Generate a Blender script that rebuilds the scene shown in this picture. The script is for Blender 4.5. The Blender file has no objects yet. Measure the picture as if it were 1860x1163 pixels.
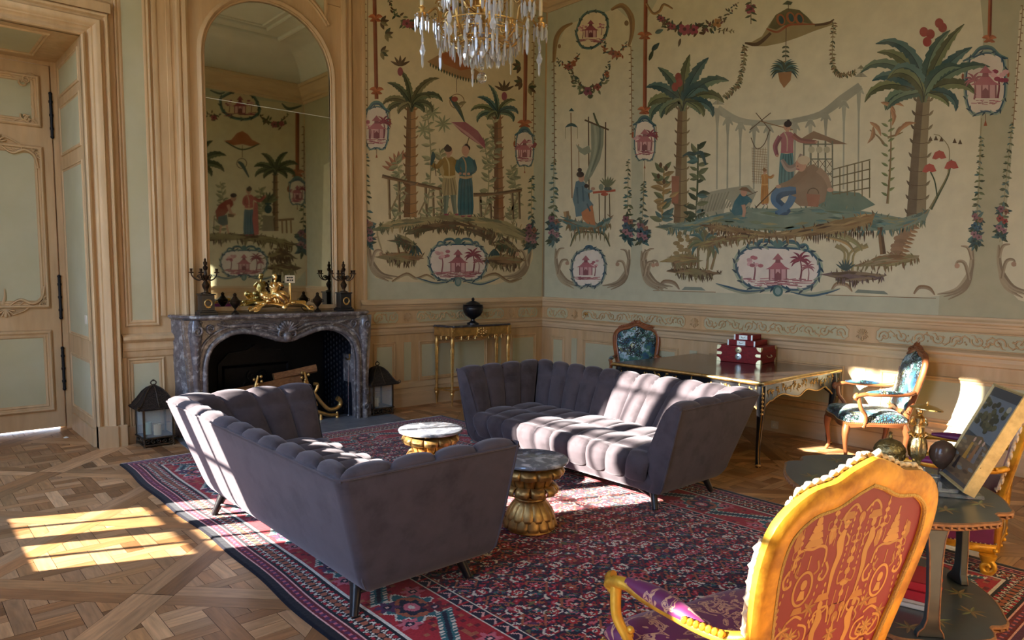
import bpy, math, random
import numpy as np
from mathutils import Vector, Matrix

# ------------------------------------------------------------------ scene, camera, light
SC = bpy.context.scene
COL = SC.collection
PI = math.pi
rnd = random.Random(7)

F_PX, CX, CY = 1301.54, 930.0, 620.0
_pi, _ro, _ya = [math.radians(a) for a in (5.4587, 0.6668, 41.5277)]
CAM = np.array([-7.099, -7.370, 1.65])
_F = np.array([math.sin(_ya)*math.cos(_pi), math.cos(_ya)*math.cos(_pi), -math.sin(_pi)])
_R0 = np.array([math.cos(_ya), -math.sin(_ya), 0.0]); _U0 = np.cross(_R0, _F)
_R = _R0*math.cos(_ro)+_U0*math.sin(_ro); _U = -_R0*math.sin(_ro)+_U0*math.cos(_ro)

cam_d = bpy.data.cameras.new('camera'); cam = bpy.data.objects.new('camera', cam_d); COL.objects.link(cam)
cam_d.sensor_width = 36; cam_d.lens = F_PX/1860*36; cam_d.shift_y = (CY-581.5)/1860
cam_d.clip_start = 0.02; cam_d.clip_end = 200
cam.matrix_world = Matrix(((_R[0], _U[0], -_F[0], CAM[0]), (_R[1], _U[1], -_F[1], CAM[1]), (_R[2], _U[2], -_F[2], CAM[2]), (0, 0, 0, 1)))
SC.camera = cam
SC.view_settings.view_transform = 'Standard'
SC.view_settings.look = 'None'
SC.view_settings.gamma = 1.0
SC.view_settings.use_curve_mapping = False
SC.view_settings.exposure = 0.95
SC.cycles.use_denoising = True
SC.cycles.max_bounces = 10
SC.cycles.diffuse_bounces = 6
SC.cycles.glossy_bounces = 5
SC.cycles.transmission_bounces = 8
SC.cycles.sample_clamp_indirect = 6.0
SC.cycles.caustics_reflective = False
SC.cycles.caustics_refractive = False

def lin(c):
    if isinstance(c, str):
        c = tuple(int(c[i:i+2], 16) for i in (0, 2, 4))
    o = []
    for v in c[:3]:
        v = v/255.0
        o.append(v/12.92 if v <= 0.04045 else ((v+0.055)/1.055)**2.4)
    return (o[0], o[1], o[2], 1.0)

# sky seen through the windows: blue above, pale garden light below the horizon
W = bpy.data.worlds.new('sky'); SC.world = W; W.use_nodes = True
nt = W.node_tree; nt.nodes.clear()
wo = nt.nodes.new('ShaderNodeOutputWorld'); bg = nt.nodes.new('ShaderNodeBackground')
tc = nt.nodes.new('ShaderNodeTexCoord'); sx = nt.nodes.new('ShaderNodeSeparateXYZ'); rp = nt.nodes.new('ShaderNodeValToRGB')
nt.links.new(tc.outputs['Generated'], sx.inputs[0])
mr = nt.nodes.new('ShaderNodeMapRange'); mr.inputs[1].default_value = -1; mr.inputs[2].default_value = 1
nt.links.new(sx.outputs['Z'], mr.inputs[0]); nt.links.new(mr.outputs[0], rp.inputs[0])
e = rp.color_ramp.elements
e[0].position = 0.0; e[0].color = (0.20, 0.20, 0.13, 1)
e[1].position = 1.0; e[1].color = (0.34, 0.60, 1.25, 1)
n = e.new(0.485); n.color = (0.30, 0.30, 0.20, 1)
n = e.new(0.52); n.color = (0.85, 1.0, 1.25, 1)
n = e.new(0.68); n.color = (0.52, 0.78, 1.25, 1)
nt.links.new(rp.outputs[0], bg.inputs[0]); bg.inputs[1].default_value = 6.6
nt.links.new(bg.outputs[0], wo.inputs[0])

# the sun, low and coming in through the window wall
SLOPE, ELEV = 0.40, math.radians(24.0)
h = math.hypot(1, SLOPE)
sdir = Vector((math.cos(ELEV)/h, -SLOPE*math.cos(ELEV)/h, -math.sin(ELEV)))
sl = bpy.data.lights.new('sun', 'SUN'); sl.energy = 27.0; sl.color = (1.0, 0.93, 0.85); sl.angle = math.radians(0.6)
so = bpy.data.objects.new('sun', sl); COL.objects.link(so)
so.rotation_euler = sdir.to_track_quat('-Z', 'Y').to_euler()
so.location = (-14, -1, 6)

# window openings in the wall on the camera's left (plane x = XW)
XW, YD, ZC = -7.92, -7.55, 6.15
WINDOWS = [(-2.32, -1.12), (-6.30, -5.10)]
WZ0, WZ1 = 0.0, 4.66
for (a, b) in WINDOWS:
    pl = bpy.data.lights.new('window_daylight', 'AREA'); pl.shape = 'RECTANGLE'; pl.size = b-a; pl.size_y = WZ1-WZ0-0.6
    pl.cycles.is_portal = True
    po = bpy.data.objects.new('window_daylight', pl); COL.objects.link(po)
    po.location = (XW-0.14, (a+b)/2, (WZ0+0.6+WZ1)/2)
    po.rotation_euler = (0, -PI/2, 0)
    po.rotation_euler = Vector((1, 0, 0)).to_track_quat('-Z', 'Y').to_euler()
    # portal size: local X is along world y after tracking, local Y is up

def ray(px, py):
    return _F+_R*(px-CX)/F_PX-_U*(py-CY)/F_PX
def at_plane(axis, val, px, py):
    d = ray(px, py); t = (val-CAM[axis])/d[axis]; return CAM+d*t

# ------------------------------------------------------------------ materials
MATS = {}
def mat(name, color=(200, 200, 200), rough=0.6, metal=0.0, var=0.0, vscale=6.0, vstretch=(1, 1, 1), color2=None, c2amt=0.5, bump=0.0, bscale=60.0,
        sheen=0.0, coat=0.0, attr=False, emit=None, estr=0.0, trans=0.0, ior=1.45, spec=0.5, contrast=(0.35, 0.65), rvar=0.0, uv=False, wear=None):
    if name in MATS: return MATS[name]
    m = bpy.data.materials.new(name); m.use_nodes = True; nt = m.node_tree; N = nt.nodes; L = nt.links
    b = N['Principled BSDF']
    b.inputs['Roughness'].default_value = rough; b.inputs['Metallic'].default_value = metal
    b.inputs['IOR'].default_value = ior
    b.inputs['Specular IOR Level'].default_value = spec
    b.inputs['Sheen Weight'].default_value = sheen; b.inputs['Sheen Roughness'].default_value = 0.35
    b.inputs['Coat Weight'].default_value = coat; b.inputs['Coat Roughness'].default_value = 0.12
    b.inputs['Transmission Weight'].default_value = trans
    base = lin(color)
    tcn = N.new('ShaderNodeTexCoord'); mp = N.new('ShaderNodeMapping'); mp.inputs['Scale'].default_value = vstretch
    L.new(tcn.outputs['UV' if uv else 'Object'], mp.inputs[0])
    src = None
    if attr:
        a = N.new('ShaderNodeAttribute'); a.attribute_name = 'Col'; src = a.outputs['Color']
    if color2 is not None:
        nz = N.new('ShaderNodeTexNoise'); nz.inputs['Scale'].default_value = vscale; nz.inputs['Detail'].default_value = 5; nz.inputs['Roughness'].default_value = 0.6
        L.new(mp.outputs[0], nz.inputs['Vector'])
        mrn = N.new('ShaderNodeMapRange'); mrn.inputs[1].default_value = contrast[0]; mrn.inputs[2].default_value = contrast[1]; mrn.inputs[4].default_value = c2amt
        L.new(nz.outputs['Fac'], mrn.inputs[0])
        mx = N.new('ShaderNodeMix'); mx.data_type = 'RGBA'
        L.new(mrn.outputs[0], mx.inputs['Factor'])
        if src is None: mx.inputs['A'].default_value = base
        else: L.new(src, mx.inputs['A'])
        mx.inputs['B'].default_value = lin(color2)
        src = mx.outputs['Result']
        if rvar:
            mr2 = N.new('ShaderNodeMapRange'); mr2.inputs[3].default_value = rough-rvar; mr2.inputs[4].default_value = rough+rvar
            L.new(nz.outputs['Fac'], mr2.inputs[0]); L.new(mr2.outputs[0], b.inputs['Roughness'])
    if var > 0:
        nz = N.new('ShaderNodeTexNoise'); nz.inputs['Scale'].default_value = vscale*2.3; nz.inputs['Detail'].default_value = 4
        L.new(mp.outputs[0], nz.inputs['Vector'])
        mrn = N.new('ShaderNodeMapRange'); mrn.inputs[1].default_value = 0.3; mrn.inputs[2].default_value = 0.7; mrn.inputs[3].default_value = 1-var; mrn.inputs[4].default_value = 1+var*0.6
        L.new(nz.outputs['Fac'], mrn.inputs[0])
        vm = N.new('ShaderNodeVectorMath'); vm.operation = 'SCALE'
        if src is None: vm.inputs[0].default_value = base[:3]
        else: L.new(src, vm.inputs[0])
        L.new(mrn.outputs[0], vm.inputs['Scale']); src = vm.outputs[0]
    if src is None: b.inputs['Base Color'].default_value = base
    else: L.new(src, b.inputs['Base Color'])
    if bump > 0:
        nb = N.new('ShaderNodeTexNoise'); nb.inputs['Scale'].default_value = bscale; nb.inputs['Detail'].default_value = 3
        L.new(mp.outputs[0], nb.inputs['Vector'])
        bn = N.new('ShaderNodeBump'); bn.inputs['Strength'].default_value = bump; bn.inputs['Distance'].default_value = 0.01
        L.new(nb.outputs['Fac'], bn.inputs['Height']); L.new(bn.outputs[0], b.inputs['Normal'])
    if emit is not None:
        b.inputs['Emission Color'].default_value = lin(emit); b.inputs['Emission Strength'].default_value = estr
    MATS[name] = m
    return m

WOOD = mat('stripped_pine', (196, 162, 116), 0.55, var=0.10, vscale=2.2, color2=(206, 176, 134), c2amt=0.8, vstretch=(3, 3, 0.5), bump=0.05, bscale=30)
WOODH = mat('stripped_pine_rail', (202, 174, 134), 0.55, var=0.10, vscale=2.2, color2=(210, 184, 146), c2amt=0.8, vstretch=(0.5, 0.5, 3), bump=0.05, bscale=30)
GREENP = mat('sage_paint', (184, 178, 140), 0.6, var=0.06, vscale=1.4, color2=(192, 188, 158), c2amt=0.8)
PLASTER = mat('plaster', (226, 222, 208), 0.8, var=0.04, vscale=2.0)
GOLD = mat('gilt', (222, 182, 112), 0.36, 0.92, var=0.22, vscale=9, color2=(150, 108, 56), c2amt=0.55, bump=0.12, bscale=55, contrast=(0.45, 0.75))
GOLDL = mat('bright_gilt_bronze', (244, 208, 140), 0.25, 1.0, var=0.12, vscale=14, bump=0.2, bscale=90)
BLACKL = mat('black_lacquer', (26, 25, 26), 0.28, var=0.2, vscale=8)
MARBLE = mat('grey_breccia_marble', (104, 98, 98), 0.22, color2=(190, 186, 182), c2amt=0.75, vscale=13, contrast=(0.52, 0.68), var=0.30, coat=0.4)
DARKM = mat('blackened_iron', (24, 22, 24), 0.5, 0.6, var=0.3, vscale=10, bump=0.2, bscale=30)

# ------------------------------------------------------------------ mesh building
class MB:
    def __init__(s, M=None):
        s.V = []; s.n = 0; s.F = []; s.mi = []; s.C = []; s.UV = []; s.M = M; s.hasuv = False
    def add(s, vs, fs, mi=0, col=None, uv=None):
        vs = np.asarray(vs, float).reshape(-1, 3)
        if s.M is not None:
            vs = vs @ np.array(s.M.to_3x3()).T + np.array(s.M.translation)
        s.V.append(vs)
        for k, f in enumerate(fs):
            s.F.append([i+s.n for i in f]); s.mi.append(mi); s.C.append(col)
            s.UV.append(uv[k] if uv is not None else None)
            if uv is not None: s.hasuv = True
        s.n += len(vs)
    def box(s, c, d, mi=0, rz=0.0, R=None, taper=None, col=None):
        x, y, z = d[0]/2, d[1]/2, d[2]/2; t = taper or 1.0
        P = np.array([(-x*t, -y*t, -z), (x*t, -y*t, -z), (x*t, y*t, -z), (-x*t, y*t, -z), (-x, -y, z), (x, -y, z), (x, y, z), (-x, y, z)])
        if R is not None: P = P @ np.array(R.to_3x3()).T
        elif rz:
            ca, sa = math.cos(rz), math.sin(rz); P = P @ np.array([[ca, -sa, 0], [sa, ca, 0], [0, 0, 1]]).T
        s.add(P+np.array(c), [(0, 3, 2, 1), (4, 5, 6, 7), (0, 1, 5, 4), (1, 2, 6, 5), (2, 3, 7, 6), (3, 0, 4, 7)], mi, col)
    def bb(s, a, b, mi=0, col=None):
        s.box([(a[i]+b[i])/2 for i in range(3)], [abs(b[i]-a[i]) for i in range(3)], mi, col=col)
    def tube(s, pts, r, n=8, closed=False, mi=0, caps=True, flat=None, ref=None, col=None, twist=0.0):
        P = np.asarray(pts, float); m = len(P)
        r = np.broadcast_to(np.asarray(r, float), (m,)) if np.ndim(r) < 2 else np.asarray(r)
        T = np.zeros_like(P)
        if closed: T = np.roll(P, -1, 0)-np.roll(P, 1, 0)
        else:
            T[1:-1] = P[2:]-P[:-2]; T[0] = P[1]-P[0]; T[-1] = P[-1]-P[-2]
        T /= np.maximum(np.linalg.norm(T, axis=1, keepdims=True), 1e-9)
        a = np.array(ref if ref is not None else (0, 0, 1.0))
        if abs(T[0] @ a) > 0.95 and ref is None: a = np.array((0, 1.0, 0))
        vs = []; u = None
        for i in range(m):
            if ref is not None: u = a-T[i]*(a @ T[i])
            else:
                u = (a if u is None else u); u = u-T[i]*(u @ T[i])
            nn = np.linalg.norm(u); u = u/nn if nn > 1e-6 else np.cross(T[i], (1, 0, 0)); w = np.cross(T[i], u)
            fl = flat if flat is not None else 1.0
            for k in range(n):
                t = 2*PI*k/n+twist*i
                vs.append(P[i]+r[i]*(math.cos(t)*u*fl+math.sin(t)*w))
        fs = []
        for i in range(m if closed else m-1):
            j = (i+1) % m
            for k in range(n):
                l = (k+1) % n; fs.append((i*n+k, i*n+l, j*n+l, j*n+k))
        if caps and not closed:
            fs.append(tuple(range(n-1, -1, -1))); fs.append(tuple((m-1)*n+k for k in range(n)))
        s.add(vs, fs, mi, col)
    def lathe(s, prof, c=(0, 0, 0), n=24, mi=0, sx=1.0, sy=1.0, mod=None, col=None, R=None, arc=None):
        vs = []; fs = []; m = len(prof)
        for i, (r, z) in enumerate(prof):
            for k in range(n):
                t = 2*PI*k/n; q = r*(mod(t, z, i) if mod else 1.0)
                vs.append((q*math.cos(t)*sx, q*math.sin(t)*sy, z))
        for i in range(m-1):
            for k in range(n):
                l = (k+1) % n; fs.append((i*n+k, i*n+l, (i+1)*n+l, (i+1)*n+k))
        fs.append(tuple(range(n-1, -1, -1))); fs.append(tuple((m-1)*n+k for k in range(n)))
        vs = np.array(vs)
        if R is not None: vs = vs @ np.array(R.to_3x3()).T
        s.add(vs+np.array(c), fs, mi, col)
    def ball(s, c, r, n=12, mi=0, col=None, R=None):
        if np.ndim(r) == 0: r = (r, r, r)
        prof = [(math.sin(PI*i/(n//2+2)), -math.cos(PI*i/(n//2+2))) for i in range(n//2+3)]
        prof[0] = (0.001, -1); prof[-1] = (0.001, 1)
        vs = []; fs = []
        for (q, z) in prof:
            for k in range(n): vs.append((q*math.cos(2*PI*k/n)*r[0], q*math.sin(2*PI*k/n)*r[1], z*r[2]))
        for i in range(len(prof)-1):
            for k in range(n):
                l = (k+1) % n; fs.append((i*n+k, i*n+l, (i+1)*n+l, (i+1)*n+k))
        vs = np.array(vs)
        if R is not None: vs = vs @ np.array(R.to_3x3()).T
        s.add(vs+np.array(c), fs, mi, col)
    def prism(s, poly, z0, z1, mi=0, fn=None, col=None):
        n = len(poly); fn = fn or (lambda u, v, w: (u, v, w))
        vs = [fn(p[0], p[1], z0) for p in poly]+[fn(p[0], p[1], z1) for p in poly]
        fs = [tuple(range(n-1, -1, -1)), tuple(range(n, 2*n))]+[(i, (i+1) % n, n+(i+1) % n, n+i) for i in range(n)]
        s.add(vs, fs, mi, col)
    def loft(s, rings, mi=0, closed=True, capa=True, capb=True, col=None, uv=False):
        n = len(rings[0]); vs = [p for r in rings for p in r]; fs = []
        for i in range(len(rings)-1):
            for k in range(n if closed else n-1):
                l = (k+1) % n; fs.append((i*n+k, i*n+l, (i+1)*n+l, (i+1)*n+k))
        if closed and capa: fs.append(tuple(range(n-1, -1, -1)))
        if closed and capb: fs.append(tuple((len(rings)-1)*n+k for k in range(n)))
        s.add(vs, fs, mi, col)
    def grid(s, fn, nu, nv, mi=0, wrapu=False, col=None):
        vs = [fn(i/nu, j/nv) for i in range(nu+1) for j in range(nv+1)]
        s.add(vs, [(i*(nv+1)+j, (i+1)*(nv+1)+j, (i+1)*(nv+1)+j+1, i*(nv+1)+j+1) for i in range(nu) for j in range(nv)], mi, col)
    def mould(s, path, prof, fn, closed=True, mi=0):
        """moulding profile [(inset, height)] swept along a flat path [(u, v)], mitred; fn(u, v, w) -> xyz"""
        P = [np.array(p, float) for p in path]; m = len(P); rings = []
        for i in range(m):
            a = P[i-1] if (closed or i > 0) else None; b = P[(i+1) % m] if (closed or i < m-1) else None
            d1 = (P[i]-a) if a is not None else (b-P[i]); d2 = (b-P[i]) if b is not None else d1
            d1 = d1/max(np.linalg.norm(d1), 1e-9); d2 = d2/max(np.linalg.norm(d2), 1e-9)
            n1 = np.array((-d1[1], d1[0])); n2 = np.array((-d2[1], d2[0]))
            k = n1+n2; k = k/max(1e-6, (k @ k)/2) if (k @ k) > 0.15 else n1
            rings.append([fn(*(P[i]+k*o), w) for (o, w) in prof])
        if closed: rings.append(rings[0])
        s.loft(rings, mi, closed=False)
    def build(s, name, mats, parent=None, smooth=35, bevel=0.0, subsurf=0, loc=None, rot=None, bseg=2, flip=False, solid=0.0):
        me = bpy.data.meshes.new(name)
        V = np.concatenate(s.V) if s.V else np.zeros((0, 3))
        me.from_pydata(V.tolist(), [], s.F)
        mats = mats if isinstance(mats, (list, tuple)) else [mats]
        for m in mats: me.materials.append(m)
        if len(mats) > 1: me.polygons.foreach_set('material_index', s.mi)
        lt = None
        if any(c is not None for c in s.C):
            ca = me.color_attributes.new('Col', 'FLOAT_COLOR', 'CORNER')
            lt = np.array([len(f) for f in s.F])
            cols = np.array([(c if c is not None else (1, 1, 1, 1)) for c in s.C], dtype=np.float32)
            ca.data.foreach_set('color', np.repeat(cols, lt, axis=0).ravel())
        if s.hasuv:
            ul = me.uv_layers.new(name='UVMap'); buf = []
            for f, u in zip(s.F, s.UV):
                buf.extend(u if u is not None else [(0, 0)]*len(f))
            ul.data.foreach_set('uv', np.array(buf, dtype=np.float32).ravel())
        me.validate(); me.update()
        if smooth:
            me.shade_smooth(); me.set_sharp_from_angle(angle=math.radians(smooth))
        o = bpy.data.objects.new(name, me); COL.objects.link(o)
        if parent is not None: o.parent = parent
        if loc is not None: o.location = loc
        if rot is not None: o.rotation_euler = rot
        if solid:
            md = o.modifiers.new('thickness', 'SOLIDIFY'); md.thickness = solid; md.offset = -1
        if bevel:
            md = o.modifiers.new('edges', 'BEVEL'); md.width = bevel; md.segments = bseg; md.limit_method = 'ANGLE'; md.angle_limit = math.radians(50)
        if subsurf:
            md = o.modifiers.new('smooth', 'SUBSURF'); md.levels = subsurf; md.render_levels = subsurf
        return o

def tag(o, label, cat, group=None, kind=None):
    o['label'] = label; o['category'] = cat
    if group: o['group'] = group
    if kind: o['kind'] = kind
    return o
def struct(o, label=None, cat=None):
    o['kind'] = 'structure'
    if label: o['label'] = label
    if cat: o['category'] = cat
    return o
def thing(name, label, cat, loc=(0, 0, 0), rz=0.0, group=None):
    o = bpy.data.objects.new(name, None); COL.objects.link(o); o.location = loc; o.rotation_euler = (0, 0, rz)
    o.empty_display_size = 0.1
    return tag(o, label, cat, group)
def dup(root, loc, rz=None, label=None, group=None, scale=None):
    r = root.copy(); COL.objects.link(r); r.location = loc
    if rz is not None: r.rotation_euler = (0, 0, rz)
    if label: r['label'] = label
    if group: r['group'] = group
    if scale: r.scale = scale
    for ch in list(root.children):
        c = ch.copy(); COL.objects.link(c); c.parent = r
        for g in list(ch.children):
            d = g.copy(); COL.objects.link(d); d.parent = c
    return r
def crm(P, n=8, closed=False):
    """Catmull-Rom through the points"""
    P = [np.array(p, float) for p in P]; out = []; m = len(P)
    rng = range(m if closed else m-1)
    for i in rng:
        if closed: a, b, c, d = P[i-1], P[i], P[(i+1) % m], P[(i+2) % m]
        else: a, b, c, d = P[max(i-1, 0)], P[i], P[i+1], P[min(i+2, m-1)]
        for k in range(n):
            t = k/n; out.append(0.5*((2*b)+(c-a)*t+(2*a-5*b+4*c-d)*t*t+(3*b-a-3*c+d)*t**3))
    if not closed: out.append(P[-1])
    return out
def lerp(a, b, t): return a+(b-a)*t
def interp(x, xs, ys): return float(np.interp(x, xs, ys))
def spiral(cx, cy, r0, r1, a0, turns, n=22):
    return [(cx+lerp(r0, r1, (i/n))*math.cos(a0+turns*2*PI*i/n), cy+lerp(r0, r1, i/n)*math.sin(a0+turns*2*PI*i/n)) for i in range(n+1)]
# ------------------------------------------------------------------ the room
def fA(u, v, w): return (u, -w, v)
def fB(u, v, w): return (-w, u, v)
def fC(u, v, w): return (XW+w, u, v)
def fD(u, v, w): return (u, YD+w, v)

# parquet floor: panels set on the diagonal, woven inside a square frame
def clip(poly, h):
    for (ax, s) in ((0, 1), (0, -1), (1, 1), (1, -1)):
        out = []
        for i in range(len(poly)):
            p, q = poly[i-1], poly[i]; a, b = h-s*p[ax], h-s*q[ax]
            if a >= 0 and b >= 0: out.append(q)
            elif a >= 0 or b >= 0:
                t = a/(a-b); r = (p[0]+(q[0]-p[0])*t, p[1]+(q[1]-p[1])*t)
                out.append(r)
                if b >= 0: out.append(q)
        poly = out
        if len(poly) < 3: return []
    return poly
def floor():
    mb = MB(); S = 1.02; fw = 0.105; hin = S/2-fw
    c45 = math.sqrt(0.5); r2 = random.Random(3)
    base = [(188, 138, 88), (198, 148, 98), (174, 124, 78), (204, 158, 110), (164, 114, 70), (192, 146, 100), (180, 136, 94), (148, 102, 62)]
    def plank(poly, cx, cy, dirang, length_off=0.0):
        if len(poly) < 3: return
        mx = sum(p[0] for p in poly)/len(poly); my = sum(p[1] for p in poly)/len(poly)
        g = 0.0016
        q = []
        for p in poly:
            d = math.hypot(p[0]-mx, p[1]-my) or 1
            q.append((p[0]-(p[0]-mx)/d*g*1.3, p[1]-(p[1]-my)/d*g*1.3))
        ca, sa = math.cos(dirang), math.sin(dirang); ox, oy = r2.uniform(0, 50), r2.uniform(0, 50)
        uv = [((p[0]*ca+p[1]*sa)+ox, (-p[0]*sa+p[1]*ca)+oy) for p in q]
        w = [(cx+(p[0]*c45-p[1]*c45), cy+(p[0]*c45+p[1]*c45), 0.0) for p in q]
        b = r2.choice(base); k = r2.uniform(0.86, 1.10)
        mb.add(w, [tuple(range(len(w)))], 0, lin(tuple(min(255, v*k) for v in b)), [uv])
    x0, x1, y0, y1 = -8.0, 0.05, -7.65, 1.7
    for i in range(-12, 13):
        for j in range(-12, 13):
            cx = -6.13+0.0+(i-j)*S*c45; cy = -3.55-S*c45+(i+j)*S*c45
            if not (x0-0.8 < cx < x1+0.8 and y0-0.8 < cy < y1+0.8): continue
            h = S/2
            plank([(-h, -h), (h, -h), (h, -hin), (-h, -hin)], cx, cy, 0)
            plank([(-h, hin), (h, hin), (h, h), (-h, h)], cx, cy, 0)
            plank([(-h, -hin), (-hin, -hin), (-hin, hin), (-h, hin)], cx, cy, PI/2)
            plank([(hin, -hin), (h, -hin), (h, hin), (hin, hin)], cx, cy, PI/2)
            # weave, in room axes (turned 45 degrees inside the frame)
            P = 0.262; sw = 0.084
            def sq(a0, a1, b0, b1, d):
                pts = [(a0, b0), (a1, b0), (a1, b1), (a0, b1)]
                loc = [((p[0]+p[1])*c45, (-p[0]+p[1])*c45) for p in pts]
                plank(clip(loc, hin), cx, cy, -PI/4+(0 if d == 0 else PI/2))
            for a in range(-3, 4):
                for b in range(-3, 4):
                    X0 = a*P-P/2; Y0 = b*P-P/2; odd = (a+b) % 2
                    if odd: sq(X0-(P-sw), X0+P, Y0, Y0+sw, 0)
                    else: sq(X0, X0+sw, Y0-(P-sw), Y0+P, 1)
                    a0, a1, b0, b1 = X0+sw, X0+P, Y0+sw, Y0+P
                    if odd:
                        m = (b0+b1)/2; sq(a0, a1, b0, m, 0); sq(a0, a1, m, b1, 0)
                    else:
                        m = (a0+a1)/2; sq(a0, m, b0, b1, 1); sq(m, a1, b0, b1, 1)
    fm = bpy.data.materials.new('oak_parquet'); fm.use_nodes = True; nt = fm.node_tree; N = nt.nodes; L = nt.links; b = N['Principled BSDF']
    at = N.new('ShaderNodeAttribute'); at.attribute_name = 'Col'; uvn = N.new('ShaderNodeTexCoord'); mp = N.new('ShaderNodeMapping'); mp.inputs['Scale'].default_value = (5, 45, 1)
    L.new(uvn.outputs['UV'], mp.inputs[0]); nz = N.new('ShaderNodeTexNoise'); nz.inputs['Scale'].default_value = 1.0; nz.inputs['Detail'].default_value = 6; nz.inputs['Distortion'].default_value = 0.6
    L.new(mp.outputs[0], nz.inputs['Vector'])
    mr = N.new('ShaderNodeMapRange'); mr.inputs[1].default_value = 0.3; mr.inputs[2].default_value = 0.7; mr.inputs[3].default_value = 0.72; mr.inputs[4].default_value = 1.12
    L.new(nz.outputs['Fac'], mr.inputs[0])
    n2 = N.new('ShaderNodeTexNoise'); n2.inputs['Scale'].default_value = 1.6; n2.inputs['Detail'].default_value = 3; L.new(uvn.outputs['Object'], n2.inputs['Vector'])
    mr2 = N.new('ShaderNodeMapRange'); mr2.inputs[1].default_value = 0.35; mr2.inputs[2].default_value = 0.65; mr2.inputs[3].default_value = 0.82; mr2.inputs[4].default_value = 1.05
    L.new(n2.outputs['Fac'], mr2.inputs[0])
    mu = N.new('ShaderNodeMath'); mu.operation = 'MULTIPLY'; L.new(mr.outputs[0], mu.inputs[0]); L.new(mr2.outputs[0], mu.inputs[1])
    vm = N.new('ShaderNodeVectorMath'); vm.operation = 'SCALE'; L.new(at.outputs['Color'], vm.inputs[0]); L.new(mu.outputs[0], vm.inputs['Scale']); L.new(vm.outputs[0], b.inputs['Base Color'])
    mr3 = N.new('ShaderNodeMapRange'); mr3.inputs[3].default_value = 0.27; mr3.inputs[4].default_value = 0.47; L.new(n2.outputs['Fac'], mr3.inputs[0]); L.new(mr3.outputs[0], b.inputs['Roughness'])
    bn = N.new('ShaderNodeBump'); bn.inputs['Strength'].default_value = 0.12; bn.inputs['Distance'].default_value = 0.004; L.new(nz.outputs['Fac'], bn.inputs['Height'])
    n4 = N.new('ShaderNodeTexNoise'); n4.inputs['Scale'].default_value = 7; L.new(uvn.outputs['Object'], n4.inputs['Vector'])
    bn2 = N.new('ShaderNodeBump'); bn2.inputs['Strength'].default_value = 0.15; bn2.inputs['Distance'].default_value = 0.01; L.new(n4.outputs['Fac'], bn2.inputs['Height']); L.new(bn.outputs[0], bn2.inputs['Normal'])
    L.new(bn2.outputs[0], b.inputs['Normal'])
    gapm = mat('dark_joint', (46, 30, 20), 0.8)
    mb.bb((-8.1, -7.75, -0.12), (0.3, 2.6, -0.003), 1)
    return struct(mb.build('floor', [fm, gapm], smooth=0))
floor()

# walls
w = MB()
for a, b in (((-8.15, 0, 0), (-7.45, 0.3, ZC)), ((-7.45, 0, 3.667), (-5.655, 0.3, ZC)), ((-5.655, 0, 0), (-4.80, 0.3, ZC)), ((-4.80, 0, 1.08), (-3.11, 0.3, ZC)), ((-3.11, 0, 0), (0.3, 0.3, ZC))): w.bb(a, b)
struct(w.build('wall_back', WOOD, smooth=0))
w = MB(); w.bb((0, YD-0.2, 0), (0.3, 0.0, ZC)); struct(w.build('wall_right', WOOD, smooth=0))
w = MB(); w.bb((-8.15, YD-0.2, 0), (0.0, YD, ZC)); struct(w.build('wall_front', WOOD, smooth=0))
w = MB(); ys = [YD]+[v for ab in WINDOWS[::-1] for v in ab]+[0.0]
for i in range(0, len(ys), 2): w.bb((XW-0.13, ys[i], 0), (XW, ys[i+1], ZC))
for (a, b) in WINDOWS: w.bb((XW-0.13, a, WZ1), (XW, b, ZC))
struct(w.build('wall_left', WOOD, smooth=0))
w = MB(); w.bb((-8.15, YD-0.2, ZC), (0.3, 0.3, ZC+0.1)); struct(w.build('ceiling', PLASTER, smooth=0))
# windows: two leaves each, a solid foot panel, glazing bars
WHITE = mat('window_paint', (214, 208, 190), 0.5)
for k, (a, b) in enumerate(WINDOWS):
    root = bpy.data.objects.new('window_%d' % (k+1), None); COL.objects.link(root); root['kind'] = 'structure'
    f = MB(); X = XW-0.07; c = (a+b)/2
    f.bb((X-0.03, a, 0), (X+0.03, b, 0.685)); f.bb((X-0.02, a, 1.06), (X+0.02, b, 1.10)); f.bb((X-0.03, a, WZ1-0.08), (X+0.03, b, WZ1))
    f.bb((X-0.03, a, 0), (X+0.03, a+0.05, WZ1)); f.bb((X-0.03, b-0.05, 0), (X+0.03, b, WZ1)); f.bb((X-0.03, c-0.07, 0), (X+0.03, c+0.07, WZ1))
    f.build('window_frame', WHITE, root, smooth=0)
    for yy in ((a+0.05+c-0.07)/2, (c+0.07+b-0.05)/2):
        g = MB(); g.bb((X-0.012, yy-0.016, 0.6), (X+0.012, yy+0.016, WZ1))
        for z in (1.62, 2.2, 2.78, 3.36): g.bb((X-0.012, yy-0.25, z-0.014), (X+0.012, yy+0.25, z+0.014))
        g.build('glazing_bar', WHITE, root, smooth=0)
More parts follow.
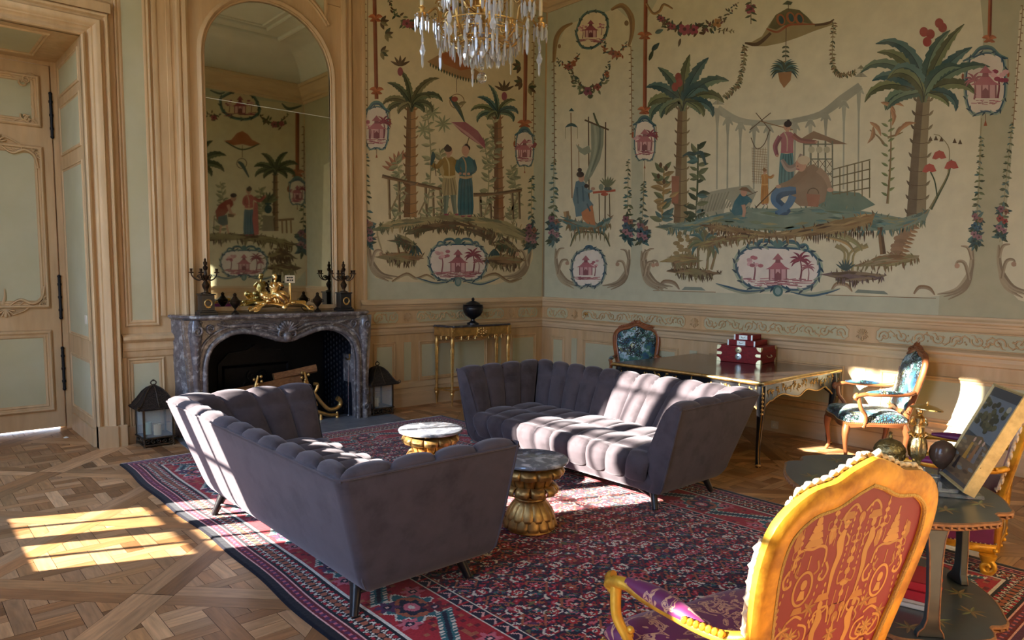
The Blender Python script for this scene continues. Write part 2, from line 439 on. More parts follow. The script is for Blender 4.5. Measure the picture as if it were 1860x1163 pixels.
# cornice and cove
cor = [(5.20, 0.0), (5.20, 0.02), (5.24, 0.04), (5.25, 0.07), (5.30, 0.08), (5.33, 0.12), (5.36, 0.13), (5.42, 0.19), (5.47, 0.22), (5.48, 0.25), (5.53, 0.26), (5.55, 0.24), (5.55, 0.0)]
cov = [(5.55, 0.14)]+[(5.55+0.6*math.sin(t*PI/2/8), 0.14+0.62*(1-math.cos(t*PI/2/8))) for t in range(1, 9)]
def run(prof, name, m, sides='ABCD'):
    mb = MB(); rings = []
    corners = [(XW, YD), (0, YD), (0, 0), (XW, 0)]
    for (cx, cy) in corners+[corners[0]]:
        sxn = 1 if cx == XW else -1; syn = 1 if cy == YD else -1
        rings.append([(cx+sxn*q, cy+syn*q, z) for (z, q) in prof])
    mb.loft(rings, closed=False); return struct(mb.build(name, m, smooth=30))
run(cor, 'trim_1', WOODH); run(cov, 'trim_2', PLASTER)
mb = MB()
for q, r in ((0.95, 0.05), (1.35, 0.035), (1.5, 0.02)):
    P = [(XW+q, YD+q, ZC-0.01), (-q, YD+q, ZC-0.01), (-q, -q, ZC-0.01), (XW+q, -q, ZC-0.01)]
    for i in range(4): mb.tube([P[i], P[(i+1) % 4]], r, 8)
mb.lathe([(0.35, ZC-0.05), (0.33, ZC-0.07), (0.28, ZC-0.05), (0.2, ZC-0.07), (0.05, ZC-0.03), (0.0, ZC)], (-3.96, -1.15, 0), 32, sx=1.3)
struct(mb.build('trim_3', PLASTER))
# dado of moulded rails round the room
capP = [(1.178, 0.0), (1.182, 0.012), (1.194, 0.02), (1.205, 0.024), (1.222, 0.026), (1.228, 0.034), (1.246, 0.036), (1.25, 0.05), (1.262, 0.058), (1.276, 0.056), (1.284, 0.042), (1.296, 0.032), (1.314, 0.03), (1.316, 0.0)]
midP = [(0.888, 0.0), (0.892, 0.012), (0.900, 0.024), (0.925, 0.026), (0.935, 0.032), (0.968, 0.032), (0.976, 0.046), (0.988, 0.054), (1.002, 0.054), (1.010, 0.04), (1.020, 0.016), (1.022, 0.0)]
basP = [(0.0, 0.034), (0.168, 0.034), (0.176, 0.026), (0.200, 0.024), (0.222, 0.022), (0.232, 0.032), (0.246, 0.030), (0.262, 0.022), (0.285, 0.016), (0.300, 0.0)]
def rail(prof, fn, u0, u1, name, m=WOODH):
    mb = MB(); mb.loft([[fn(u, v, q) for (v, q) in prof] for u in (u0, u1)], closed=False)
    return struct(mb.build(name, m, smooth=30))
T = 4
for prof in (capP, midP, basP):
    rail(prof, fB, -7.55, 0.0, 'trim_%d' % T); T += 1
    rail(prof, fA, -2.93, 0.0, 'trim_%d' % T); T += 1
    rail(prof, fD, XW, 0.0, 'trim_%d' % T); T += 1
# panels framed by mouldings
frP = [(0.0, 0.001), (0.003, 0.012), (0.012, 0.018), (0.020, 0.014), (0.024, 0.006), (0.034, 0.010), (0.042, 0.008), (0.050, 0.003)]
bigP = [(0.0, 0.001), (0.004, 0.022), (0.018, 0.034), (0.030, 0.030), (0.036, 0.014), (0.050, 0.012), (0.058, 0.020), (0.070, 0.016), (0.078, 0.004)]
def panel(mbw, mbg, fn, u0, u1, v0, v1, prof=frP, scale=1.0):
    pr = [(o*scale, q*scale) for (o, q) in prof]
    mbw.mould([(u0, v0), (u1, v0), (u1, v1), (u0, v1)], pr, fn)
    i = prof[-1][0]*scale
    mbg.prism([(u0+i, v0+i), (u1-i, v0+i), (u1-i, v1-i), (u0+i, v1-i)], 0.0015, 0.004, fn=fn)
wB, gB = MB(), MB()
for (a, b) in ((-0.46, -0.19), (-2.34, -0.80), (-4.30, -2.76), (-6.20, -4.64), (-7.5, -6.6)):
    panel(wB, gB, fB, a, b, 0.335, 0.775)
for c in (-0.64, -2.55, -4.45, -6.40): gB.prism([(c-0.05, 0.335), (c+0.05, 0.335), (c+0.05, 0.77), (c-0.05, 0.77)], 0.002, 0.005, fn=fB)
wA, gA = MB(), MB()
for (a, b) in ((-2.76, -2.45), (-2.12, -1.02), (-0.61, -0.12)): panel(wA, gA, fA, a, b, 0.30, 0.80)
for c in (-2.28, -0.82): gA.prism([(c-0.05, 0.32), (c+0.05, 0.32), (c+0.05, 0.79), (c-0.05, 0.79)], 0.002, 0.005, fn=fA)
# left of the chimney piece
panel(wA, gA, fA, -5.385, -5.055, 0.085, 0.808, scale=1.1)
panel(wA, gA, fA, -5.385, -5.085, 1.105, 5.05, scale=1.25)
for prof in ([(0.815, 0.0), (0.82, 0.014), (0.84, 0.018), (0.872, 0.02), (0.88, 0.03), (0.905, 0.034), (0.915, 0.03), (0.955, 0.03), (0.965, 0.044), (0.985, 0.056), (1.01, 0.05), (1.03, 0.03), (1.04, 0.0)], [(0.0, 0.02), (0.16, 0.02), (0.17, 0.0)]):
    wA.loft([[fA(u, v, q) for (v, q) in prof] for u in (-5.42, -4.86)], closed=False)
# upright mouldings beside the mirror, a stepped pilaster on each side
def upright(mb, fn, prof, z0, z1): mb.loft([[fn(u, z, q) for (u, q) in prof] for z in (z0, z1)], closed=False)
for s in (1, -1):
    c = -3.955
    def U(d): return c-s*d
    upright(wA, fA, [(U(1.12), 0.0), (U(1.115), 0.02), (U(1.09), 0.025), (U(1.075), 0.02), (U(1.07), 0.012), (U(0.995), 0.012), (U(0.99), 0.02), (U(0.955), 0.02), (U(0.95), 0.012), (U(0.925), 0.012), (U(0.92), 0.06), (U(0.905), 0.07), (U(0.885), 0.07), (U(0.87), 0.055), (U(0.86), 0.075), (U(0.835), 0.085), (U(0.81), 0.07), (U(0.80), 0.04)], 1.2 if s > 0 else 1.2, 5.2)
wA.prism([(-4.755, 4.505), (-3.155, 4.505), (-3.155, 5.2), (-4.755, 5.2)], 0.0, 0.0395, fn=fA)
struct(wA.build('trim_%d' % T, WOOD, smooth=30)); T += 1
struct(wB.build('trim_%d' % T, WOOD, smooth=30)); T += 1
struct(gA.build('trim_%d' % T, GREENP, smooth=0)); T += 1
struct(gB.build('trim_%d' % T, GREENP, smooth=0)); T += 1
# carved frieze: scrolls, shells and flowers in low relief
def relief(fn, u0, u1, motifs, name, z0=1.03, z1=1.172):
    global T
    mb = MB(); g = MB(); r3 = random.Random(int(abs(u0)*100)); zc = (z0+z1)/2; hh = (z1-z0)/2
    ed = [u0+0.1]+sorted(motifs)+[u1-0.1]
    def rib(pts, rr): mb.tube([fn(p[0], p[1], 0.006) for p in pts], rr, 6, flat=0.8)
    for m in motifs:
        for k in range(7):
            t = PI*(0.1+0.8*k/6); rib([(m, zc-0.03), (m+0.045*math.cos(t), zc+0.045*math.sin(t)), (m+0.055*math.cos(t), zc+0.05*math.sin(t))], [0.003, 0.009, 0.005])
        for s in (-1, 1):
            rib([(m+s*p[0], p[1]) for p in spiral(0.03, zc-0.03, 0.025, 0.006, 0, 1.2, 12)], 0.006)
            rib([(m+s*0.005, zc-0.02), (m+s*0.012, zc-0.055), (m, zc-0.065)], 0.008)
    for i in range(len(ed)-1):
        a = ed[i]+(0.13 if ed[i] in motifs else 0); b = ed[i+1]-(0.13 if ed[i+1] in motifs else 0)
        if b-a < 0.1: continue
        e = 0.035
        poly = [(a+e, z0), (b-e, z0), (b-e*0.4, z0+e*0.7), (b, z0+e), (b, z1-e), (b-e*0.4, z1-e*0.7), (b-e, z1), (a+e, z1), (a+e*0.4, z1-e*0.7), (a, z1-e), (a, z0+e), (a+e*0.4, z0+e*0.7)]
        g.prism(poly, 0.0, 0.003, fn=fn)
        mb.tube([fn(p[0], p[1], 0.004) for p in poly], 0.0045, 5, closed=True)
        nsc = max(1, int((b-a)/0.15)); mid = (a+b)/2
        for k in range(nsc):
            cu = a+(k+0.5)*(b-a)/nsc; s = 1 if cu < mid else -1; up = 1 if k % 2 else -1
            rib([(cu+s*p[0], zc+up*p[1]) for p in spiral(0, 0.004, 0.052, 0.008, PI*0.9, 1.35, 18)], [0.0035+0.006*(1-j/18) for j in range(19)])
            rib([(cu+s*0.01, zc-up*0.02), (cu+s*0.05, zc-up*0.045), (cu+s*0.085, zc-up*0.02), (cu+s*0.09, zc+up*0.01)], [0.004, 0.010, 0.008, 0.003])
            for q in range(5):
                aa = r3.uniform(0, 2*PI); rr = r3.uniform(0.025, 0.055); px, pz = cu+s*0.055+rr*math.cos(aa), zc-up*0.01+rr*0.8*math.sin(aa)
                if abs(pz-zc) < hh-0.012: mb.ball(fn(px, pz, 0.005), (0.008, 0.008, 0.010), 6)
            rib([(cu, zc), (cu-s*0.03, zc+up*0.05), (cu-s*0.055, zc+up*0.052)], [0.007, 0.008, 0.003])
    struct(mb.build('trim_%d' % T, WOOD, smooth=60)); T += 1
    struct(g.build('trim_%d' % T, GREENP, smooth=0)); T += 1
relief(fB, -6.9, 0.0, [-0.64, -2.55, -4.45, -6.40], 'B')
relief(fA, -2.85, 0.0, [-2.28, -0.60], 'A')

# door recess, casing and the panelled door
DX0, DX1, DZ, DY = -7.45, -5.655, 3.667, 1.15
j = MB()
j.bb((DX1, 0.3, 0), (DX1+0.15, DY+0.1, DZ+0.2)); j.bb((DX0-0.15, 0.3, 0), (DX0, DY+0.1, DZ+0.2)); j.bb((DX0-0.15, 0.3, DZ), (DX1+0.15, DY+0.1, DZ+0.2))
jg = MB()
def fJ(u, v, q): return (DX1-q, u, v)
def fS(u, v, q): return (u, v, DZ-q)
for (z0, z1) in ((0.24, 0.80), (0.98, 2.62), (2.74, 3.22), (3.30, 3.60)): panel(j, jg, fJ, 0.10, 1.0, z0, z1, prof=frP, scale=0.7)
panel(j, jg, fS, DX0+0.2, DX1-0.2, 0.12, 0.95)
j.bb((DX1-0.02, 0.04, 0), (DX1, 1.03, 0.17))
struct(jg.build('trim_%d' % T, GREENP, smooth=0)); T += 1
struct(j.build('trim_%d' % T, WOOD, smooth=30)); T += 1
cs = MB(); csP = [(0.0, -0.02), (0.0, 0.05), (0.012, 0.062), (0.028, 0.055), (0.034, 0.035), (0.052, 0.030), (0.070, 0.040), (0.078, 0.052), (0.090, 0.052), (0.120, 0.085), (0.140, 0.092), (0.152, 0.078), (0.156, 0.055), (0.176, 0.052), (0.190, 0.070), (0.205, 0.074), (0.218, 0.060), (0.225, 0.03), (0.228, 0.0)]
pth = [(DX1, 0.0), (DX1, DZ), (DX0, DZ), (DX0, 0.0)]
cs.mould(pth, [(-o, q) for (o, q) in csP], fA, closed=False)
cs.bb((DX1-0.0, -0.10, 0), (DX1+0.155, 0.01, 0.20)); cs.bb((DX1+0.15, -0.085, 0), (DX1+0.235, 0.01, 0.20)); cs.bb((DX0-0.235, -0.10, 0), (DX0, 0.01, 0.20))
cs.loft([[fA(u, v, q) for (v, q) in [(3.89, 0.0), (3.89, 0.07), (3.97, 0.07), (3.985, 0.05), (4.0, 0.02), (4.0, 0.0)]] for u in (DX0-0.24, DX1+0.235)], closed=False)
struct(cs.build('trim_%d' % T, WOOD, smooth=30)); T += 1
for s0 in ((-5.15, -4.99),): pass
door = bpy.data.objects.new('door_1', None); COL.objects.link(door); door['kind'] = 'structure'
def fDr(u, v, q): return (u, DY-q, v)
dl, dg, dc = MB(), MB(), MB()
xl, xr = -7.45, -5.70
dl.bb((DX0, DY, DZ-0.035), (DX1, DY+0.05, DZ+0.01)); dl.bb((xr+0.0, DY-0.02, 0.0), (DX1+0.0, DY+0.06, DZ))
dl.bb((xr-0.05, DY+0.055, 0.0), (DX1+0.05, DY+0.09, DZ)); dl.bb((xl, DY, 0.014), (xr-0.012, DY+0.05, DZ-0.04))  # first box: strip added behind the leaf's edge gap to block outside light
pans = [(0.19, 1.02), (1.24, 2.84), (3.02, 3.52)]
for lx0, lx1 in ((-6.55, -5.795), (-7.38, -6.68)):
    for (z0, z1) in pans:
        panel(dl, dg, fDr, lx0, lx1, z0, z1, prof=bigP, scale=1.0)
# rocaille carving on the door panels
def leafy(pts, r): dc.tube([fDr(p[0], p[1], 0.018) for p in crm(pts, 5)], r, 6, flat=0.7)
for lx0, lx1 in ((-6.55, -5.795),):
    cxp = (lx0+lx1)/2
    for (zb, sgn) in ((2.84, -1), (1.24, 1)):
        for s in (-1, 1):
            X = lambda d: cxp+s*d
            leafy([(X(0.02), zb+sgn*0.02), (X(0.12), zb+sgn*0.09), (X(0.22), zb+sgn*0.05), (X(0.30), zb+sgn*0.10), (X(0.33), zb+sgn*0.22)], [0.02*math.sin(PI*(i+2)/26)+0.004 for i in range(21)])
            leafy([(X(0.05), zb-sgn*0.06), (X(0.15), zb-sgn*0.02), (X(0.2), zb+sgn*0.03), (X(0.16), zb+sgn*0.07), (X(0.12), zb+sgn*0.04)], 0.012)
            for (dx, dz) in ((0.33, 0.05), (0.31, 0.03), (0.345, 0.09)):
                dc.tube([fDr(p[0], p[1], 0.02) for p in [(X(dx+a), zb+sgn*(dz+b)) for (a, b) in spiral(0, 0, 0.035, 0.006, 1.0, 1.2, 12)]], 0.009, 6)
        for k in range(7):
            t = PI*(0.08+0.84*k/6); leafy([(cxp, zb+sgn*0.0), (cxp+0.06*math.cos(t), zb-sgn*0.06*math.sin(t)), (cxp+0.085*math.cos(t), zb-sgn*0.085*math.sin(t))], [0.006+0.008*math.sin(PI*i/10) for i in range(11)])
        leafy([(cxp-0.02, zb+sgn*0.05), (cxp, zb+sgn*0.12), (cxp, zb+sgn*0.2)], [0.016-0.0012*i for i in range(11)])
    for s in (-1, 1):
        for zc2, sg in ((3.49, -1), (3.05, 1)):
            xx = cxp+s*0.30
            for k in range(3):
                dc.tube([fDr(p[0], p[1], 0.02) for p in [(xx-s*0.03*k+a, zc2+sg*0.03*k+b) for (a, b) in spiral(0, 0, 0.04, 0.008, k*1.3, 1.1, 10)]], 0.010, 6)
            leafy([(xx, zc2), (xx-s*0.10, zc2+sg*0.03), (xx-s*0.16, zc2)], 0.009)
            leafy([(xx, zc2), (xx+s*0.02, zc2+sg*0.12), (xx, zc2+sg*0.17)], 0.009)
dl.build('door_leaf', WOOD, door, smooth=30); dg.build('door_panel', GREENP, door, smooth=0); dc.build('door_carving', WOOD, door, smooth=60)
for z in (0.62, 1.35, 3.15):
    hb = MB(); hb.tube([(xr-0.012, DY-0.03, z-0.2), (xr-0.012, DY-0.03, z+0.2)], 0.014, 8)
    for q in (-0.21, 0.21): hb.ball((xr-0.012, DY-0.03, z+q), 0.018, 8)
    for q in (-0.13, 0, 0.13): hb.tube([(xr-0.012, DY-0.03, z+q-0.012), (xr-0.012, DY-0.03, z+q+0.012)], 0.019, 8)
    hb.build('door_hinge', DARKM, door)
# little brass knob of the hidden door in the right-hand panelling, wall socket, switch plate
kb = MB(); kb.lathe([(0.013, 0), (0.013, 0.004), (0.006, 0.008), (0.006, 0.02), (0.017, 0.028), (0.019, 0.038), (0.012, 0.048), (0.0, 0.05)], (0, 0, 0), 16, R=Matrix.Rotation(-PI/2, 4, 'Y'))
tag(kb.build('door_knob', GOLDL, loc=(-0.012, -0.875, 1.115)), 'small polished brass knob on the carved frieze near the room corner', 'knob')
sk = MB(); sk.bb((-0.044, -3.66, 0.035), (-0.034, -3.58, 0.115)); sk.lathe([(0.022, 0), (0.022, 0.006), (0.016, 0.006), (0.016, 0.002), (0, 0.002)], (-0.044, -3.62, 0.075), 16, R=Matrix.Rotation(-PI/2, 4, 'Y'))
tag(sk.build('wall_socket', mat('ivory_plastic', (214, 206, 188), 0.4), bevel=0.002), 'cream wall socket on the skirting of the right-hand wall', 'socket')
sw = MB(); sw.bb((DX1-0.012, 0.18, 1.13), (DX1, 0.25, 1.21)); tag(sw.build('light_switch', MATS['ivory_plastic'], bevel=0.002), 'cream switch plate on the side of the door recess', 'switch')
# ------------------------------------------------------------------ painted wall canvases
# pictures are drawn in the frame of the photograph and laid flat on their own wall
PAINT = mat('old_distemper_painting', (255, 255, 255), 0.75, attr=True, var=0.07, vscale=3.0, color2=(186, 176, 146), c2amt=0.16, contrast=(0.4, 0.7))
CREAM, GREENB = (212, 203, 170), (186, 186, 158)
TEAL, TEALD, BLUE = (84, 116, 110), (52, 78, 76), (58, 88, 102)
LEAF, LEAFD, LEAFL, OLIVE = (112, 118, 82), (70, 80, 54), (146, 146, 108), (136, 124, 84)
RUST, BROWN, BROWND, TAN = (150, 84, 50), (134, 104, 70), (92, 70, 46), (178, 152, 112)
PINK, PINKD, PINKL = (170, 104, 108), (142, 64, 78), (204, 160, 156)
GREY, GREYL, RED, SKIN, HAIR = (160, 156, 134), (182, 178, 154), (142, 70, 60), (188, 146, 118), (60, 46, 40)
class Art:
    def __init__(s, fn, seed=1):
        s.mb = MB(); s.fn = fn; s.k = 0; s.r = random.Random(seed)
    def w(s, layer):
        s.k += 1; return 0.0035+layer*0.0006+(s.k % 45)*1.2e-5
    def c(s, col, j=0.06):
        q = 1+s.r.uniform(-j, j); return lin(tuple(max(0, min(255, v*q)) for v in col))
    def poly(s, pts, col, layer=1, j=0.05):
        w = s.w(layer); s.mb.add([s.fn(p[0], p[1], w) for p in pts], [tuple(range(len(pts)))], 0, s.c(col, j))
    def strip(s, pts, wd, col, layer=2, col2=None, smooth=5, teeth=0, amp=0.3, j=0.06):
        P = crm(pts, smooth) if smooth and len(pts) > 2 else [np.array(p, float) for p in pts]
        if len(P) == 2: P = [P[0]+(P[1]-P[0])*t/4 for t in range(5)]
        m = len(P); w = s.w(layer); L = []; Rr = []; Cn = []
        for i in range(m):
            a = P[max(i-1, 0)]; b = P[min(i+1, m-1)]; d = b-a; d = d/(math.hypot(*d) or 1); n = np.array((-d[1], d[0]))
            t = i/(m-1); q = interp(t, np.linspace(0, 1, len(wd)), wd)/2 if np.ndim(wd) else wd/2
            f = 1.0
            if teeth: f = 1-amp*((t*teeth) % 1.0)
            L.append(P[i]+n*q*f); Rr.append(P[i]-n*q*f); Cn.append(P[i])
        vs = [s.fn(p[0], p[1], w) for p in L]+[s.fn(p[0], p[1], w) for p in Cn]+[s.fn(p[0], p[1], w) for p in Rr]
        c1 = s.c(col, j); c2 = s.c(col2, j) if col2 else c1
        s.mb.add(vs, [(i, i+1, m+i+1, m+i) for i in range(m-1)], 0, c1)
        s.mb.add(vs, [(m+i, m+i+1, 2*m+i+1, 2*m+i) for i in range(m-1)], 0, c2)
    def line(s, pts, wd, col, layer=2, smooth=5): s.strip(pts, wd, col, layer, None, smooth)
    def ell(s, x, y, rx, ry, col, layer=2, rot=0.0, n=14, j=0.06):
        ca, sa = math.cos(rot), math.sin(rot)
        s.poly([(x+rx*math.cos(2*PI*k/n)*ca-ry*math.sin(2*PI*k/n)*sa, y+rx*math.cos(2*PI*k/n)*sa+ry*math.sin(2*PI*k/n)*ca) for k in range(n)], col, layer, j)
    def leaf(s, x, y, ang, ln, wd, col, layer=3, bend=0.0):
        a2 = ang+bend; mx, my = x+ln*0.5*math.cos(ang), y+ln*0.5*math.sin(ang); ex, ey = mx+ln*0.5*math.cos(a2), my+ln*0.5*math.sin(a2)
        s.strip([(x, y), (mx, my), (ex, ey)], [0.15*wd, 0.9*wd, wd, 0.6*wd, 0.05*wd], col, layer, tuple(v*0.85 for v in col), 3)
    def flower(s, x, y, r, col, layer=4):
        n = 5
        for k in range(n):
            t = 2*PI*k/n+s.r.random(); s.ell(x+r*0.5*math.cos(t), y+r*0.5*math.sin(t), r*0.5, r*0.4, col, layer, t, 7)
        s.ell(x, y, r*0.3, r*0.3, tuple(v*0.6 for v in col), layer+0.5, 0, 6)
    def vine(s, pts, n, size, cols, stem=OLIVE, sw=1.2, side=(-1, 1), grow=1.0, layer=2):
        P = crm(pts, 10); s.line(pts, sw, stem, layer)
        for k in range(n):
            t = (k+0.5)/n; i = int(t*(len(P)-2)); p = P[i]; d = P[i+1]-P[i]; a = math.atan2(d[1], d[0]); sd = side[k % len(side)]
            z = size*(1+(grow-1)*t)*s.r.uniform(0.7, 1.2)
            s.leaf(p[0], p[1], a+sd*s.r.uniform(0.7, 1.5), z, z*0.42, s.r.choice(cols), layer+1, s.r.uniform(-0.5, 0.5))
            if s.r.random() < 0.35: s.leaf(p[0], p[1], a+sd*s.r.uniform(1.4, 2.3), z*0.8, z*0.35, s.r.choice(cols), layer+1)
    def garland(s, pts, size, cols, fl, dens=60, layer=3):
        P = crm(pts, 14); m = len(P)
        for k in range(dens):
            t = k/(dens-1); i = int(t*(m-2)); p = P[i]; th = math.sin(PI*t)**0.6*size
            x, y = p[0]+s.r.uniform(-1, 1)*th*0.6, p[1]+s.r.uniform(-1, 1)*th*0.6
            s.leaf(x, y, s.r.uniform(0, 2*PI), th*0.9+1.5, th*0.4+0.8, s.r.choice(cols), layer+s.r.random())
        for (t, r, c) in fl:
            p = P[int(t*(m-1))]; s.flower(p[0], p[1], r, c, layer+2)
    def palmleaf(s, pts, wd, c1, c2, layer=3, teeth=9):
        s.strip(pts, [wd*0.35, wd*0.8, wd, wd*0.95, wd*0.75, wd*0.06], c1, layer, c2, 7, teeth, 0.28)
        s.strip(pts, [1.6, 1.4, 1.0, 0.5], tuple(v*0.62 for v in c2), layer+0.6, None, 6)
    def palm(s, x, y0, y1, tw, crown, R, cols, lean=0, rings=8, layer=2, trunk=(BROWN, BROWND), extra=True):
        """trunk from the foot y1 to the crown y0 and curling leaves given as (angle, length, droop)"""
        s.strip([(x, y1), (x+lean*0.4, (y0+y1)/2), (x+lean, y0)], [tw*1.25, tw, tw*0.8], trunk[0], layer, trunk[1])
        for k in range(rings):
            t = (k+0.5)/rings; yy = y1+(y0-y1)*t; xx = x+lean*t; ww = tw*(0.62-0.12*t)
            s.strip([(xx-ww, yy-1), (xx, yy+1.4), (xx+ww, yy-1)], [0.5, 1.3, 0.5], BROWND, layer+1)
            s.leaf(xx-ww*0.8, yy+2, -2.2, tw*0.45, tw*0.16, trunk[1], layer+1); s.leaf(xx+ww*0.8, yy+2, -0.9, tw*0.45, tw*0.16, trunk[0], layer+1)
        cx, cy = x+lean, y0
        for q, (a, ln, dr, wd) in enumerate(crown):
            a = math.radians(a); ln *= R; pts = [(cx, cy+R*0.25)]; ang = a; px, py = cx+0.10*R*math.cos(a), cy-0.08*R*abs(math.sin(a)); st = ln/6
            for k in range(6):
                pts.append((px, py)); px += st*math.cos(ang); py -= st*math.sin(ang); ang += math.radians(dr)/6*(-1 if math.cos(a) > 0 else 1)*(0.5+k*0.25)
            pts.append((px, py)); c = cols[q % len(cols)]
            s.palmleaf(pts, wd*R, c[0], c[1], layer+2+q*0.25)
    def scrollframe(s, ring, wd, layer=4, c1=BLUE, c2=(150, 158, 132)):
        """cartouche border with leafy inner edge"""
        s.strip(ring+[ring[0]], wd, c1, layer, c2, 6)
        P = crm(ring, 3, True)
        for i in range(0, len(P), 2):
            p = P[i]; q = P[(i+1) % len(P)]; a = math.atan2(q[1]-p[1], q[0]-p[0])
            s.leaf(p[0], p[1], a+0.4, wd*1.7, wd*0.6, c1 if i % 4 else c2, layer+0.8, 0.3); s.leaf(p[0], p[1], a-0.45, wd*1.5, wd*0.5, tuple(v*0.8 for v in c1), layer+0.8, -0.3)
    def curl(s, x, y, r, a0, turns, wd, col, layer=3, col2=None):
        s.strip(spiral(x, y, r, r*0.2, a0, turns, 14), [wd, wd, wd*0.8, wd*0.3], col, layer, col2, 2)
    def temple(s, x, y, h, col=PINK, layer=5, kind=0):
        """little monochrome landscape inside a cartouche, base line at y"""
        d = tuple(v*0.8 for v in col); l = PINKL; w = h*0.34
        s.poly([(x-w, y), (x+w, y), (x+w, y-h*0.42), (x-w, y-h*0.42)], l, layer)
        for q in (-1, -0.35, 0.35, 1): s.line([(x+q*w*0.92, y), (x+q*w*0.92, y-h*0.42)], h*0.045, d, layer+1, 0)
        s.poly([(x-w*0.28, y), (x+w*0.28, y), (x+w*0.28, y-h*0.22), (x, y-h*0.32), (x-w*0.28, y-h*0.22)], d, layer+1)
        s.poly([(x-w*1.35, y-h*0.40), (x-w*0.8, y-h*0.50), (x-w*0.35, y-h*0.66), (x+w*0.35, y-h*0.66), (x+w*0.8, y-h*0.50), (x+w*1.35, y-h*0.40)], col, layer+1.5)
        s.poly([(x-w*0.3, y-h*0.64), (x+w*0.3, y-h*0.64), (x+w*0.25, y-h*0.78), (x-w*0.25, y-h*0.78)], d, layer+1.6)
        s.poly([(x-w*0.6, y-h*0.76), (x, y-h*1.0), (x+w*0.6, y-h*0.76)], col, layer+1.8)
    def smalltree(s, x, y, h, col=PINK, layer=5, palm=False):
        s.strip([(x, y), (x+h*0.05, y-h*0.4), (x, y-h*0.7)], [h*0.07, h*0.04], tuple(v*0.8 for v in col), layer, None)
        if palm:
            for a in (10, 45, 80, 110, 145, 175, -15, 195): 
                t = math.radians(a); s.leaf(x, y-h*0.7, -t, h*0.42, h*0.09, col, layer+1, 0.7 if math.cos(t) > 0 else -0.7)
        else:
            for k in range(9): s.ell(x+s.r.uniform(-0.28, 0.28)*h, y-h*0.75+s.r.uniform(-0.22, 0.2)*h, h*0.11, h*0.075, col if k % 2 else PINKL, layer+1, 0, 8)
    def hatch(s, x0, x1, y, n, col=PINK, layer=5, amp=4, ln=(6, 22), wd=1.3):
        for k in range(n):
            x = s.r.uniform(x0, x1); l = s.r.uniform(*ln); yy = y+s.r.uniform(-amp, amp); s.line([(x-l/2, yy), (x+l/2, yy+s.r.uniform(-1.5, 1.5))], wd, col if k % 3 else tuple(v*0.82 for v in col), layer, 0)
    def grass(s, x0, x1, y, n, h, cols, layer=4, ang=None):
        for k in range(n):
            x = s.r.uniform(x0, x1); s.leaf(x, y+s.r.uniform(-2, 3), (-PI/2 if ang is None else ang)+s.r.uniform(-0.6, 0.6), h*s.r.uniform(0.5, 1.2), 1.8, s.r.choice(cols), layer)
    def ground(s, top, bot, cols, layer=2, n=26, teeth=True):
        """ragged floating island between two outlines"""
        s.poly(top+bot[::-1], cols[0], layer); T = crm(top, 8); B = crm(bot, 8)
        for k in range(n):
            t = s.r.random(); i = int(t*(min(len(T), len(B))-3)); f = s.r.uniform(0.05, 0.95); p = T[i]*(1-f)+B[i]*f; p2 = T[i+2]*(1-f)+B[i+2]*f
            d = p2-p; d = d/(math.hypot(*d) or 1); l = s.r.uniform(14, 46)
            s.strip([tuple(p-d*l/2), tuple(p), tuple(p+d*l/2)], [0.5, s.r.uniform(3, 8), 0.5], s.r.choice(cols), layer+1, None, 3, j=0.1)
        for k in range(len(B)*2):
            p = B[int(s.r.random()*(len(B)-1))]; s.leaf(p[0]+s.r.uniform(-4, 4), p[1]-3, PI/2+s.r.uniform(-0.4, 0.4), s.r.uniform(6, 16), 3, s.r.choice(cols[1:]), layer+1.5)
        for k in range(len(T)):
            p = T[int(s.r.random()*(len(T)-1))]; s.leaf(p[0], p[1]+2, -PI/2+s.r.uniform(-0.9, 0.9), s.r.uniform(4, 10), 2, s.r.choice(cols), layer+1.5)
    def figure(s, x, y, h, robe, robe2, lean=0.0, face=1, layer=6, skirt=None, legs=None, hat=None, arm=None, hair=HAIR):
        """standing figure, feet at (x, y), height h"""
        hd = h/7.6; sk = skirt or robe
        X = lambda dx, dy: (x+dx*h+lean*h*dy, y-dy*h)
        if legs:
            for q in (-0.055, 0.055):
                s.strip([X(q*1.3, 0.02), X(q, 0.2), X(q*0.8, 0.42)], [h*0.045, h*0.07, h*0.10], legs, layer, tuple(v*0.8 for v in legs)); s.ell(*X(q*1.4+0.02*face, 0.01), h*0.035, h*0.014, PINKD, layer+1)
            lo = 0.28
        else:
            lo = 0.02
            for q in (-0.04, 0.05): s.ell(*X(q, 0.01), h*0.03, h*0.014, PINKD, layer)
        s.poly([X(-0.10, lo), X(0.10, lo+0.015), X(0.11, lo+0.12), X(0.095, 0.48), X(0.075, 0.60), X(-0.075, 0.60), X(-0.10, 0.48), X(-0.115, lo+0.12)], sk, layer+1)
        for q in (-0.06, -0.02, 0.03, 0.07): s.strip([X(q*1.25, lo+0.01), X(q, 0.4), X(q*0.6, 0.56)], [h*0.014, h*0.02, h*0.006], tuple(v*0.78 for v in sk), layer+1.4)
        s.poly([X(-0.09, 0.54), X(0.09, 0.54), X(0.085, 0.68), X(0.105, 0.80), X(0.05, 0.845), X(-0.05, 0.845), X(-0.105, 0.80), X(-0.085, 0.68)], robe, layer+2)
        s.strip([X(-0.045, 0.84), X(0.0, 0.74), X(0.0, 0.56)], [h*0.016, h*0.02, h*0.012], robe2, layer+2.5)
        s.strip([X(-0.09, 0.56), X(0, 0.545), X(0.09, 0.565)], [h*0.03, h*0.035, h*0.03], robe2, layer+2.6)
        s.strip([X(0, 0.83), X(0, 0.88)], h*0.045, SKIN, layer+2.2)
        s.ell(*X(0.005*face, 0.925), hd*0.40, hd*0.54, SKIN, layer+3, j=0.02)
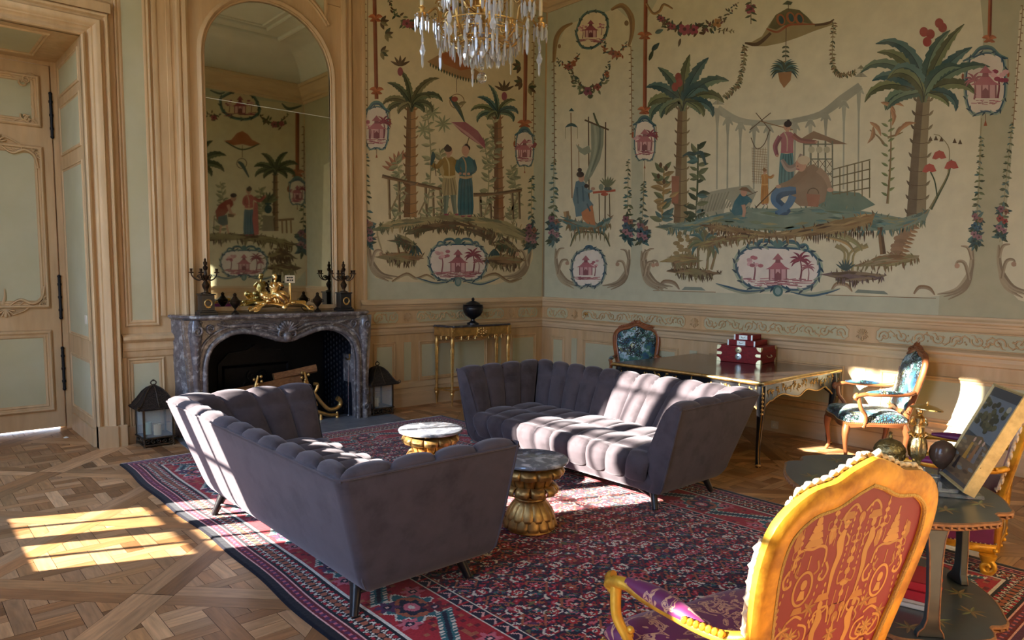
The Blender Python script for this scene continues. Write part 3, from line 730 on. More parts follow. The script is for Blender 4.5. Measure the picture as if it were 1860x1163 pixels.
        s.ell(*X(-0.006*face, 0.958), hd*0.44, hd*0.36, hair, layer+3.4, 0.2*face)
        s.ell(*X(-0.012*face, 0.995), hd*0.2, hd*0.2, hair, layer+3.5)
        for q in (-0.012, 0.018): s.ell(*X(0.006*face+q*face, 0.925), hd*0.05, hd*0.03, HAIR, layer+3.8, n=5)
        s.ell(*X(0.010*face, 0.897), hd*0.08, hd*0.03, PINKD, layer+3.8, n=6)
        if hat: s.poly([X(-0.10, 0.965), X(0, 1.03), X(0.10, 0.965), X(0.03, 0.955), X(-0.03, 0.955)], hat, layer+4)
        for a in (arm or []):
            pts = [X(*p) for p in a[0]]; s.strip(pts, [h*0.075, h*0.07, h*0.05], a[1], layer+4.2, tuple(v*0.85 for v in a[1]))
            e = pts[-1]; s.ell(e[0], e[1], h*0.022, h*0.018, SKIN, layer+4.5)
    def done(s, name, label, group=None):
        o = s.mb.build(name, PAINT, smooth=0); return tag(o, label, 'painting', group)

def mapA(px, py, w): p = at_plane(1, -w-0.0, px, py); return (p[0], -w, p[2])
def mapB(px, py, w): p = at_plane(0, -w, px, py); return (-w, p[1], p[2])
def canvas(art, fn, u0, u1, v0, v1, col):
    art.mb.prism([(u0, v0), (u1, v0), (u1, v1), (u0, v1)], 0.0, 0.003, fn=fn, col=lin(col))
TREEC = [((104, 122, 96), (64, 88, 76)), ((120, 126, 84), (86, 90, 58)), ((84, 112, 104), (54, 82, 80))]
TREEW = [((104, 106, 70), (72, 76, 48)), ((128, 122, 82), (92, 86, 54)), ((88, 98, 68), (60, 70, 48))]
def rod(a, pts, bows, leafs=True):
    a.strip(pts, 7, RUST, 3, (120, 62, 38), 0)
    for (x, y) in bows:
        for s in (-1, 1): a.leaf(x, y, -PI/2+s*0.9, 15, 8, (184, 108, 66), 4, s*0.9); a.leaf(x, y+1, -PI/2+s*1.9, 11, 6, (164, 92, 54), 4)
def hangcart(a, cx, cy, w, h, skew=0.0, kind=0):
    """small hanging cartouche"""
    S = lambda x, y: (cx+x*w/2, cy+y*h/2+skew*x*w/2)
    ring = [S(-0.72, -0.78), S(0, -0.95), S(0.72, -0.78), S(0.88, -0.3), S(0.86, 0.45), S(0.55, 0.9), S(0, 0.86), S(-0.55, 0.9), S(-0.86, 0.45), S(-0.88, -0.3)]
    a.poly(ring, (222, 208, 186), 4); a.scrollframe(ring, w*0.075, 5, BLUE, (140, 156, 136))
    a.strip([S(-1.0, -0.72), S(-0.6, -0.85), S(-0.3, -1.05), S(0, -1.1), S(0.3, -1.05), S(0.6, -0.85), S(1.0, -0.72)], [3, 6, 8, 6, 3], BLUE, 6, TEAL)
    a.temple(cx, cy+h*0.22, h*0.5, PINK, 6); a.smalltree(cx-w*0.25, cy+h*0.24, h*0.4, PINK, 6, kind == 1); a.smalltree(cx+w*0.27, cy+h*0.22, h*0.48, PINKD, 6, kind == 0)
    a.hatch(cx-w*0.28, cx+w*0.28, cy+h*0.28, 18, PINK, 6.5, 4, (4, 14))
    for s in (-1, 1): a.line([S(s*1.0, -0.7), S(s*1.0, -0.35)], 0.9, BROWND, 5, 0); a.ell(*S(s*1.0, -0.25), 2.6, 6, RUST, 5)
    a.line([S(0, 0.9), S(0, 1.12)], 1.0, BROWND, 5, 0); a.poly([S(0, 1.08), S(0.08, 1.28), S(-0.08, 1.28)], RUST, 5.5)
def bigcart(a, cx, cy, w, h, skew=0.0, kind=0):
    S = lambda x, y: (cx+x*w/2, cy+y*h/2+skew*x*w/2)
    ring = [S(-0.35, -0.92), S(0.35, -0.92), S(0.75, -0.80), S(0.98, -0.30), S(0.96, 0.30), S(0.72, 0.84), S(0.3, 0.96), S(0.0, 0.80), S(-0.3, 0.96), S(-0.72, 0.84), S(-0.96, 0.30), S(-0.98, -0.30), S(-0.75, -0.80)]
    a.poly(ring, (224, 212, 196), 4); a.scrollframe(ring, w*0.05, 5, BLUE, (150, 160, 136))
    for s in (-1, 1):
        a.curl(*S(s*0.62, -0.86), w*0.07, 0 if s < 0 else PI, 0.9*s, w*0.03, BLUE, 6, TEAL)
        a.strip([S(s*0.30, 1.0), S(s*0.75, 1.10), S(s*1.15, 0.95), S(s*1.45, 0.78)], [w*0.02, w*0.05, w*0.045, w*0.01], BLUE, 6, (160, 164, 136))
        a.strip([S(s*0.05, -0.95), S(s*0.2, -1.15), S(s*0.42, -1.12), S(s*0.5, -0.95)], [w*0.03, w*0.05, w*0.03], TEAL, 6, BLUE)
    a.ell(*S(0, -1.05), w*0.06, h*0.09, TEAL, 6.5); a.ell(*S(0, 1.0), w*0.06, h*0.12, TEAL, 6.5); a.ell(*S(0, 1.0), w*0.035, h*0.08, (130, 150, 140), 7)
    a.temple(cx, cy+h*0.26, h*0.58, PINK, 6); a.smalltree(cx-w*0.28, cy+h*0.26, h*0.56, PINK, 6); a.smalltree(cx+w*0.26, cy+h*0.26, h*0.6, PINKD, 6, True); a.smalltree(cx+w*0.35, cy+h*0.27, h*0.4, PINK, 6, True)
    a.hatch(cx-w*0.36, cx+w*0.36, cy+h*0.28, 40, PINK, 6.5, h*0.05, (6, w*0.16)); a.hatch(cx-w*0.25, cx+w*0.25, cy+h*0.36, 20, PINK, 6.5, h*0.03, (5, 20))
def footscroll(a, x, y, s, k=1.0, skew=0.0):
    """acanthus scrolls climbing at the foot of a field; s = side"""
    for q, (dx, dy, r) in enumerate(((0, -78, 1.0), (6, -40, 0.8), (14, -12, 0.6))):
        a.strip([(x+s*2*k, y-95*k), (x+s*5*k, y-50*k), (x+s*(16+dx)*k, y-14*k), (x+s*(48+dx*1.5)*k, y+(4-q*5)*k+skew*s*40*k)], [3*k, 9*k, 11*k, 7*k, 2*k], (164, 148, 118), 3+q*0.5, (134, 116, 90))
    a.strip([(x+s*8*k, y-30*k), (x+s*16*k, y-62*k), (x+s*30*k, y-66*k), (x+s*34*k, y-54*k)], [6*k, 7*k, 5*k, 3*k], (170, 152, 122), 4, (140, 120, 92)); a.ell(x+s*31*k, y-58*k, 5*k, 5*k, (176, 140, 112), 5)
    a.strip([(x+s*3*k, y-70*k), (x+s*10*k, y-92*k), (x+s*24*k, y-96*k)], [6*k, 6*k, 2*k], (170, 152, 122), 4, (140, 120, 92))
def sidevine(a, x0, y0, x1, y1, fl=BLUE):
    PINKD = (128, 84, 92); PINK = (150, 108, 112); RUST = (138, 96, 74)
    a.vine([(x0, y0), ((x0+x1)/2, (y0+y1)/2), (x1, y1)], int((y1-y0)/5.2), 5.5, [LEAF, LEAFD, TEAL], OLIVE, 1.1, grow=2.6)
    for (t, c) in ((0.72, PINKD), (0.80, fl), (0.88, PINK), (0.94, TEALD)):
        x = x0+(x1-x0)*t; y = y0+(y1-y0)*t; a.flower(x-4, y, 7, c, 5); a.flower(x+5, y+5, 6, c if t > 0.75 else RUST, 5)
        for q in range(5): a.leaf(x, y+3, a.r.uniform(0, 2*PI), 17, 6, a.r.choice([TEALD, LEAFD, TEAL]), 4.4)
def beads(a, x0, y0, x1, y1):
    a.line([(x0, y0), (x1, y1)], 1.4, BROWN, 3, 0); n = int(abs(y1-y0)/7)
    for k in range(n):
        t = k/n; a.leaf(x0+(x1-x0)*t, y0+(y1-y0)*t, 0.2 if k % 2 else PI-0.2, 5, 2.2, BROWN, 3)

# --- picture on the back wall, between the chimney piece and the corner
a = Art(mapA, 5)
canvas(a, fA, -2.93, -0.02, 1.30, 5.22, GREENB)
a.poly([(662, -10), (972, -10), (968, 470), (955, 500), (900, 517), (720, 512), (682, 505), (668, 470)], (208, 192, 152), 0.6, 0.0)
a.strip([(668, -10), (668, 250)], 1.2, BROWN, 2); beads(a, 661, 0, 664, 240)
beads(a, 970, 20, 969, 260)
rod(a, [(680, -10), (684, 180)], [(682, 34), (684, 166)]); rod(a, [(955, 90), (953, 232)], [(953, 226)])
for x, y, s in ((692, 40, 1), (700, 62, 1), (692, 95, 1), (945, 120, -1), (948, 150, -1), (960, 160, 1)):
    for q in range(4): a.leaf(x, y, (-0.9 if s > 0 else -2.2)+q*0.7*s, 15, 7, a.r.choice([LEAFD, BROWND, OLIVE]), 4)
hangcart(a, 684, 233, 48, 84, 0.0, 0); hangcart(a, 953, 271, 36, 68, 0.05, 1)
a.garland([(702, -5), (722, 30), (750, 45), (790, 30)], 9, [LEAFD, LEAF, BROWND], [(0.55, 9, PINKD), (0.68, 8, RED)], 50)
a.garland([(790, 30), (840, 5), (880, -8)], 8, [LEAFD, LEAF, BROWND], [(0.3, 7, RED)], 30)
a.palm(745, 190, 395, 19, [(170, 1.0, 120, 0.26), (150, 1.05, 100, 0.26), (118, 1.1, 60, 0.26), (95, 1.25, 40, 0.24), (66, 1.35, 70, 0.28), (40, 1.2, 110, 0.28), (15, 0.85, 120, 0.26), (195, 0.55, 90, 0.24), (-10, 0.5, 90, 0.24), (55, 0.8, 130, 0.2)], 52, TREEW, 2, 12, 2, ((152, 112, 66), (112, 78, 44)))
a.palm(906, 205, 405, 15, [(172, 1.0, 110, 0.26), (148, 1.15, 90, 0.26), (120, 1.05, 70, 0.26), (92, 1.2, 50, 0.22), (60, 0.9, 80, 0.24), (30, 0.9, 110, 0.28), (5, 0.8, 120, 0.26), (195, 0.5, 90, 0.2)], 44, TREEC, -2, 11, 2, ((142, 98, 60), (104, 70, 42)))
for x, y in ((727, 120), (916, 165)):
    for q in range(5): a.leaf(x, y, -PI*(0.15+0.175*q), 20, 5, BROWND, 4)
    a.ell(x, y+10, 5, 8, PINKD, 5)
# canopy, parrot, parasol
a.poly([(776, 112), (800, 128), (835, 142), (870, 146), (880, 138), (858, 122), (840, 104), (820, 96), (800, 98)], (168, 128, 84), 3); a.poly([(800, 98), (822, 90), (842, 104), (860, 124), (836, 128), (806, 116)], (160, 92, 48), 4)
for k in range(20): t = k/19; a.leaf(782+94*t, 114+30*math.sin(t*1.6), PI/2, 8, 3, LEAFD, 5)
a.line([(829, 142), (829, 168)], 1.0, BROWND, 3, 0); a.strip(spiral(830, 184, 13, 13, 0, 1, 16), 1.4, BROWN, 3)
a.strip([(818, 176), (828, 190), (836, 204), (844, 222)], [6, 10, 7, 1.5], TEALD, 5, LEAFD); a.ell(826, 180, 6, 5, RED, 6); a.leaf(832, 190, -0.3, 16, 7, OLIVE, 6)
a.poly([(820, 222), (846, 222), (868, 238), (880, 256), (882, 270), (860, 256), (838, 240)], (150, 84, 92), 6); a.strip([(820, 222), (850, 244), (881, 270)], [1, 5, 1], (188, 140, 132), 6.6); a.line([(856, 238), (848, 262), (842, 282)], 1.4, BROWND, 5, 0)
# light foliage behind the couple
for (x, y0, y1) in ((775, 395, 180), (800, 395, 270), (880, 395, 250), (930, 400, 300), (720, 395, 285), (893, 300, 200)):
    a.vine([(x, y0), (x+8, (y0+y1)/2), (x-2, y1)], 26, 15, [(150, 148, 108), (138, 140, 104), (164, 158, 118)], (150, 144, 106), 2.2, layer=1.4)
for x, y in ((785, 205), (770, 235), (805, 225)):
    for q in range(9): a.leaf(x, y, q*0.7, 17, 4, (150, 152, 112), 2)
for q in range(8): a.leaf(716+q*2, 310-q*3, -PI/2+0.3*(q-4), 24, 7, (172, 116, 84), 2)
# fence
for (x0, y0, x1, y1) in ((694, 320, 745, 332), (745, 332, 812, 346), (860, 354, 905, 352), (905, 352, 948, 345)): a.strip([(x0, y0), (x1, y1)], [7, 5], BROWN, 3, BROWND)
for x, y in ((706, 325), (724, 328), (773, 340), (786, 342), (800, 345), (872, 352), (890, 352), (930, 348), (942, 346)): a.strip([(x, y), (x+2, 398)], [5, 4], (146, 128, 92), 2.5, BROWND)
for x in (706, 760, 880, 925): a.strip([(x, 390), (x+22, 345)], [3, 3], (146, 128, 92), 2.4)
# island
a.ground([(690, 410), (720, 400), (770, 396), (820, 388), (870, 394), (920, 402), (962, 425)], [(690, 418), (735, 414), (780, 408), (820, 412), (880, 418), (925, 432), (958, 440)], [(150, 138, 96), (124, 112, 76), (98, 100, 70), (168, 146, 100)], 3, 60)
a.ground([(740, 418), (790, 404), (850, 404), (905, 424)], [(752, 426), (795, 416), (850, 420), (895, 440)], [BROWND, (110, 88, 58), (90, 84, 56)], 4, 30)
for (x, y, s) in ((735, 455, 1), (918, 462, -1)):
    a.ground([(x-38, y+8), (x, y+2), (x+34, y+10)], [(x-30, y+16), (x, y+22), (x+26, y+18)], [BROWN, BROWND, OLIVE], 4, 22)
    a.ground([(x-20, y-22), (x+2, y-24), (x+22, y-8)], [(x-12, y-14), (x+6, y-10), (x+20, y-2)], [OLIVE, BROWND, LEAFD], 4, 14)
    for q in (-10, 2, 12): a.strip([(x+q, y+6), (x+q-3*s, y-12)], [4, 3], BROWND, 4, BROWN)
    for q in range(5): a.leaf(x+20*s, y-10, PI/2+s*(q-2)*0.3, 22, 5, TEALD, 5)
    a.line([(x-42*s, y-2), (x-50*s, y-34), (x-38*s, y-52)], 3, (160, 146, 110), 3)
# the couple
a.figure(818, 391, 126, (150, 120, 60), (196, 178, 128), -0.03, 1, 6, skirt=(168, 150, 106), legs=(112, 126, 106), arm=[([(-0.09, 0.79), (-0.17, 0.70), (-0.26, 0.745)], (150, 120, 60)), ([(0.09, 0.79), (0.14, 0.68), (0.16, 0.60)], (150, 120, 60))])
a.strip([(783, 300), (787, 285), (786, 276)], [3, 8, 3], TEALD, 11); a.line([(789, 296), (792, 320)], 1.4, BROWND, 11, 0); a.strip([(800, 300), (803, 312), (805, 322)], [5, 8, 1], (170, 150, 104), 10)
a.figure(846, 394, 130, (60, 104, 106), (176, 150, 110), 0.0, -1, 6.5, skirt=(52, 98, 104), legs=None, hat=None, arm=[([(-0.09, 0.79), (-0.11, 0.66), (-0.02, 0.60)], (58, 100, 104)), ([(0.09, 0.79), (0.12, 0.66), (0.04, 0.60)], (58, 100, 104))])
for q in (-4, 6): a.strip([(846+q, 392), (846+q, 374)], [6, 6], SKIN, 7.8)
bigcart(a, 832, 476, 106, 72, 0.0)
for s, x in ((1, 668), (-1, 964)): footscroll(a, x, 508, s, 0.8)
a.strip([(712, 512), (738, 498), (756, 506), (775, 500), (790, 508)], [3, 6, 5, 4, 2], (164, 148, 112), 4, BROWN); a.strip([(875, 505), (900, 498), (925, 512), (948, 506)], [3, 6, 5, 2], (164, 148, 112), 4, BROWN)
sidevine(a, 665, 280, 668, 450, (120, 84, 88)); sidevine(a, 966, 320, 964, 450, (120, 84, 88))
a.done('wall_painting', 'painted canvas of a couple under a parasol between palms, right of the mirror')

# --- right-hand wall: narrow picture next to the corner
b = Art(mapB, 9)
canvas(b, fB, -1.66, -0.02, 1.30, 5.22, GREENB)
b.poly([(1008, 90), (1030, 45), (1120, 15), (1148, 40), (1146, 470), (1138, 505), (1115, 518), (1030, 514), (1010, 490)], CREAM, 0.6, 0.0)
b.strip([(988, 20), (985, 545)], 7, (176, 158, 124), 2, (140, 124, 96), 0)
ring = [(1046, 60), (1058, 30), (1078, 20), (1098, 26), (1104, 45), (1098, 68), (1078, 86), (1056, 84)]
b.poly(ring, (218, 202, 168), 4); b.scrollframe(ring, 4.5, 5, TEALD, TEAL); b.temple(1073, 68, 32, PINKD, 6); b.smalltree(1058, 70, 24, PINK, 6); b.smalltree(1092, 64, 22, PINK, 6); b.hatch(1055, 1095, 74, 20, PINK, 6, 3, (5, 14))
b.strip([(1040, 42), (1022, 52), (1010, 72), (1006, 112)], [3, 8, 9, 5], BROWN, 3, (160, 128, 84)); b.strip([(1110, 18), (1130, 10), (1146, 30), (1148, 58), (1142, 84)], [4, 9, 11, 8, 4], BROWN, 3, (160, 128, 84)); b.ell(1138, 42, 4, 5, BROWN, 4); b.ell(1016, 84, 3, 4, BROWN, 4)
b.garland([(1012, 108), (1030, 122), (1044, 112), (1052, 96)], 7, [LEAFD, TEALD, RUST], [(0.45, 7, RED), (0.6, 6, RUST)], 44)
b.garland([(1094, 74), (1104, 92), (1124, 98), (1138, 74)], 8, [LEAFD, TEALD, RUST], [(0.5, 8, RED), (0.65, 7, RUST)], 44)
b.garland([(1038, 122), (1044, 148), (1072, 166), (1100, 140), (1110, 106)], 9, [LEAFD, TEALD, BROWND, LEAF], [(0.48, 9, (126, 60, 80)), (0.62, 7, RED), (0.8, 6, RUST)], 90)
for q in range(8): b.leaf(1068+q, 168, PI/2+0.25*(q-4), 12, 4, LEAFD, 4)
beads(b, 1006, 112, 1007, 300); beads(b, 1146, 84, 1148, 250)
rod(b, [(1173, -10), (1171, 208)], [(1171, 66), (1171, 202)])
b.leaf(1184, 92, -0.8, 20, 9, TEALD, 4); b.leaf(1190, 60, -0.4, 16, 8, TEAL, 4); b.leaf(1179, 110, -1.2, 22, 7, LEAFD, 4)
hangcart(b, 1171, 256, 42, 78, 0.04, 0)
b.line([(1171, 300), (1169, 380)], 1.1, OLIVE, 3, 0)
# tent of thin poles, hanging cloth, seated lady
b.line([(1037, 205), (1039, 360)], 2, BROWN, 3, 0); b.line([(1069, 212), (1070, 370)], 2.2, BROWND, 3, 0); b.line([(1100, 222), (1099, 400)], 2.2, BROWND, 3, 0); b.line([(1051, 262), (1052, 330)], 1.4, BROWN, 3, 0)
b.strip([(1062, 218), (1106, 236)], [3, 3], BROWND, 4); b.strip([(1078, 205), (1084, 222), (1090, 232)], [3, 4, 2], LEAFD, 5)
b.poly([(1026, 232), (1031, 226), (1038, 223), (1045, 226), (1050, 232), (1038, 229)], TEALD, 4); b.poly([(1033, 202), (1038, 196), (1043, 202)], TEALD, 4)
for x in (1027, 1049): b.line([(x, 232), (x, 252)], 0.8, OLIVE, 3, 0)
b.poly([(1073, 224), (1097, 230), (1096, 262), (1090, 290), (1076, 318), (1064, 334), (1060, 326), (1070, 300), (1074, 270)], (134, 140, 118), 3.4); b.strip([(1080, 228), (1082, 270), (1068, 322)], [4, 5, 2], (156, 160, 136), 4); b.strip([(1090, 232), (1088, 270), (1074, 312)], [3, 4, 2], (112, 122, 104), 4)
b.poly([(1046, 262), (1058, 270), (1070, 264), (1074, 276), (1062, 282), (1052, 276)], (134, 140, 118), 3.4)
b.poly([(1040, 362), (1046, 330), (1056, 326), (1066, 336), (1070, 362), (1078, 372), (1074, 384), (1060, 392), (1046, 394), (1044, 376)], (96, 122, 128), 6); b.poly([(1056, 386), (1076, 372), (1080, 398), (1082, 410), (1066, 406), (1058, 398)], (186, 122, 78), 6.4)
for p in (((1048, 340), (1050, 370)), ((1058, 338), (1060, 366)), ((1066, 370), (1072, 384))): b.line(p, 3, (72, 98, 108), 7, 0)
b.ell(1056, 323, 5.5, 8, SKIN, 7, j=0.02); b.ell(1054, 317, 7, 5.5, HAIR, 8); b.ell(1053, 309, 4, 4, HAIR, 8); b.strip([(1062, 342), (1070, 348), (1076, 346)], [6, 5, 4], (112, 136, 138), 8); b.ell(1065, 338, 4, 4, HAIR, 8); b.ell(1077, 343, 4, 3, SKIN, 8)
b.strip([(1077, 350), (1118, 346)], [4, 4], (166, 76, 52), 6); b.ell(1098, 353, 7, 3, (166, 76, 52), 6); b.ell(1092, 340, 4.5, 6, (128, 140, 120), 7); b.ell(1104, 343, 7, 4, TEALD, 7)
for q in range(7): b.leaf(1104, 340, -PI/2+0.28*(q-3), 20, 4, LEAF, 7)
for x in (1088, 1107): b.line([(x, 352), (x+1, 402)], 1.6, BROWND, 5, 0)
b.ground([(1030, 396), (1050, 402), (1085, 406), (1112, 392)], [(1034, 410), (1055, 416), (1090, 416), (1106, 408)], [(122, 138, 122), TEAL, OLIVE, BROWN], 5, 26)
b.strip([(1028, 384), (1034, 408), (1052, 420)], [10, 8, 4], (176, 140, 96), 4.6, BROWN)
for s in (-1, 1): b.strip([(1072, 422), (1072+s*24, 424), (1072+s*36, 448)], [3, 6, 2], LEAFD, 5, OLIVE)
for q in range(10): b.leaf(1038+q*7.5, 422, PI/2, 12+6*abs(math.sin(q)), 2.4, OLIVE, 5)
ring = [(1066, 452), (1082, 452), (1094, 462), (1100, 484), (1094, 510), (1078, 522), (1070, 518), (1054, 522), (1042, 510), (1038, 486), (1046, 462)]
b.poly(ring, (220, 212, 196), 4); b.scrollframe(ring, 5, 5, BLUE, (150, 160, 140)); b.ell(1070, 450, 8, 5, BLUE, 6); b.temple(1064, 500, 36, PINK, 6); b.smalltree(1080, 502, 30, PINK, 6); b.hatch(1048, 1090, 506, 22, PINK, 6, 3, (5, 16))
sidevine(b, 1006, 290, 1006, 440); sidevine(b, 1141, 290, 1140, 440); sidevine(b, 1169, 330, 1166, 440)
footscroll(b, 1008, 520, 1, 0.72, 0.05); footscroll(b, 1144, 522, -1, 0.72, -0.05)
for s, x0 in ((1, 1164),): footscroll(b, x0, 524, s, 0.72, 0.05)
b.done('wall_painting', 'narrow painted canvas of a seated lady with a small table, nearest the room corner')

# --- right-hand wall: the wide picture
c = Art(mapB, 13)
canvas(c, fB, -5.10, -1.66, 1.30, 5.22, GREENB)
c.poly([(1172, 40), (1200, -12), (1780, -12), (1786, 60), (1778, 300), (1766, 480), (1752, 528), (1690, 540), (1300, 532), (1200, 526), (1172, 505), (1166, 470)], CREAM, 0.6, 0.0)
c.strip([(1186, 528), (1300, 531)], 1.2, BROWN, 2, None, 0); c.strip([(1500, 536), (1700, 542)], 1.2, BROWN, 2, None, 0); c.poly([(1244, 521), (1274, 522), (1282, 528), (1238, 527)], (128, 136, 120), 2); c.poly([(1558, 526), (1606, 529), (1614, 535), (1552, 532)], (128, 136, 120), 2)
c.garland([(1196, 28), (1216, 46), (1260, 54), (1300, 44), (1345, 0)], 11, [LEAFD, TEALD, (112, 60, 60), BROWND], [(0.42, 12, (150, 72, 86)), (0.5, 10, PINKD), (0.1, 6, PINKD), (0.78, 9, (160, 112, 60)), (0.3, 7, PINKD)], 130)
c.strip([(1174, 6), (1186, 24), (1198, 20), (1206, 8), (1222, 16)], [4, 5, 5, 3], (170, 132, 84), 3, BROWN); c.leaf(1236, 70, 1.8, 16, 5, BROWND, 4); c.vine([(1290, 48), (1312, 56), (1334, 56)], 12, 7, [BROWND, OLIVE])
c.flower(1364, 16, 11, PINKD); c.line([(1364, -5), (1364, 44)], 1.4, BROWND, 3, 0)
for q in range(6): c.leaf(1364, 4+q*6, (0.4 if q % 2 else PI-0.4), 12, 4, LEAFD, 4)
# tilted canopy with garlands and hanging basket
c.poly([(1353, 77), (1366, 76), (1384, 66), (1396, 46), (1410, 26), (1430, 15), (1450, 18), (1466, 30), (1478, 43), (1496, 42), (1514, 36), (1510, 46), (1480, 56), (1450, 68), (1420, 78), (1390, 84), (1366, 84)], (156, 138, 96), 4)
c.poly([(1396, 50), (1408, 28), (1430, 15), (1452, 18), (1468, 32), (1476, 44), (1456, 40), (1440, 46), (1424, 46), (1410, 54)], (104, 96, 60), 5)
for (x, y) in ((1418, 36), (1436, 32), (1452, 34)): c.ell(x, y, 8, 11, (150, 92, 54), 5.5, -0.3); c.ell(x+1, y, 4.5, 8, TEALD, 6, -0.3)
c.strip([(1392, 52), (1412, 58), (1432, 46), (1456, 44), (1480, 44)], [2, 4, 4, 3, 2], RUST, 6); c.strip([(1353, 78), (1376, 80), (1400, 60)], [3, 7, 5], BROWND, 5); c.strip([(1480, 46), (1504, 42), (1515, 35)], [4, 5, 2], BROWND, 5)
c.poly([(1421, 8), (1430, 1), (1440, 4), (1436, 9)], LEAFD, 5); c.line([(1432, 4), (1432, 18)], 1.2, BROWND, 5, 0)
c.line([(1428, 46), (1427, 124)], 1.4, BROWND, 5, 0)
for y in (84, 92, 100): c.leaf(1427, y, 0.5, 8, 4, LEAFD, 6); c.leaf(1427, y, PI-0.5, 8, 4, LEAFD, 6)
c.strip(spiral(1427, 122, 10, 10, PI, 0.5, 10), 2, BROWN, 6); c.poly([(1413, 132), (1438, 130), (1436, 146), (1424, 160), (1416, 148)], (150, 108, 66), 7)
for q in range(16): 
    t = -PI/2+(q-7.5)*0.22; c.leaf(1425, 130, t, 30, 4, [TEALD, LEAFD, TEAL][q % 3], 7.5, 0.9*(1 if q > 7 else -1))
for pts in ([(1353, 84), (1348, 130), (1336, 160), (1314, 178)], [(1514, 42), (1512, 110), (1524, 136), (1556, 132)]):
    c.vine(pts, 60, 7, [BROWN, OLIVE, LEAFD], OLIVE, 1.6)
# left palm with acanthus leaves
c.palm(1236, 186, 405, 20, [(176, 1.15, 110, 0.34), (160, 1.05, 90, 0.36), (135, 1.15, 70, 0.34), (112, 1.2, 40, 0.34), (88, 1.35, 20, 0.34), (70, 1.45, 30, 0.38), (48, 1.5, 70, 0.38), (28, 1.25, 90, 0.34), (8, 1.05, 110, 0.32), (192, 0.8, 90, 0.3), (-10, 0.75, 90, 0.28), (60, 0.9, 120, 0.4), (-22, 0.6, 60, 0.24), (205, 0.6, 60, 0.24)], 62, TREEC, 4, 10, 2, ((150, 132, 92), (112, 88, 60)))
c.poly([(1220, 320), (1234, 320), (1232, 370), (1220, 370)], (146, 92, 66), 3.4)
for (x, y) in ((1232, 140), (1226, 158), (1234, 150)): c.ell(x, y, 6, 8, RED, 8)
for (x, h, cl) in ((1264, 140, LEAFD), (1202, 100, (160, 132, 84))):
    c.vine([(x, 402), (x+3, 402-h*0.5), (x+4, 402-h)], 18, 22, [cl, LEAF, TEAL], cl, 3.4)
c.strip([(1240, 284), (1252, 278), (1262, 280)], [2, 6, 3], TEALD, 5); c.strip([(1262, 280), (1274, 278), (1282, 300)], [3, 8, 3], TEALD, 5)
for (x, y) in ((1200, 300), (1210, 306), (1196, 320), (1206, 330)): c.ell(x, y, 3, 5, BROWND, 5)
for (x, y) in ((1202, 352), (1194, 376), (1216, 358)): c.leaf(x, y, -0.5, 20, 8, (170, 138, 84), 5)
# colonnade behind the family
colz = (162, 160, 138)
c.strip([(1303, 198), (1340, 218), (1385, 224), (1440, 220)], [16, 12, 10, 9], colz, 1.4); c.strip([(1440, 220), (1490, 208), (1530, 180), (1563, 156)], [9, 12, 16, 14], colz, 1.4)
for x0, y0 in ((1303, 196), (1322, 212), (1345, 222), (1370, 226), (1396, 226), (1444, 222), (1472, 216), (1500, 204), (1533, 182), (1560, 156)):
    c.strip([(x0, y0), (x0-1, 344)], [10, 4, 3, 3, 3], colz, 1.4)
    c.strip([(x0-9, y0+16), (x0, y0+5), (x0+9, y0+15)], [2, 8, 2], colz, 1.5)
for (x, y) in ((1304, 190), (1564, 140)): c.poly([(x-12, y), (x, y-10), (x+12, y)], GREY, 2); c.poly([(x-7, y-15), (x, y-22), (x+7, y-15)], (130, 124, 98), 2); c.line([(x, y-22), (x, y)], 1, OLIVE, 2, 0)
c.line([(1373, 205), (1400, 238)], 1.5, BROWND, 5, 0); c.line([(1400, 205), (1362, 236)], 1.5, BROWND, 5, 0); c.line([(1380, 220), (1440, 236)], 1.8, BROWN, 5, 0)
for k in range(9): c.line([(1366+k*3, 268), (1368+k*3.4, 334)], 0.7, BROWN, 3, 0)
for k in range(14): c.line([(1366, 270+k*4.6), (1394, 272+k*4.6)], 0.6, BROWN, 3, 0)
c.strip([(1364, 250), (1374, 270), (1388, 262), (1398, 236)], 1.4, BROWND, 4)
# rock arch, water and ground
c.poly([(1264, 392), (1266, 368), (1284, 350), (1310, 344), (1360, 336), (1374, 350), (1360, 380), (1336, 392), (1326, 364), (1318, 362), (1314, 392)], (166, 162, 136), 2)
for q in range(14): c.strip([(1270+q*5, 388-q), (1276+q*6, 356-q)], [3, 2], (140, 136, 112), 2.6)
c.ground([(1200, 410), (1250, 402), (1310, 388), (1360, 378), (1430, 380), (1500, 374), (1560, 382), (1640, 396), (1690, 380)], [(1215, 416), (1260, 420), (1310, 408), (1370, 418), (1430, 420), (1500, 416), (1560, 420), (1630, 418), (1680, 402)], [(128, 142, 122), (96, 126, 120), (146, 140, 100), (112, 122, 94), (92, 112, 100)], 3, 130)
c.ground([(1292, 408), (1330, 412), (1400, 424), (1470, 412), (1540, 396), (1590, 388)], [(1290, 416), (1330, 424), (1400, 432), (1470, 430), (1540, 420), (1584, 404)], [(140, 116, 76), BROWND, (164, 138, 92), BROWN], 5, 60)
c.ground([(1280, 438), (1330, 428), (1380, 428)], [(1276, 450), (1330, 438), (1376, 434)], [(150, 134, 84), BROWN, OLIVE], 5, 24)
c.poly([(1462, 360), (1500, 346), (1560, 350), (1590, 372), (1560, 384), (1500, 382)], (112, 130, 110), 4)
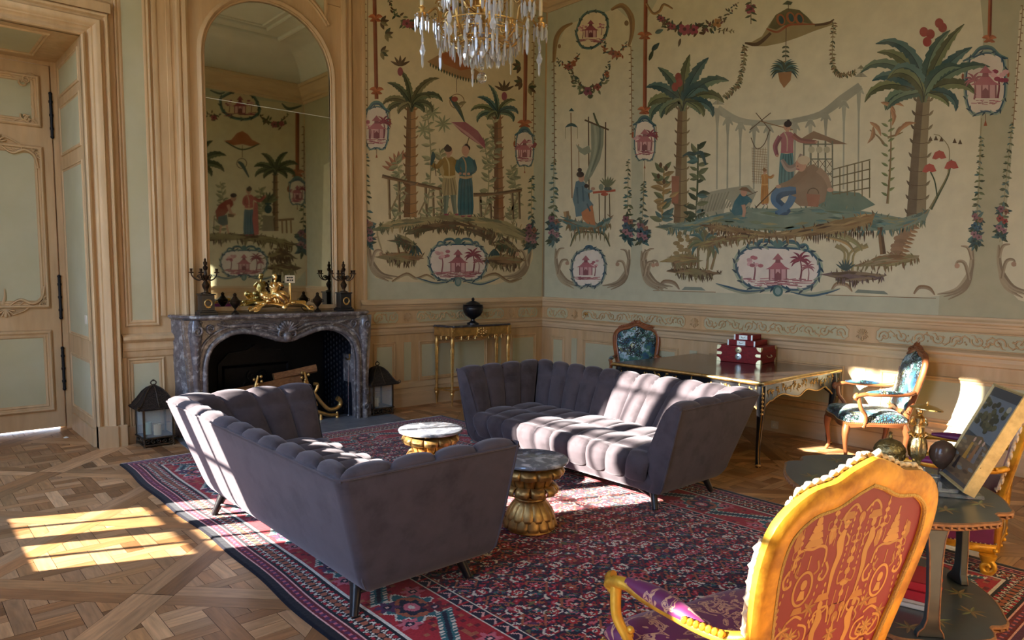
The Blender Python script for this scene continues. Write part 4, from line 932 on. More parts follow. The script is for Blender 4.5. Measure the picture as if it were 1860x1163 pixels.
# reflection trees and lower islets on the left
for (x, y) in ((1234, 424), (1254, 430)):
    for q in range(9): c.ell(x+c.r.uniform(-6, 6), y+q*6, 7-abs(q-4)*0.7, 4, (150, 128, 84), 4)
c.ground([(1212, 470), (1240, 462), (1268, 468)], [(1222, 480), (1240, 484), (1262, 478)], [(156, 134, 84), OLIVE, BROWN], 4, 20); c.ground([(1224, 490), (1260, 488), (1312, 496)], [(1232, 498), (1264, 502), (1296, 500)], [(130, 104, 72), BROWND, OLIVE], 4, 26)
for x, l in ((1268, 0), (1284, 4), (1292, 12)): c.strip([(x, 490), (x+l, 446)], [5, 4], OLIVE, 4, BROWN)
for q in range(12): c.leaf(1280, 442, PI*(0.9+0.13*q), 36, 8, [TEAL, LEAF, OLIVE][q % 3], 5, (0.9 if q > 5 else -0.9))
# lower islets on the right
c.strip([(1598, 412), (1604, 462)], [9, 11], BROWN, 4, BROWND)
for q in range(8): c.ell(1650-q*3.5+c.r.uniform(-4, 4), 412+q*7, 13, 6, (146, 116, 86), 4); c.leaf(1655-q*3, 412+q*7, 0.2, 16, 6, (170, 132, 92), 4.5)
c.ground([(1566, 478), (1610, 462), (1670, 464)], [(1562, 484), (1616, 484), (1668, 470)], [(160, 142, 108), BROWN, OLIVE], 4, 40); c.ground([(1508, 496), (1550, 492), (1612, 500)], [(1522, 506), (1556, 512), (1604, 504)], [(130, 110, 84), BROWND, (112, 92, 88)], 4, 30)
for q, (x, s) in enumerate(((1536, -1), (1548, 1), (1540, 1), (1530, -1))): c.strip([(x, 492), (x+4, 460), (x+s*20+8, 446)], [5, 4, 9], (156, 138, 90), 5, OLIVE)
c.strip([(1500, 424), (1530, 428), (1556, 442), (1566, 456)], [5, 10, 8, 2], (144, 140, 96), 5, OLIVE); c.strip([(1500, 430), (1536, 440), (1552, 458)], [4, 8, 2], (170, 138, 88), 5.4, OLIVE)
for q in range(7): c.leaf(1536, 492, -PI/2+0.32*(q-3), 22, 4, TEALD, 5.5)
for q in range(30): c.leaf(1470+q*4, 424-q*0.2, PI/2, c.r.uniform(8, 22), 3, BROWND, 5)
# right palm
c.palm(1664, 170, 400, 29, [(172, 1.3, 100, 0.40), (156, 1.9, 100, 0.34), (140, 1.6, 80, 0.40), (126, 2.2, 110, 0.36), (112, 1.9, 80, 0.40), (98, 2.3, 110, 0.40), (84, 2.0, 50, 0.38), (70, 2.3, 30, 0.34), (54, 1.9, 30, 0.40), (42, 2.1, 60, 0.36), (28, 1.6, 90, 0.38), (8, 1.2, 120, 0.34), (186, 1.15, 60, 0.28), (-8, 0.8, 70, 0.26), (104, 1.4, 150, 0.42), (64, 1.4, 90, 0.40), (120, 1.3, 120, 0.36)], 62, TREEC, 14, 9, 2, ((140, 124, 92), (104, 88, 66)))
for (x, y) in ((1678, 58), (1690, 62), (1684, 76), (1712, 50), (1706, 42)): c.ell(x, y, 8, 9, (150, 62, 54), 9)
for (x0, y0, x1, y1) in ((1612, 370, 1618, 200), (1606, 262, 1580, 236), (1612, 250, 1640, 240)): c.strip([(x0, y0), ((x0+x1)/2+3, (y0+y1)/2), (x1, y1)], [5, 3, 1.5], OLIVE, 4, BROWN)
for (x, y, a1) in ((1600, 186, 0.3), (1618, 196, 1.2), (1580, 222, 0.6), (1626, 248, -1.0), (1634, 236, -0.7), (1586, 230, 1.6), (1610, 190, -0.2)): c.leaf(x, y, a1, 34, 8, (182, 136, 96), 5, 0.6)
for q in range(16): c.leaf(1613, 356-q*9, (-0.5 if q % 2 else PI+0.5), 14, 5, (130, 140, 90), 4.5)
c.strip([(1690, 380), (1706, 350), (1722, 318), (1728, 290)], [7, 5, 4, 3], LEAFD, 4, OLIVE); c.line([(1702, 356), (1698, 330), (1690, 312)], 2.4, LEAFD, 4); c.line([(1722, 312), (1724, 270), (1706, 246)], 1.6, OLIVE, 4); c.line([(1706, 246), (1696, 244)], 1.4, OLIVE, 4)
for (x, y) in ((1706, 284), (1728, 302), (1688, 308)): c.poly([(x-13, y+4), (x-8, y-7), (x, y-11), (x+8, y-8), (x+13, y+3), (x+4, y+5), (x, y+3), (x-6, y+6)], (176, 84, 70), 5)
for (x, y) in ((1690, 250), (1700, 249), (1710, 251), (1734, 254), (1744, 256)): c.poly([(x-4, y+6), (x, y-3), (x+4, y+6)], BROWND, 5)
# the family group
c.poly([(1452, 254), (1478, 238), (1508, 250), (1540, 262), (1512, 262), (1500, 256), (1478, 252), (1460, 262)], (136, 110, 84), 4)
for k in range(5): c.line([(1460+k*13, 256), (1460+k*13, 348)], 2.6, (112, 112, 92), 4, 0)
for k in range(4): c.line([(1460, 262+k*27), (1512, 262+k*27)], 2.4, (112, 112, 92), 4, 0)
for k in range(12):
    c.line([(1462+(k % 4)*13, 290+18*(k//4)), (1474+(k % 4)*13, 306+18*(k//4))], 1, BROWND, 4, 0); c.line([(1474+(k % 4)*13, 290+18*(k//4)), (1462+(k % 4)*13, 306+18*(k//4))], 1, BROWND, 4, 0)
for k in range(3): c.ell(1474+k*14, 272, 6, 6, (180, 172, 140), 4.5)
for k in range(6): c.line([(1512+k*13.5, 308-k*3.2), (1512+k*13.5, 352+k*1.5)], 2.2, (116, 104, 72), 4, 0)
for k in range(4): c.line([(1512, 308+k*15), (1581, 290+k*17)], 2.2, (116, 104, 72), 4, 0)
c.figure(1428, 346, 126, (164, 106, 106), (190, 170, 142), 0.02, -1, 6, skirt=(92, 126, 122), arm=[([(-0.10, 0.78), (-0.17, 0.64), (-0.14, 0.50)], (160, 104, 104)), ([(0.08, 0.8), (0.2, 0.72), (0.42, 0.70)], (150, 96, 84))])
c.strip([(1420, 290), (1432, 306), (1448, 300), (1456, 280)], [6, 12, 12, 6], (176, 158, 140), 11, (150, 132, 116))
c.poly([(1426, 344), (1440, 322), (1456, 306), (1478, 298), (1494, 312), (1504, 340), (1498, 366), (1480, 376), (1452, 374), (1436, 362)], (146, 122, 96), 9)
c.strip([(1462, 308), (1440, 330), (1416, 338)], [14, 12, 7], (140, 116, 90), 11); c.strip([(1486, 308), (1500, 322), (1508, 344)], [12, 10, 6], (150, 126, 100), 11); c.ell(1414, 339, 5, 3.4, SKIN, 12); c.ell(1508, 345, 6, 4, SKIN, 12)
c.strip([(1446, 346), (1416, 350), (1410, 366), (1430, 384), (1408, 386)], [12, 22, 18, 13, 6], (84, 116, 142), 10, (60, 88, 112)); c.strip([(1440, 356), (1432, 372), (1412, 388)], [14, 13, 8], (78, 108, 132), 10.5)
c.ell(1455, 299, 10, 13, SKIN, 12, j=0.02); c.ell(1460, 291, 12, 8, (190, 172, 140), 12.4); c.ell(1449, 302, 1.3, 1, HAIR, 13, n=5); c.line([(1446, 307), (1452, 308)], 1.2, PINKD, 13, 0)
c.poly([(1464, 352), (1490, 354), (1486, 376), (1468, 374)], (156, 104, 78), 12.5); c.strip(spiral(1477, 352, 10, 10, PI, 0.5, 8), 1.6, BROWND, 12.6)
for (x, y, h, c1, c2) in ((1389, 372, 66, (190, 134, 70), (206, 160, 96)),):
    c.figure(x, y, h, c1, c2, 0.0, 1, 9, skirt=c1, arm=[([(0.09, 0.76), (0.18, 0.76), (0.24, 0.82)], c1)], hair=(150, 110, 70))
c.line([(1372, 378), (1412, 338)], 2, BROWND, 12, 0)
c.poly([(1328, 384), (1334, 366), (1344, 352), (1356, 352), (1362, 366), (1352, 376), (1350, 390), (1334, 392)], (62, 104, 110), 8); c.strip([(1350, 372), (1352, 384), (1350, 394)], [7, 6, 5], SKIN, 9); c.ell(1351, 350, 6, 7, SKIN, 9); c.poly([(1342, 345), (1348, 340), (1356, 340), (1368, 351), (1354, 347)], (120, 92, 66), 10); c.line([(1356, 356), (1376, 348)], 1.2, BROWND, 10, 0); c.strip([(1356, 358), (1364, 364), (1362, 368)], [5, 4, 3], (62, 104, 110), 10)
bigcart(c, 1413, 487, 156, 84, 0.04)
for (x, y, s) in ((1196, 524, 1), (1510, 528, 1), (1660, 534, 1)): c.strip([(x, y), (x+10*s, y-12), (x+28*s, y-10), (x+38*s, y+2)], [3, 7, 7, 2], (160, 136, 108), 4, BROWN)
footscroll(c, 1170, 524, 1, 0.75, 0.05); footscroll(c, 1768, 538, -1, 0.95, -0.06)
sidevine(c, 1783, 250, 1772, 450, BLUE)
rod(c, [(1799, -10), (1797, 76)], [(1797, 72)]); hangcart(c, 1790, 152, 82, 120, -0.06, 1)
c.line([(1783, 215), (1778, 300)], 1.2, OLIVE, 3, 0)
c.done('wall_painting', 'wide painted canvas of a family by a lattice kiosk between two large palms')

# --- right-hand wall: the picture that runs out of the frame
d = Art(mapB, 17)
canvas(d, fB, -7.52, -5.10, 1.30, 5.22, (176, 170, 138))
d.poly([(1852, 20), (1900, -30), (2200, -60), (2200, 600), (1900, 560), (1850, 545), (1826, 520), (1818, 480), (1836, 300)], CREAM, 0.6, 0.0)
beads(d, 1858, 10, 1840, 230); sidevine(d, 1838, 225, 1816, 440, (150, 70, 60))
footscroll(d, 1812, 535, 1, 0.95, 0.06)
d.palm(1960, 200, 420, 24, [(170, 1.3, 80, 0.30), (140, 1.4, 80, 0.30), (100, 1.5, 60, 0.3), (60, 1.5, 70, 0.3), (20, 1.2, 90, 0.3)], 70, TREEC, 6)
d.ground([(1880, 420), (1960, 412), (2040, 430)], [(1890, 430), (1960, 436), (2030, 440)], [(128, 142, 122), (96, 126, 120), (146, 140, 100)], 3, 30)
d.done('wall_painting', 'painted canvas with flowering vine, cut by the right edge of the photo')

# --- front wall, seen in the mirror: drawn where the glass shows it
MY = -0.03
def mapD(px, py, w):
    p = at_plane(1, 2*MY-(YD+w), px, py); return (p[0], YD+w, p[2])
e = Art(mapD, 21)
canvas(e, fD, -7.0, -0.02, 1.30, 5.22, GREENB)
e.poly([(200, 150), (330, 170), (552, 190), (556, 490), (535, 515), (380, 524), (200, 524)], (208, 196, 160), 0.6, 0.0)
ring = [(400, 178), (428, 166), (456, 172), (468, 188), (470, 205), (452, 216), (424, 214), (404, 200)]
e.poly(ring, (206, 186, 150), 4); e.scrollframe(ring, 5, 5, TEALD, TEAL); e.temple(436, 206, 32, PINKD, 6); e.hatch(412, 460, 208, 20, PINKD, 6, 3, (5, 16)); e.smalltree(416, 204, 22, PINKD, 6); e.smalltree(456, 204, 22, PINKD, 6)
e.strip([(382, 164), (398, 170), (408, 168)], [2, 4, 2], TEALD, 4); e.strip([(512, 188), (525, 198), (548, 192)], [2, 6, 2], TEALD, 4)
e.garland([(470, 208), (486, 222), (510, 226), (524, 204)], 8, [LEAFD, BROWND], [(0.5, 7, PINKD), (0.7, 6, PINKD)], 46); e.garland([(376, 204), (388, 214), (400, 206)], 7, [LEAFD, BROWND], [(0.5, 6, PINKD)], 20)
e.poly([(406, 256), (420, 254), (430, 242), (440, 238), (450, 244), (458, 254), (474, 262), (456, 266), (440, 262), (424, 264)], (156, 96, 60), 4); e.strip([(410, 258), (440, 272), (470, 262)], [2, 3, 2], LEAFD, 5); e.line([(440, 264), (440, 286)], 1, BROWND, 5, 0); e.strip(spiral(439, 297, 9, 9, 0, 1, 12), 1.3, BROWND, 5); e.strip([(432, 294), (440, 300), (452, 322)], [3, 7, 2], TEALD, 6)
e.palm(500, 310, 420, 9, [(170, 1.1, 90, 0.32), (145, 1.1, 80, 0.34), (110, 1.1, 60, 0.34), (75, 1.1, 60, 0.34), (40, 1.2, 80, 0.34), (12, 1.1, 100, 0.32), (195, 0.7, 80, 0.3), (-15, 0.7, 80, 0.3)], 36, [((92, 100, 66), (64, 72, 46))], 0, 8)
e.palm(356, 300, 420, 12, [(170, 1.2, 90, 0.32), (135, 1.2, 60, 0.34), (75, 1.2, 60, 0.34), (40, 1.3, 70, 0.34), (12, 1.2, 80, 0.34), (-15, 0.8, 80, 0.3)], 44, [((96, 100, 66), (70, 76, 46))], 0, 8)
rod(e, [(540, 205), (540, 322)], [(540, 316)]); hangcart(e, 540, 350, 32, 48, 0.03, 0); beads(e, 552, 230, 552, 330)
for (x, y0, y1) in ((400, 420, 330), (470, 420, 340)): e.vine([(x, y0), (x+6, (y0+y1)/2), (x, y1)], 20, 14, [(160, 156, 116), (150, 148, 108)], (160, 154, 114), 2, layer=1.5)
# bending man, standing lady, urn on a plinth
e.poly([(391, 384), (398, 372), (410, 364), (422, 360), (424, 372), (414, 384), (404, 396), (394, 400)], (142, 70, 54), 7); e.poly([(396, 394), (412, 390), (414, 408), (404, 410), (396, 406)], (84, 98, 92), 7); e.strip([(414, 372), (420, 388), (428, 390)], [6, 5, 4], SKIN, 9); e.ell(424, 360, 5, 6, SKIN, 8); e.ell(424, 355, 6, 4, HAIR, 8.5)
e.strip([(402, 408), (399, 424)], [4, 3], SKIN, 6.8); e.strip([(411, 408), (415, 424)], [4, 3], SKIN, 6.8); e.line([(389, 392), (388, 420)], 1.2, BROWND, 7, 0); e.poly([(414, 388), (426, 390), (424, 395), (414, 394)], BROWN, 9.5)
e.figure(452, 428, 88, (168, 92, 84), (196, 176, 140), 0.0, -1, 7, skirt=(92, 120, 130), arm=[([(0.1, 0.78), (0.22, 0.72), (0.34, 0.82)], (168, 92, 84)), ([(-0.08, 0.78), (-0.1, 0.66), (0.0, 0.62)], (168, 92, 84))])
e.poly([(458, 398), (462, 366), (468, 370), (470, 426), (462, 428)], (172, 100, 92), 9)
e.poly([(474, 392), (500, 392), (496, 398), (498, 420), (476, 420), (478, 398)], (140, 130, 104), 5); e.ell(487, 380, 7, 8, TEALD, 6); e.strip([(481, 370), (493, 370)], [4, 4], TEALD, 6)
for q in range(8): e.leaf(487, 368, -PI/2+0.35*(q-3.5), 20, 6, e.r.choice([LEAFD, PINKD, LEAF]), 6.5)
for x in (512, 520, 528): e.strip([(x, 400), (x+1, 424)], [3, 3], BROWN, 4)
e.strip([(506, 400), (534, 398)], [4, 4], BROWN, 4.4)
e.ground([(340, 432), (390, 424), (440, 426), (490, 430), (536, 442)], [(340, 440), (390, 438), (440, 436), (490, 442), (530, 450)], [(132, 120, 80), BROWND, OLIVE], 4, 50); e.ground([(492, 484), (515, 478), (540, 484)], [(498, 490), (515, 494), (536, 490)], [BROWND, OLIVE], 4, 20)
e.ground([(488, 462), (512, 454), (530, 462)], [(492, 470), (512, 468), (528, 470)], [OLIVE, BROWND], 4, 16)
for q in (505, 512, 520): e.strip([(q, 486), (q-2, 468)], [3, 3], BROWND, 4)
bigcart(e, 443, 478, 86, 52, 0.0)
sidevine(e, 552, 330, 550, 460, BLUE)
e.done('wall_painting', 'painted canvas on the wall opposite the fireplace, reflected in the tall mirror')
# ------------------------------------------------------------------ chimney piece, mirror and what stands there
CHX = -3.955
GLASSM = mat('clear_glass', (240, 246, 246), 0.02, trans=1.0, ior=1.45)
MIRG = mat('old_mirror_glass', (206, 212, 200), 0.02, 1.0)
THIN = mat('thin_pane_glass', (220, 232, 232), 0.03); THIN.node_tree.nodes['Principled BSDF'].inputs['Alpha'].default_value = 0.14
def arch(cx, hw, z0, zs, zt, n=20):
    return [(cx+hw, z0), (cx+hw, zs)]+[(cx+hw*math.cos(PI*k/n), zs+(zt-zs)*math.sin(PI*k/n)) for k in range(1, n)]+[(cx-hw, zs), (cx-hw, z0)]
mroot = thing('wall_mirror', 'tall arched mirror in a moulded pine frame above the mantelpiece', 'mirror', (CHX, 0, 1.27))
Mi = Matrix.Translation((-CHX, 0, -1.27))
mb = MB(Mi); A1 = arch(CHX, 0.66, 1.27, 3.72, 4.345)
zs = 3.31
lo = [(CHX+0.66, 1.27), (CHX+0.66, zs), (CHX-0.66, zs), (CHX-0.66, 1.27)]; up = [(CHX+0.66, zs)]+A1[1:-1]+[(CHX-0.66, zs)]
mb.prism(up, 0.02, 0.030, fn=fA); mb.build('mirror_glass', MIRG, mroot, smooth=0)
mb = MB(Mi); mb.prism(lo, 0.02, 0.0315, fn=fA); mb.build('mirror_glass', MIRG, mroot, smooth=0)
mb = MB(Mi); mb.bb((CHX-0.66, -0.0335, zs-0.0022), (CHX+0.66, -0.0315, zs+0.0022)); mb.build('glass_joint', mat('pale_joint', (214, 214, 200), 0.4), mroot, smooth=0)
mb = MB(Mi); mb.mould(A1, [(0.0, 0.02), (0.0, 0.05), (-0.008, 0.058), (-0.018, 0.052), (-0.024, 0.066), (-0.042, 0.078), (-0.058, 0.068), (-0.064, 0.05), (-0.072, 0.042)][::-1], fA, closed=False)
mb.bb((CHX-0.735, -0.07, 1.235), (CHX+0.735, -0.01, 1.275)); mb.build('mirror_frame', WOOD, mroot, smooth=40)
mb = MB(); ring = arch(CHX, 0.66, 1.2, 3.72, 4.345)
mid = len(ring)//2
mb.prism([(CHX+0.80, 1.2)]+ring[0:mid+1]+[(CHX, 4.5), (CHX+0.80, 4.5)], 0.0, 0.04, fn=fA)
mb.prism([(CHX-0.80, 4.5), (CHX, 4.5)]+ring[mid:]+[(CHX-0.80, 1.2)], 0.0, 0.04, fn=fA)
def arcpts(k, r): return [(CHX+0.84*k*math.cos(t), 3.62+1.02*k*math.sin(t)) for t in [math.radians(a) for a in r]]
mb.mould(arcpts(1.0, range(40, 141, 5)), [(-0.03, 0.04), (-0.03, 0.055), (-0.015, 0.064), (0.0, 0.05), (0.015, 0.058), (0.025, 0.04)], fA, closed=False)
for s in (-1, 1): mb.mould([(CHX+s*0.62, 4.30), (CHX+s*0.62, 5.15)], [(-0.02, 0.04), (-0.02, 0.055), (0.0, 0.06), (0.02, 0.05), (0.02, 0.04)], fA, closed=False)
struct(mb.build('trim_90', WOOD, smooth=40))
mb = MB(); mb.prism(arcpts(1.05, range(46, 135, 5))+[(CHX-0.58, 5.15), (CHX+0.58, 5.15)], 0.04, 0.043, fn=fA)
struct(mb.build('trim_91', GREENP, smooth=0))

fp = thing('fireplace', 'carved grey marble fireplace with a curved opening below the tall mirror', 'fireplace', (CHX, -0.2, 0))
MF = Matrix.Translation((-CHX, 0.2, 0))
opn = [(0.825, 0.0), (0.825, 0.60), (0.81, 0.78), (0.76, 0.90), (0.66, 0.985), (0.52, 1.035), (0.36, 1.03), (0.20, 0.985), (0.08, 0.945), (0.0, 0.93)]
opc = crm(opn, 4); opL = [(CHX-x, z) for x, z in opc]; opR = [(CHX+x, z) for x, z in opc]
arc = opL+opR[::-1][1:]
mb = MB(MF)
for half, s in ((opL, -1), (opR, 1)):
    poly = half+[(CHX, 1.165), (CHX+s*1.0, 1.165), (CHX+s*0.985, 0.9), (CHX+s*0.955, 0.45), (CHX+s*0.965, 0.0)]
    mb.prism(poly, 0.20, 0.305, fn=fA)
mb.tube([(x, -0.312, z) for x, z in arc], 0.026, 10)
mb.tube([(CHX+(x-CHX)*1.075, -0.31, z*1.055+0.0) for x, z in arc], 0.014, 8)
mb.tube([(CHX+(x-CHX)*0.975, -0.27, z*0.985) for x, z in arc], 0.016, 8)
r4 = random.Random(4)
def frib(pts, r, y=-0.318): mb.tube([(p[0], y, p[1]) for p in crm(pts, 5)], r, 8, flat=0.9)
for s in (-1, 1):
    X = lambda d: CHX+s*d
    frib([(X(0.10), 1.03), (X(0.22), 1.085), (X(0.40), 1.10), (X(0.58), 1.095), (X(0.70), 1.12)], [0.012+0.012*math.sin(PI*i/20) for i in range(21)])
    frib([(X(0.12), 1.12), (X(0.28), 1.135), (X(0.45), 1.13), (X(0.56), 1.145)], [0.008]*16)
    for (a, z, r) in ((0.76, 1.08, 0.045), (0.88, 1.03, 0.05), (0.90, 0.92, 0.035), (0.62, 1.11, 0.03), (0.90, 1.12, 0.035), (0.13, 1.06, 0.04)):
        mb.tube([(p[0], -0.322, p[1]) for p in spiral(X(a), z, r, r*0.25, 1+a*5, 1.3*s, 16)], [r*0.30*(1-k/22) for k in range(17)], 8)
    for k in range(9):
        a = r4.uniform(0.15, 0.9); z = r4.uniform(1.06, 1.15)
        frib([(X(a), z), (X(a+0.02), z+0.015), (X(a+0.045), z+r4.uniform(-0.02, 0.02))], [0.004]+[0.011]*8+[0.004]*2)
    # corner consoles
    prof = [(0.06, 0.0), (0.062, 0.16), (0.05, 0.3), (0.042, 0.5), (0.05, 0.72), (0.075, 0.92), (0.092, 1.04), (0.085, 1.12), (0.06, 1.165)]
    mb.loft([[(X(0.905)+q*0.75*math.cos(t), -0.285-(q*1.05)*max(0, math.sin(t))+q*0.5*min(0, -math.sin(t))*0, z) for t in [2*PI*k/14 for k in range(14)]] for (q, z) in prof], closed=True)
    for (z, r) in ((1.06, 0.05), (0.30, 0.03), (0.14, 0.035)):
        mb.tube([(X(0.905)+p[0], -0.375+0.02*(z < 1), z+p[1]) for p in spiral(0, 0, r, r*0.2, PI/2, 1.4*s, 16)], r*0.28, 8)
    for k in range(5):
        zz = 0.98-k*0.07; mb.tube([(X(0.905)+0.03, -0.33+0.005*k, zz), (X(0.905), -0.37+0.009*k, zz-0.03), (X(0.905)-0.03, -0.33+0.005*k, zz)], 0.011, 6)
    # side of the jamb, splayed back to the wall
    P = [(X(0.825), 0.0), (X(0.825), -0.2), (X(0.92), -0.28), (X(0.965), -0.22), (X(1.03), -0.02), (X(1.03), 0.0)]
    mb.loft([[(x+s*o, y, z) for (x, y) in P] for (z, o) in ((0, 0.0), (0.2, 0.0), (0.5, -0.02), (0.8, -0.01), (1.0, 0.0), (1.165, 0.0))], closed=True)
    mb.bb((X(0.99), -0.30, 0.0), (X(0.84), -0.2, 0.16))
mb.build('mantel_surround', MARBLE, fp, smooth=50)
kb = MB(MF)
for k in range(9):
    t = PI*(0.06+0.88*k/8); kb.tube([(CHX+p[0], -0.33-0.02*math.sin(PI*q/3), 1.03+p[1]) for q, p in enumerate([(0, 0), (0.05*math.cos(t), 0.055*math.sin(t)), (0.085*math.cos(t), 0.095*math.sin(t)), (0.10*math.cos(t), 0.105*math.sin(t))])], [0.006, 0.014, 0.019, 0.008], 8)
for s in (-1, 1): kb.tube([(CHX+s*p[0], -0.33, 0.99+p[1]) for p in spiral(0.055, 0, 0.055, 0.012, PI, -1.2, 18)], [0.018*(1-k/26) for k in range(19)], 8)
kb.ball((CHX, -0.325, 0.97), (0.05, 0.04, 0.055), 12)
kb.build('keystone_shell', MARBLE, fp, smooth=60)
sh = MB(MF); pl = [(-1.06, 0), (-1.06, -0.05), (-1.01, -0.22), (-0.93, -0.37), (-0.86, -0.405), (-0.55, -0.375), (-0.25, -0.385), (-0.1, -0.41), (0.1, -0.41), (0.25, -0.385), (0.55, -0.375), (0.86, -0.405), (0.93, -0.37), (1.01, -0.22), (1.06, -0.05), (1.06, 0)]
sh.loft([[(CHX+x*k, y*k2, z) for x, y in pl] for (z, k, k2) in ((1.163, 0.965, 0.93), (1.172, 0.985, 0.97), (1.182, 0.99, 0.98), (1.186, 1.0, 1.0), (1.204, 1.0, 1.0), (1.21, 0.994, 0.988))], closed=True)
sh.build('mantel_shelf', MARBLE, fp, smooth=40)
IRON = mat('cast_iron_plate', (30, 34, 44), 0.42, 0.35, var=0.3, vscale=8)
SOOT = mat('sooty_brick', (20, 17, 16), 0.9, var=0.3, vscale=9)
fb = MB(MF); fb.bb((CHX-0.86, 0.0, 0), (CHX-0.84, 0.56, 1.1)); fb.bb((CHX+0.84, 0.0, 0), (CHX+0.86, 0.56, 1.1)); fb.bb((CHX-0.88, 0.54, 0), (CHX+0.88, 0.58, 1.1)); fb.bb((CHX-0.88, 0.0, 1.06), (CHX+0.88, 0.58, 1.1))
fb.bb((CHX-0.86, -0.21, 0.0), (CHX-0.826, 0.02, 1.07)); fb.bb((CHX+0.826, -0.21, 0.0), (CHX+0.86, 0.02, 1.07)); fb.bb((CHX-0.86, -0.01, 0), (CHX+0.86, 0.56, 0.004))
fb.build('firebox', SOOT, fp, smooth=0)
for s in (-1, 1):
    ip = MB(MF); ip.bb((CHX+s*0.822, -0.17, 0.02), (CHX+s*0.812, 0.50, 1.0))
    for i in range(9):
        for j in range(15):
            y = -0.13+i*0.072; z = 0.07+j*0.062+(0.031 if i % 2 else 0); x = CHX+s*0.811
            ip.tube([(x, y, z-0.018), (x, y, z), (x, y, z+0.02)], [0.002, 0.008, 0.002], 6)
            for q in (-1, 1): ip.tube([(x, y, z-0.004), (x, y+q*0.012, z+0.008), (x, y+q*0.014, z-0.002)], 0.0028, 5)
    ip.build('iron_side_plate', IRON, fp, smooth=50)
bk = MB(MF); bk.prism([(CHX-0.42, 0.05), (CHX+0.42, 0.05), (CHX+0.42, 0.62), (CHX+0.30, 0.74), (CHX+0.1, 0.76), (CHX, 0.82), (CHX-0.1, 0.76), (CHX-0.30, 0.74), (CHX-0.42, 0.62)], -0.54, -0.51, fn=fA)
bk.mould([(CHX-0.38, 0.09), (CHX+0.38, 0.09), (CHX+0.38, 0.60), (CHX-0.38, 0.60)], [(0, -0.51), (0.01, -0.495), (0.03, -0.51)], fA)
for k in range(6): bk.tube([(CHX+p[0], 0.505, 0.35+p[1]) for p in spiral(0.12*math.cos(k), 0.12*math.sin(k), 0.07, 0.02, k, 1.2, 12)], 0.012, 6)
bk.build('fireback', DARKM, fp, smooth=50)
hs = MB(); hs.prism([(-5.05, -0.74), (-2.78, -0.74), (-2.72, -0.4), (-2.90, -0.005), (-5.0, -0.005)], 0.0005, 0.008); struct(hs.build('floor_hearthstone', mat('grey_hearth_stone', (104, 108, 114), 0.4, color2=(140, 144, 150), c2amt=0.6, vscale=5, var=0.15), smooth=0))
# logs and fire dogs
BARK = mat('log_bark', (150, 104, 66), 0.85, var=0.35, vscale=10, vstretch=(1, 4, 4), bump=0.6, bscale=25, color2=(160, 116, 74), c2amt=0.6)
CUT = mat('log_end_wood', (196, 152, 100), 0.8, var=0.15)
def log(p, q, r, label, seed):
    rr = random.Random(seed); n = 12; p = np.array(p); q = np.array(q); mb = MB(); c = (p+q)/2
    off = [rr.uniform(0.82, 1.12) for _ in range(n)]; d = (q-p)/np.linalg.norm(q-p); u = np.cross(d, (0, 0, 1)); u /= np.linalg.norm(u); w = np.cross(d, u); rings = []
    for k in range(9):
        t = k/8; cc = p+(q-p)*t-c; rad = r*(1+0.06*math.sin(5*t+seed)); rings.append([tuple(cc+rad*off[i]*(math.cos(2*PI*i/n)*u+math.sin(2*PI*i/n)*w)) for i in range(n)])
    mb.loft(rings, closed=True, capa=False, capb=False); o = mb.build('firewood_log', BARK, smooth=40, loc=tuple(c)); tag(o, label, 'firewood')
    
    for R_ in (rings[0], rings[-1]):
        e = MB(); e.add(R_, [tuple(range(n))]); e.build('cut_end', CUT, o, smooth=0)
log((-4.50, 0.10, 0.32), (-3.62, 0.14, 0.43), 0.08, 'long bark-covered log lying across the fire dogs', 1)
log((-4.45, 0.27, 0.30), (-3.50, 0.24, 0.34), 0.07, 'log lying behind the long one in the fireplace', 2)
log((-3.92, 0.13, 0.49), (-3.46, 0.05, 0.56), 0.045, 'split reddish log sticking up on top of the pile', 3)
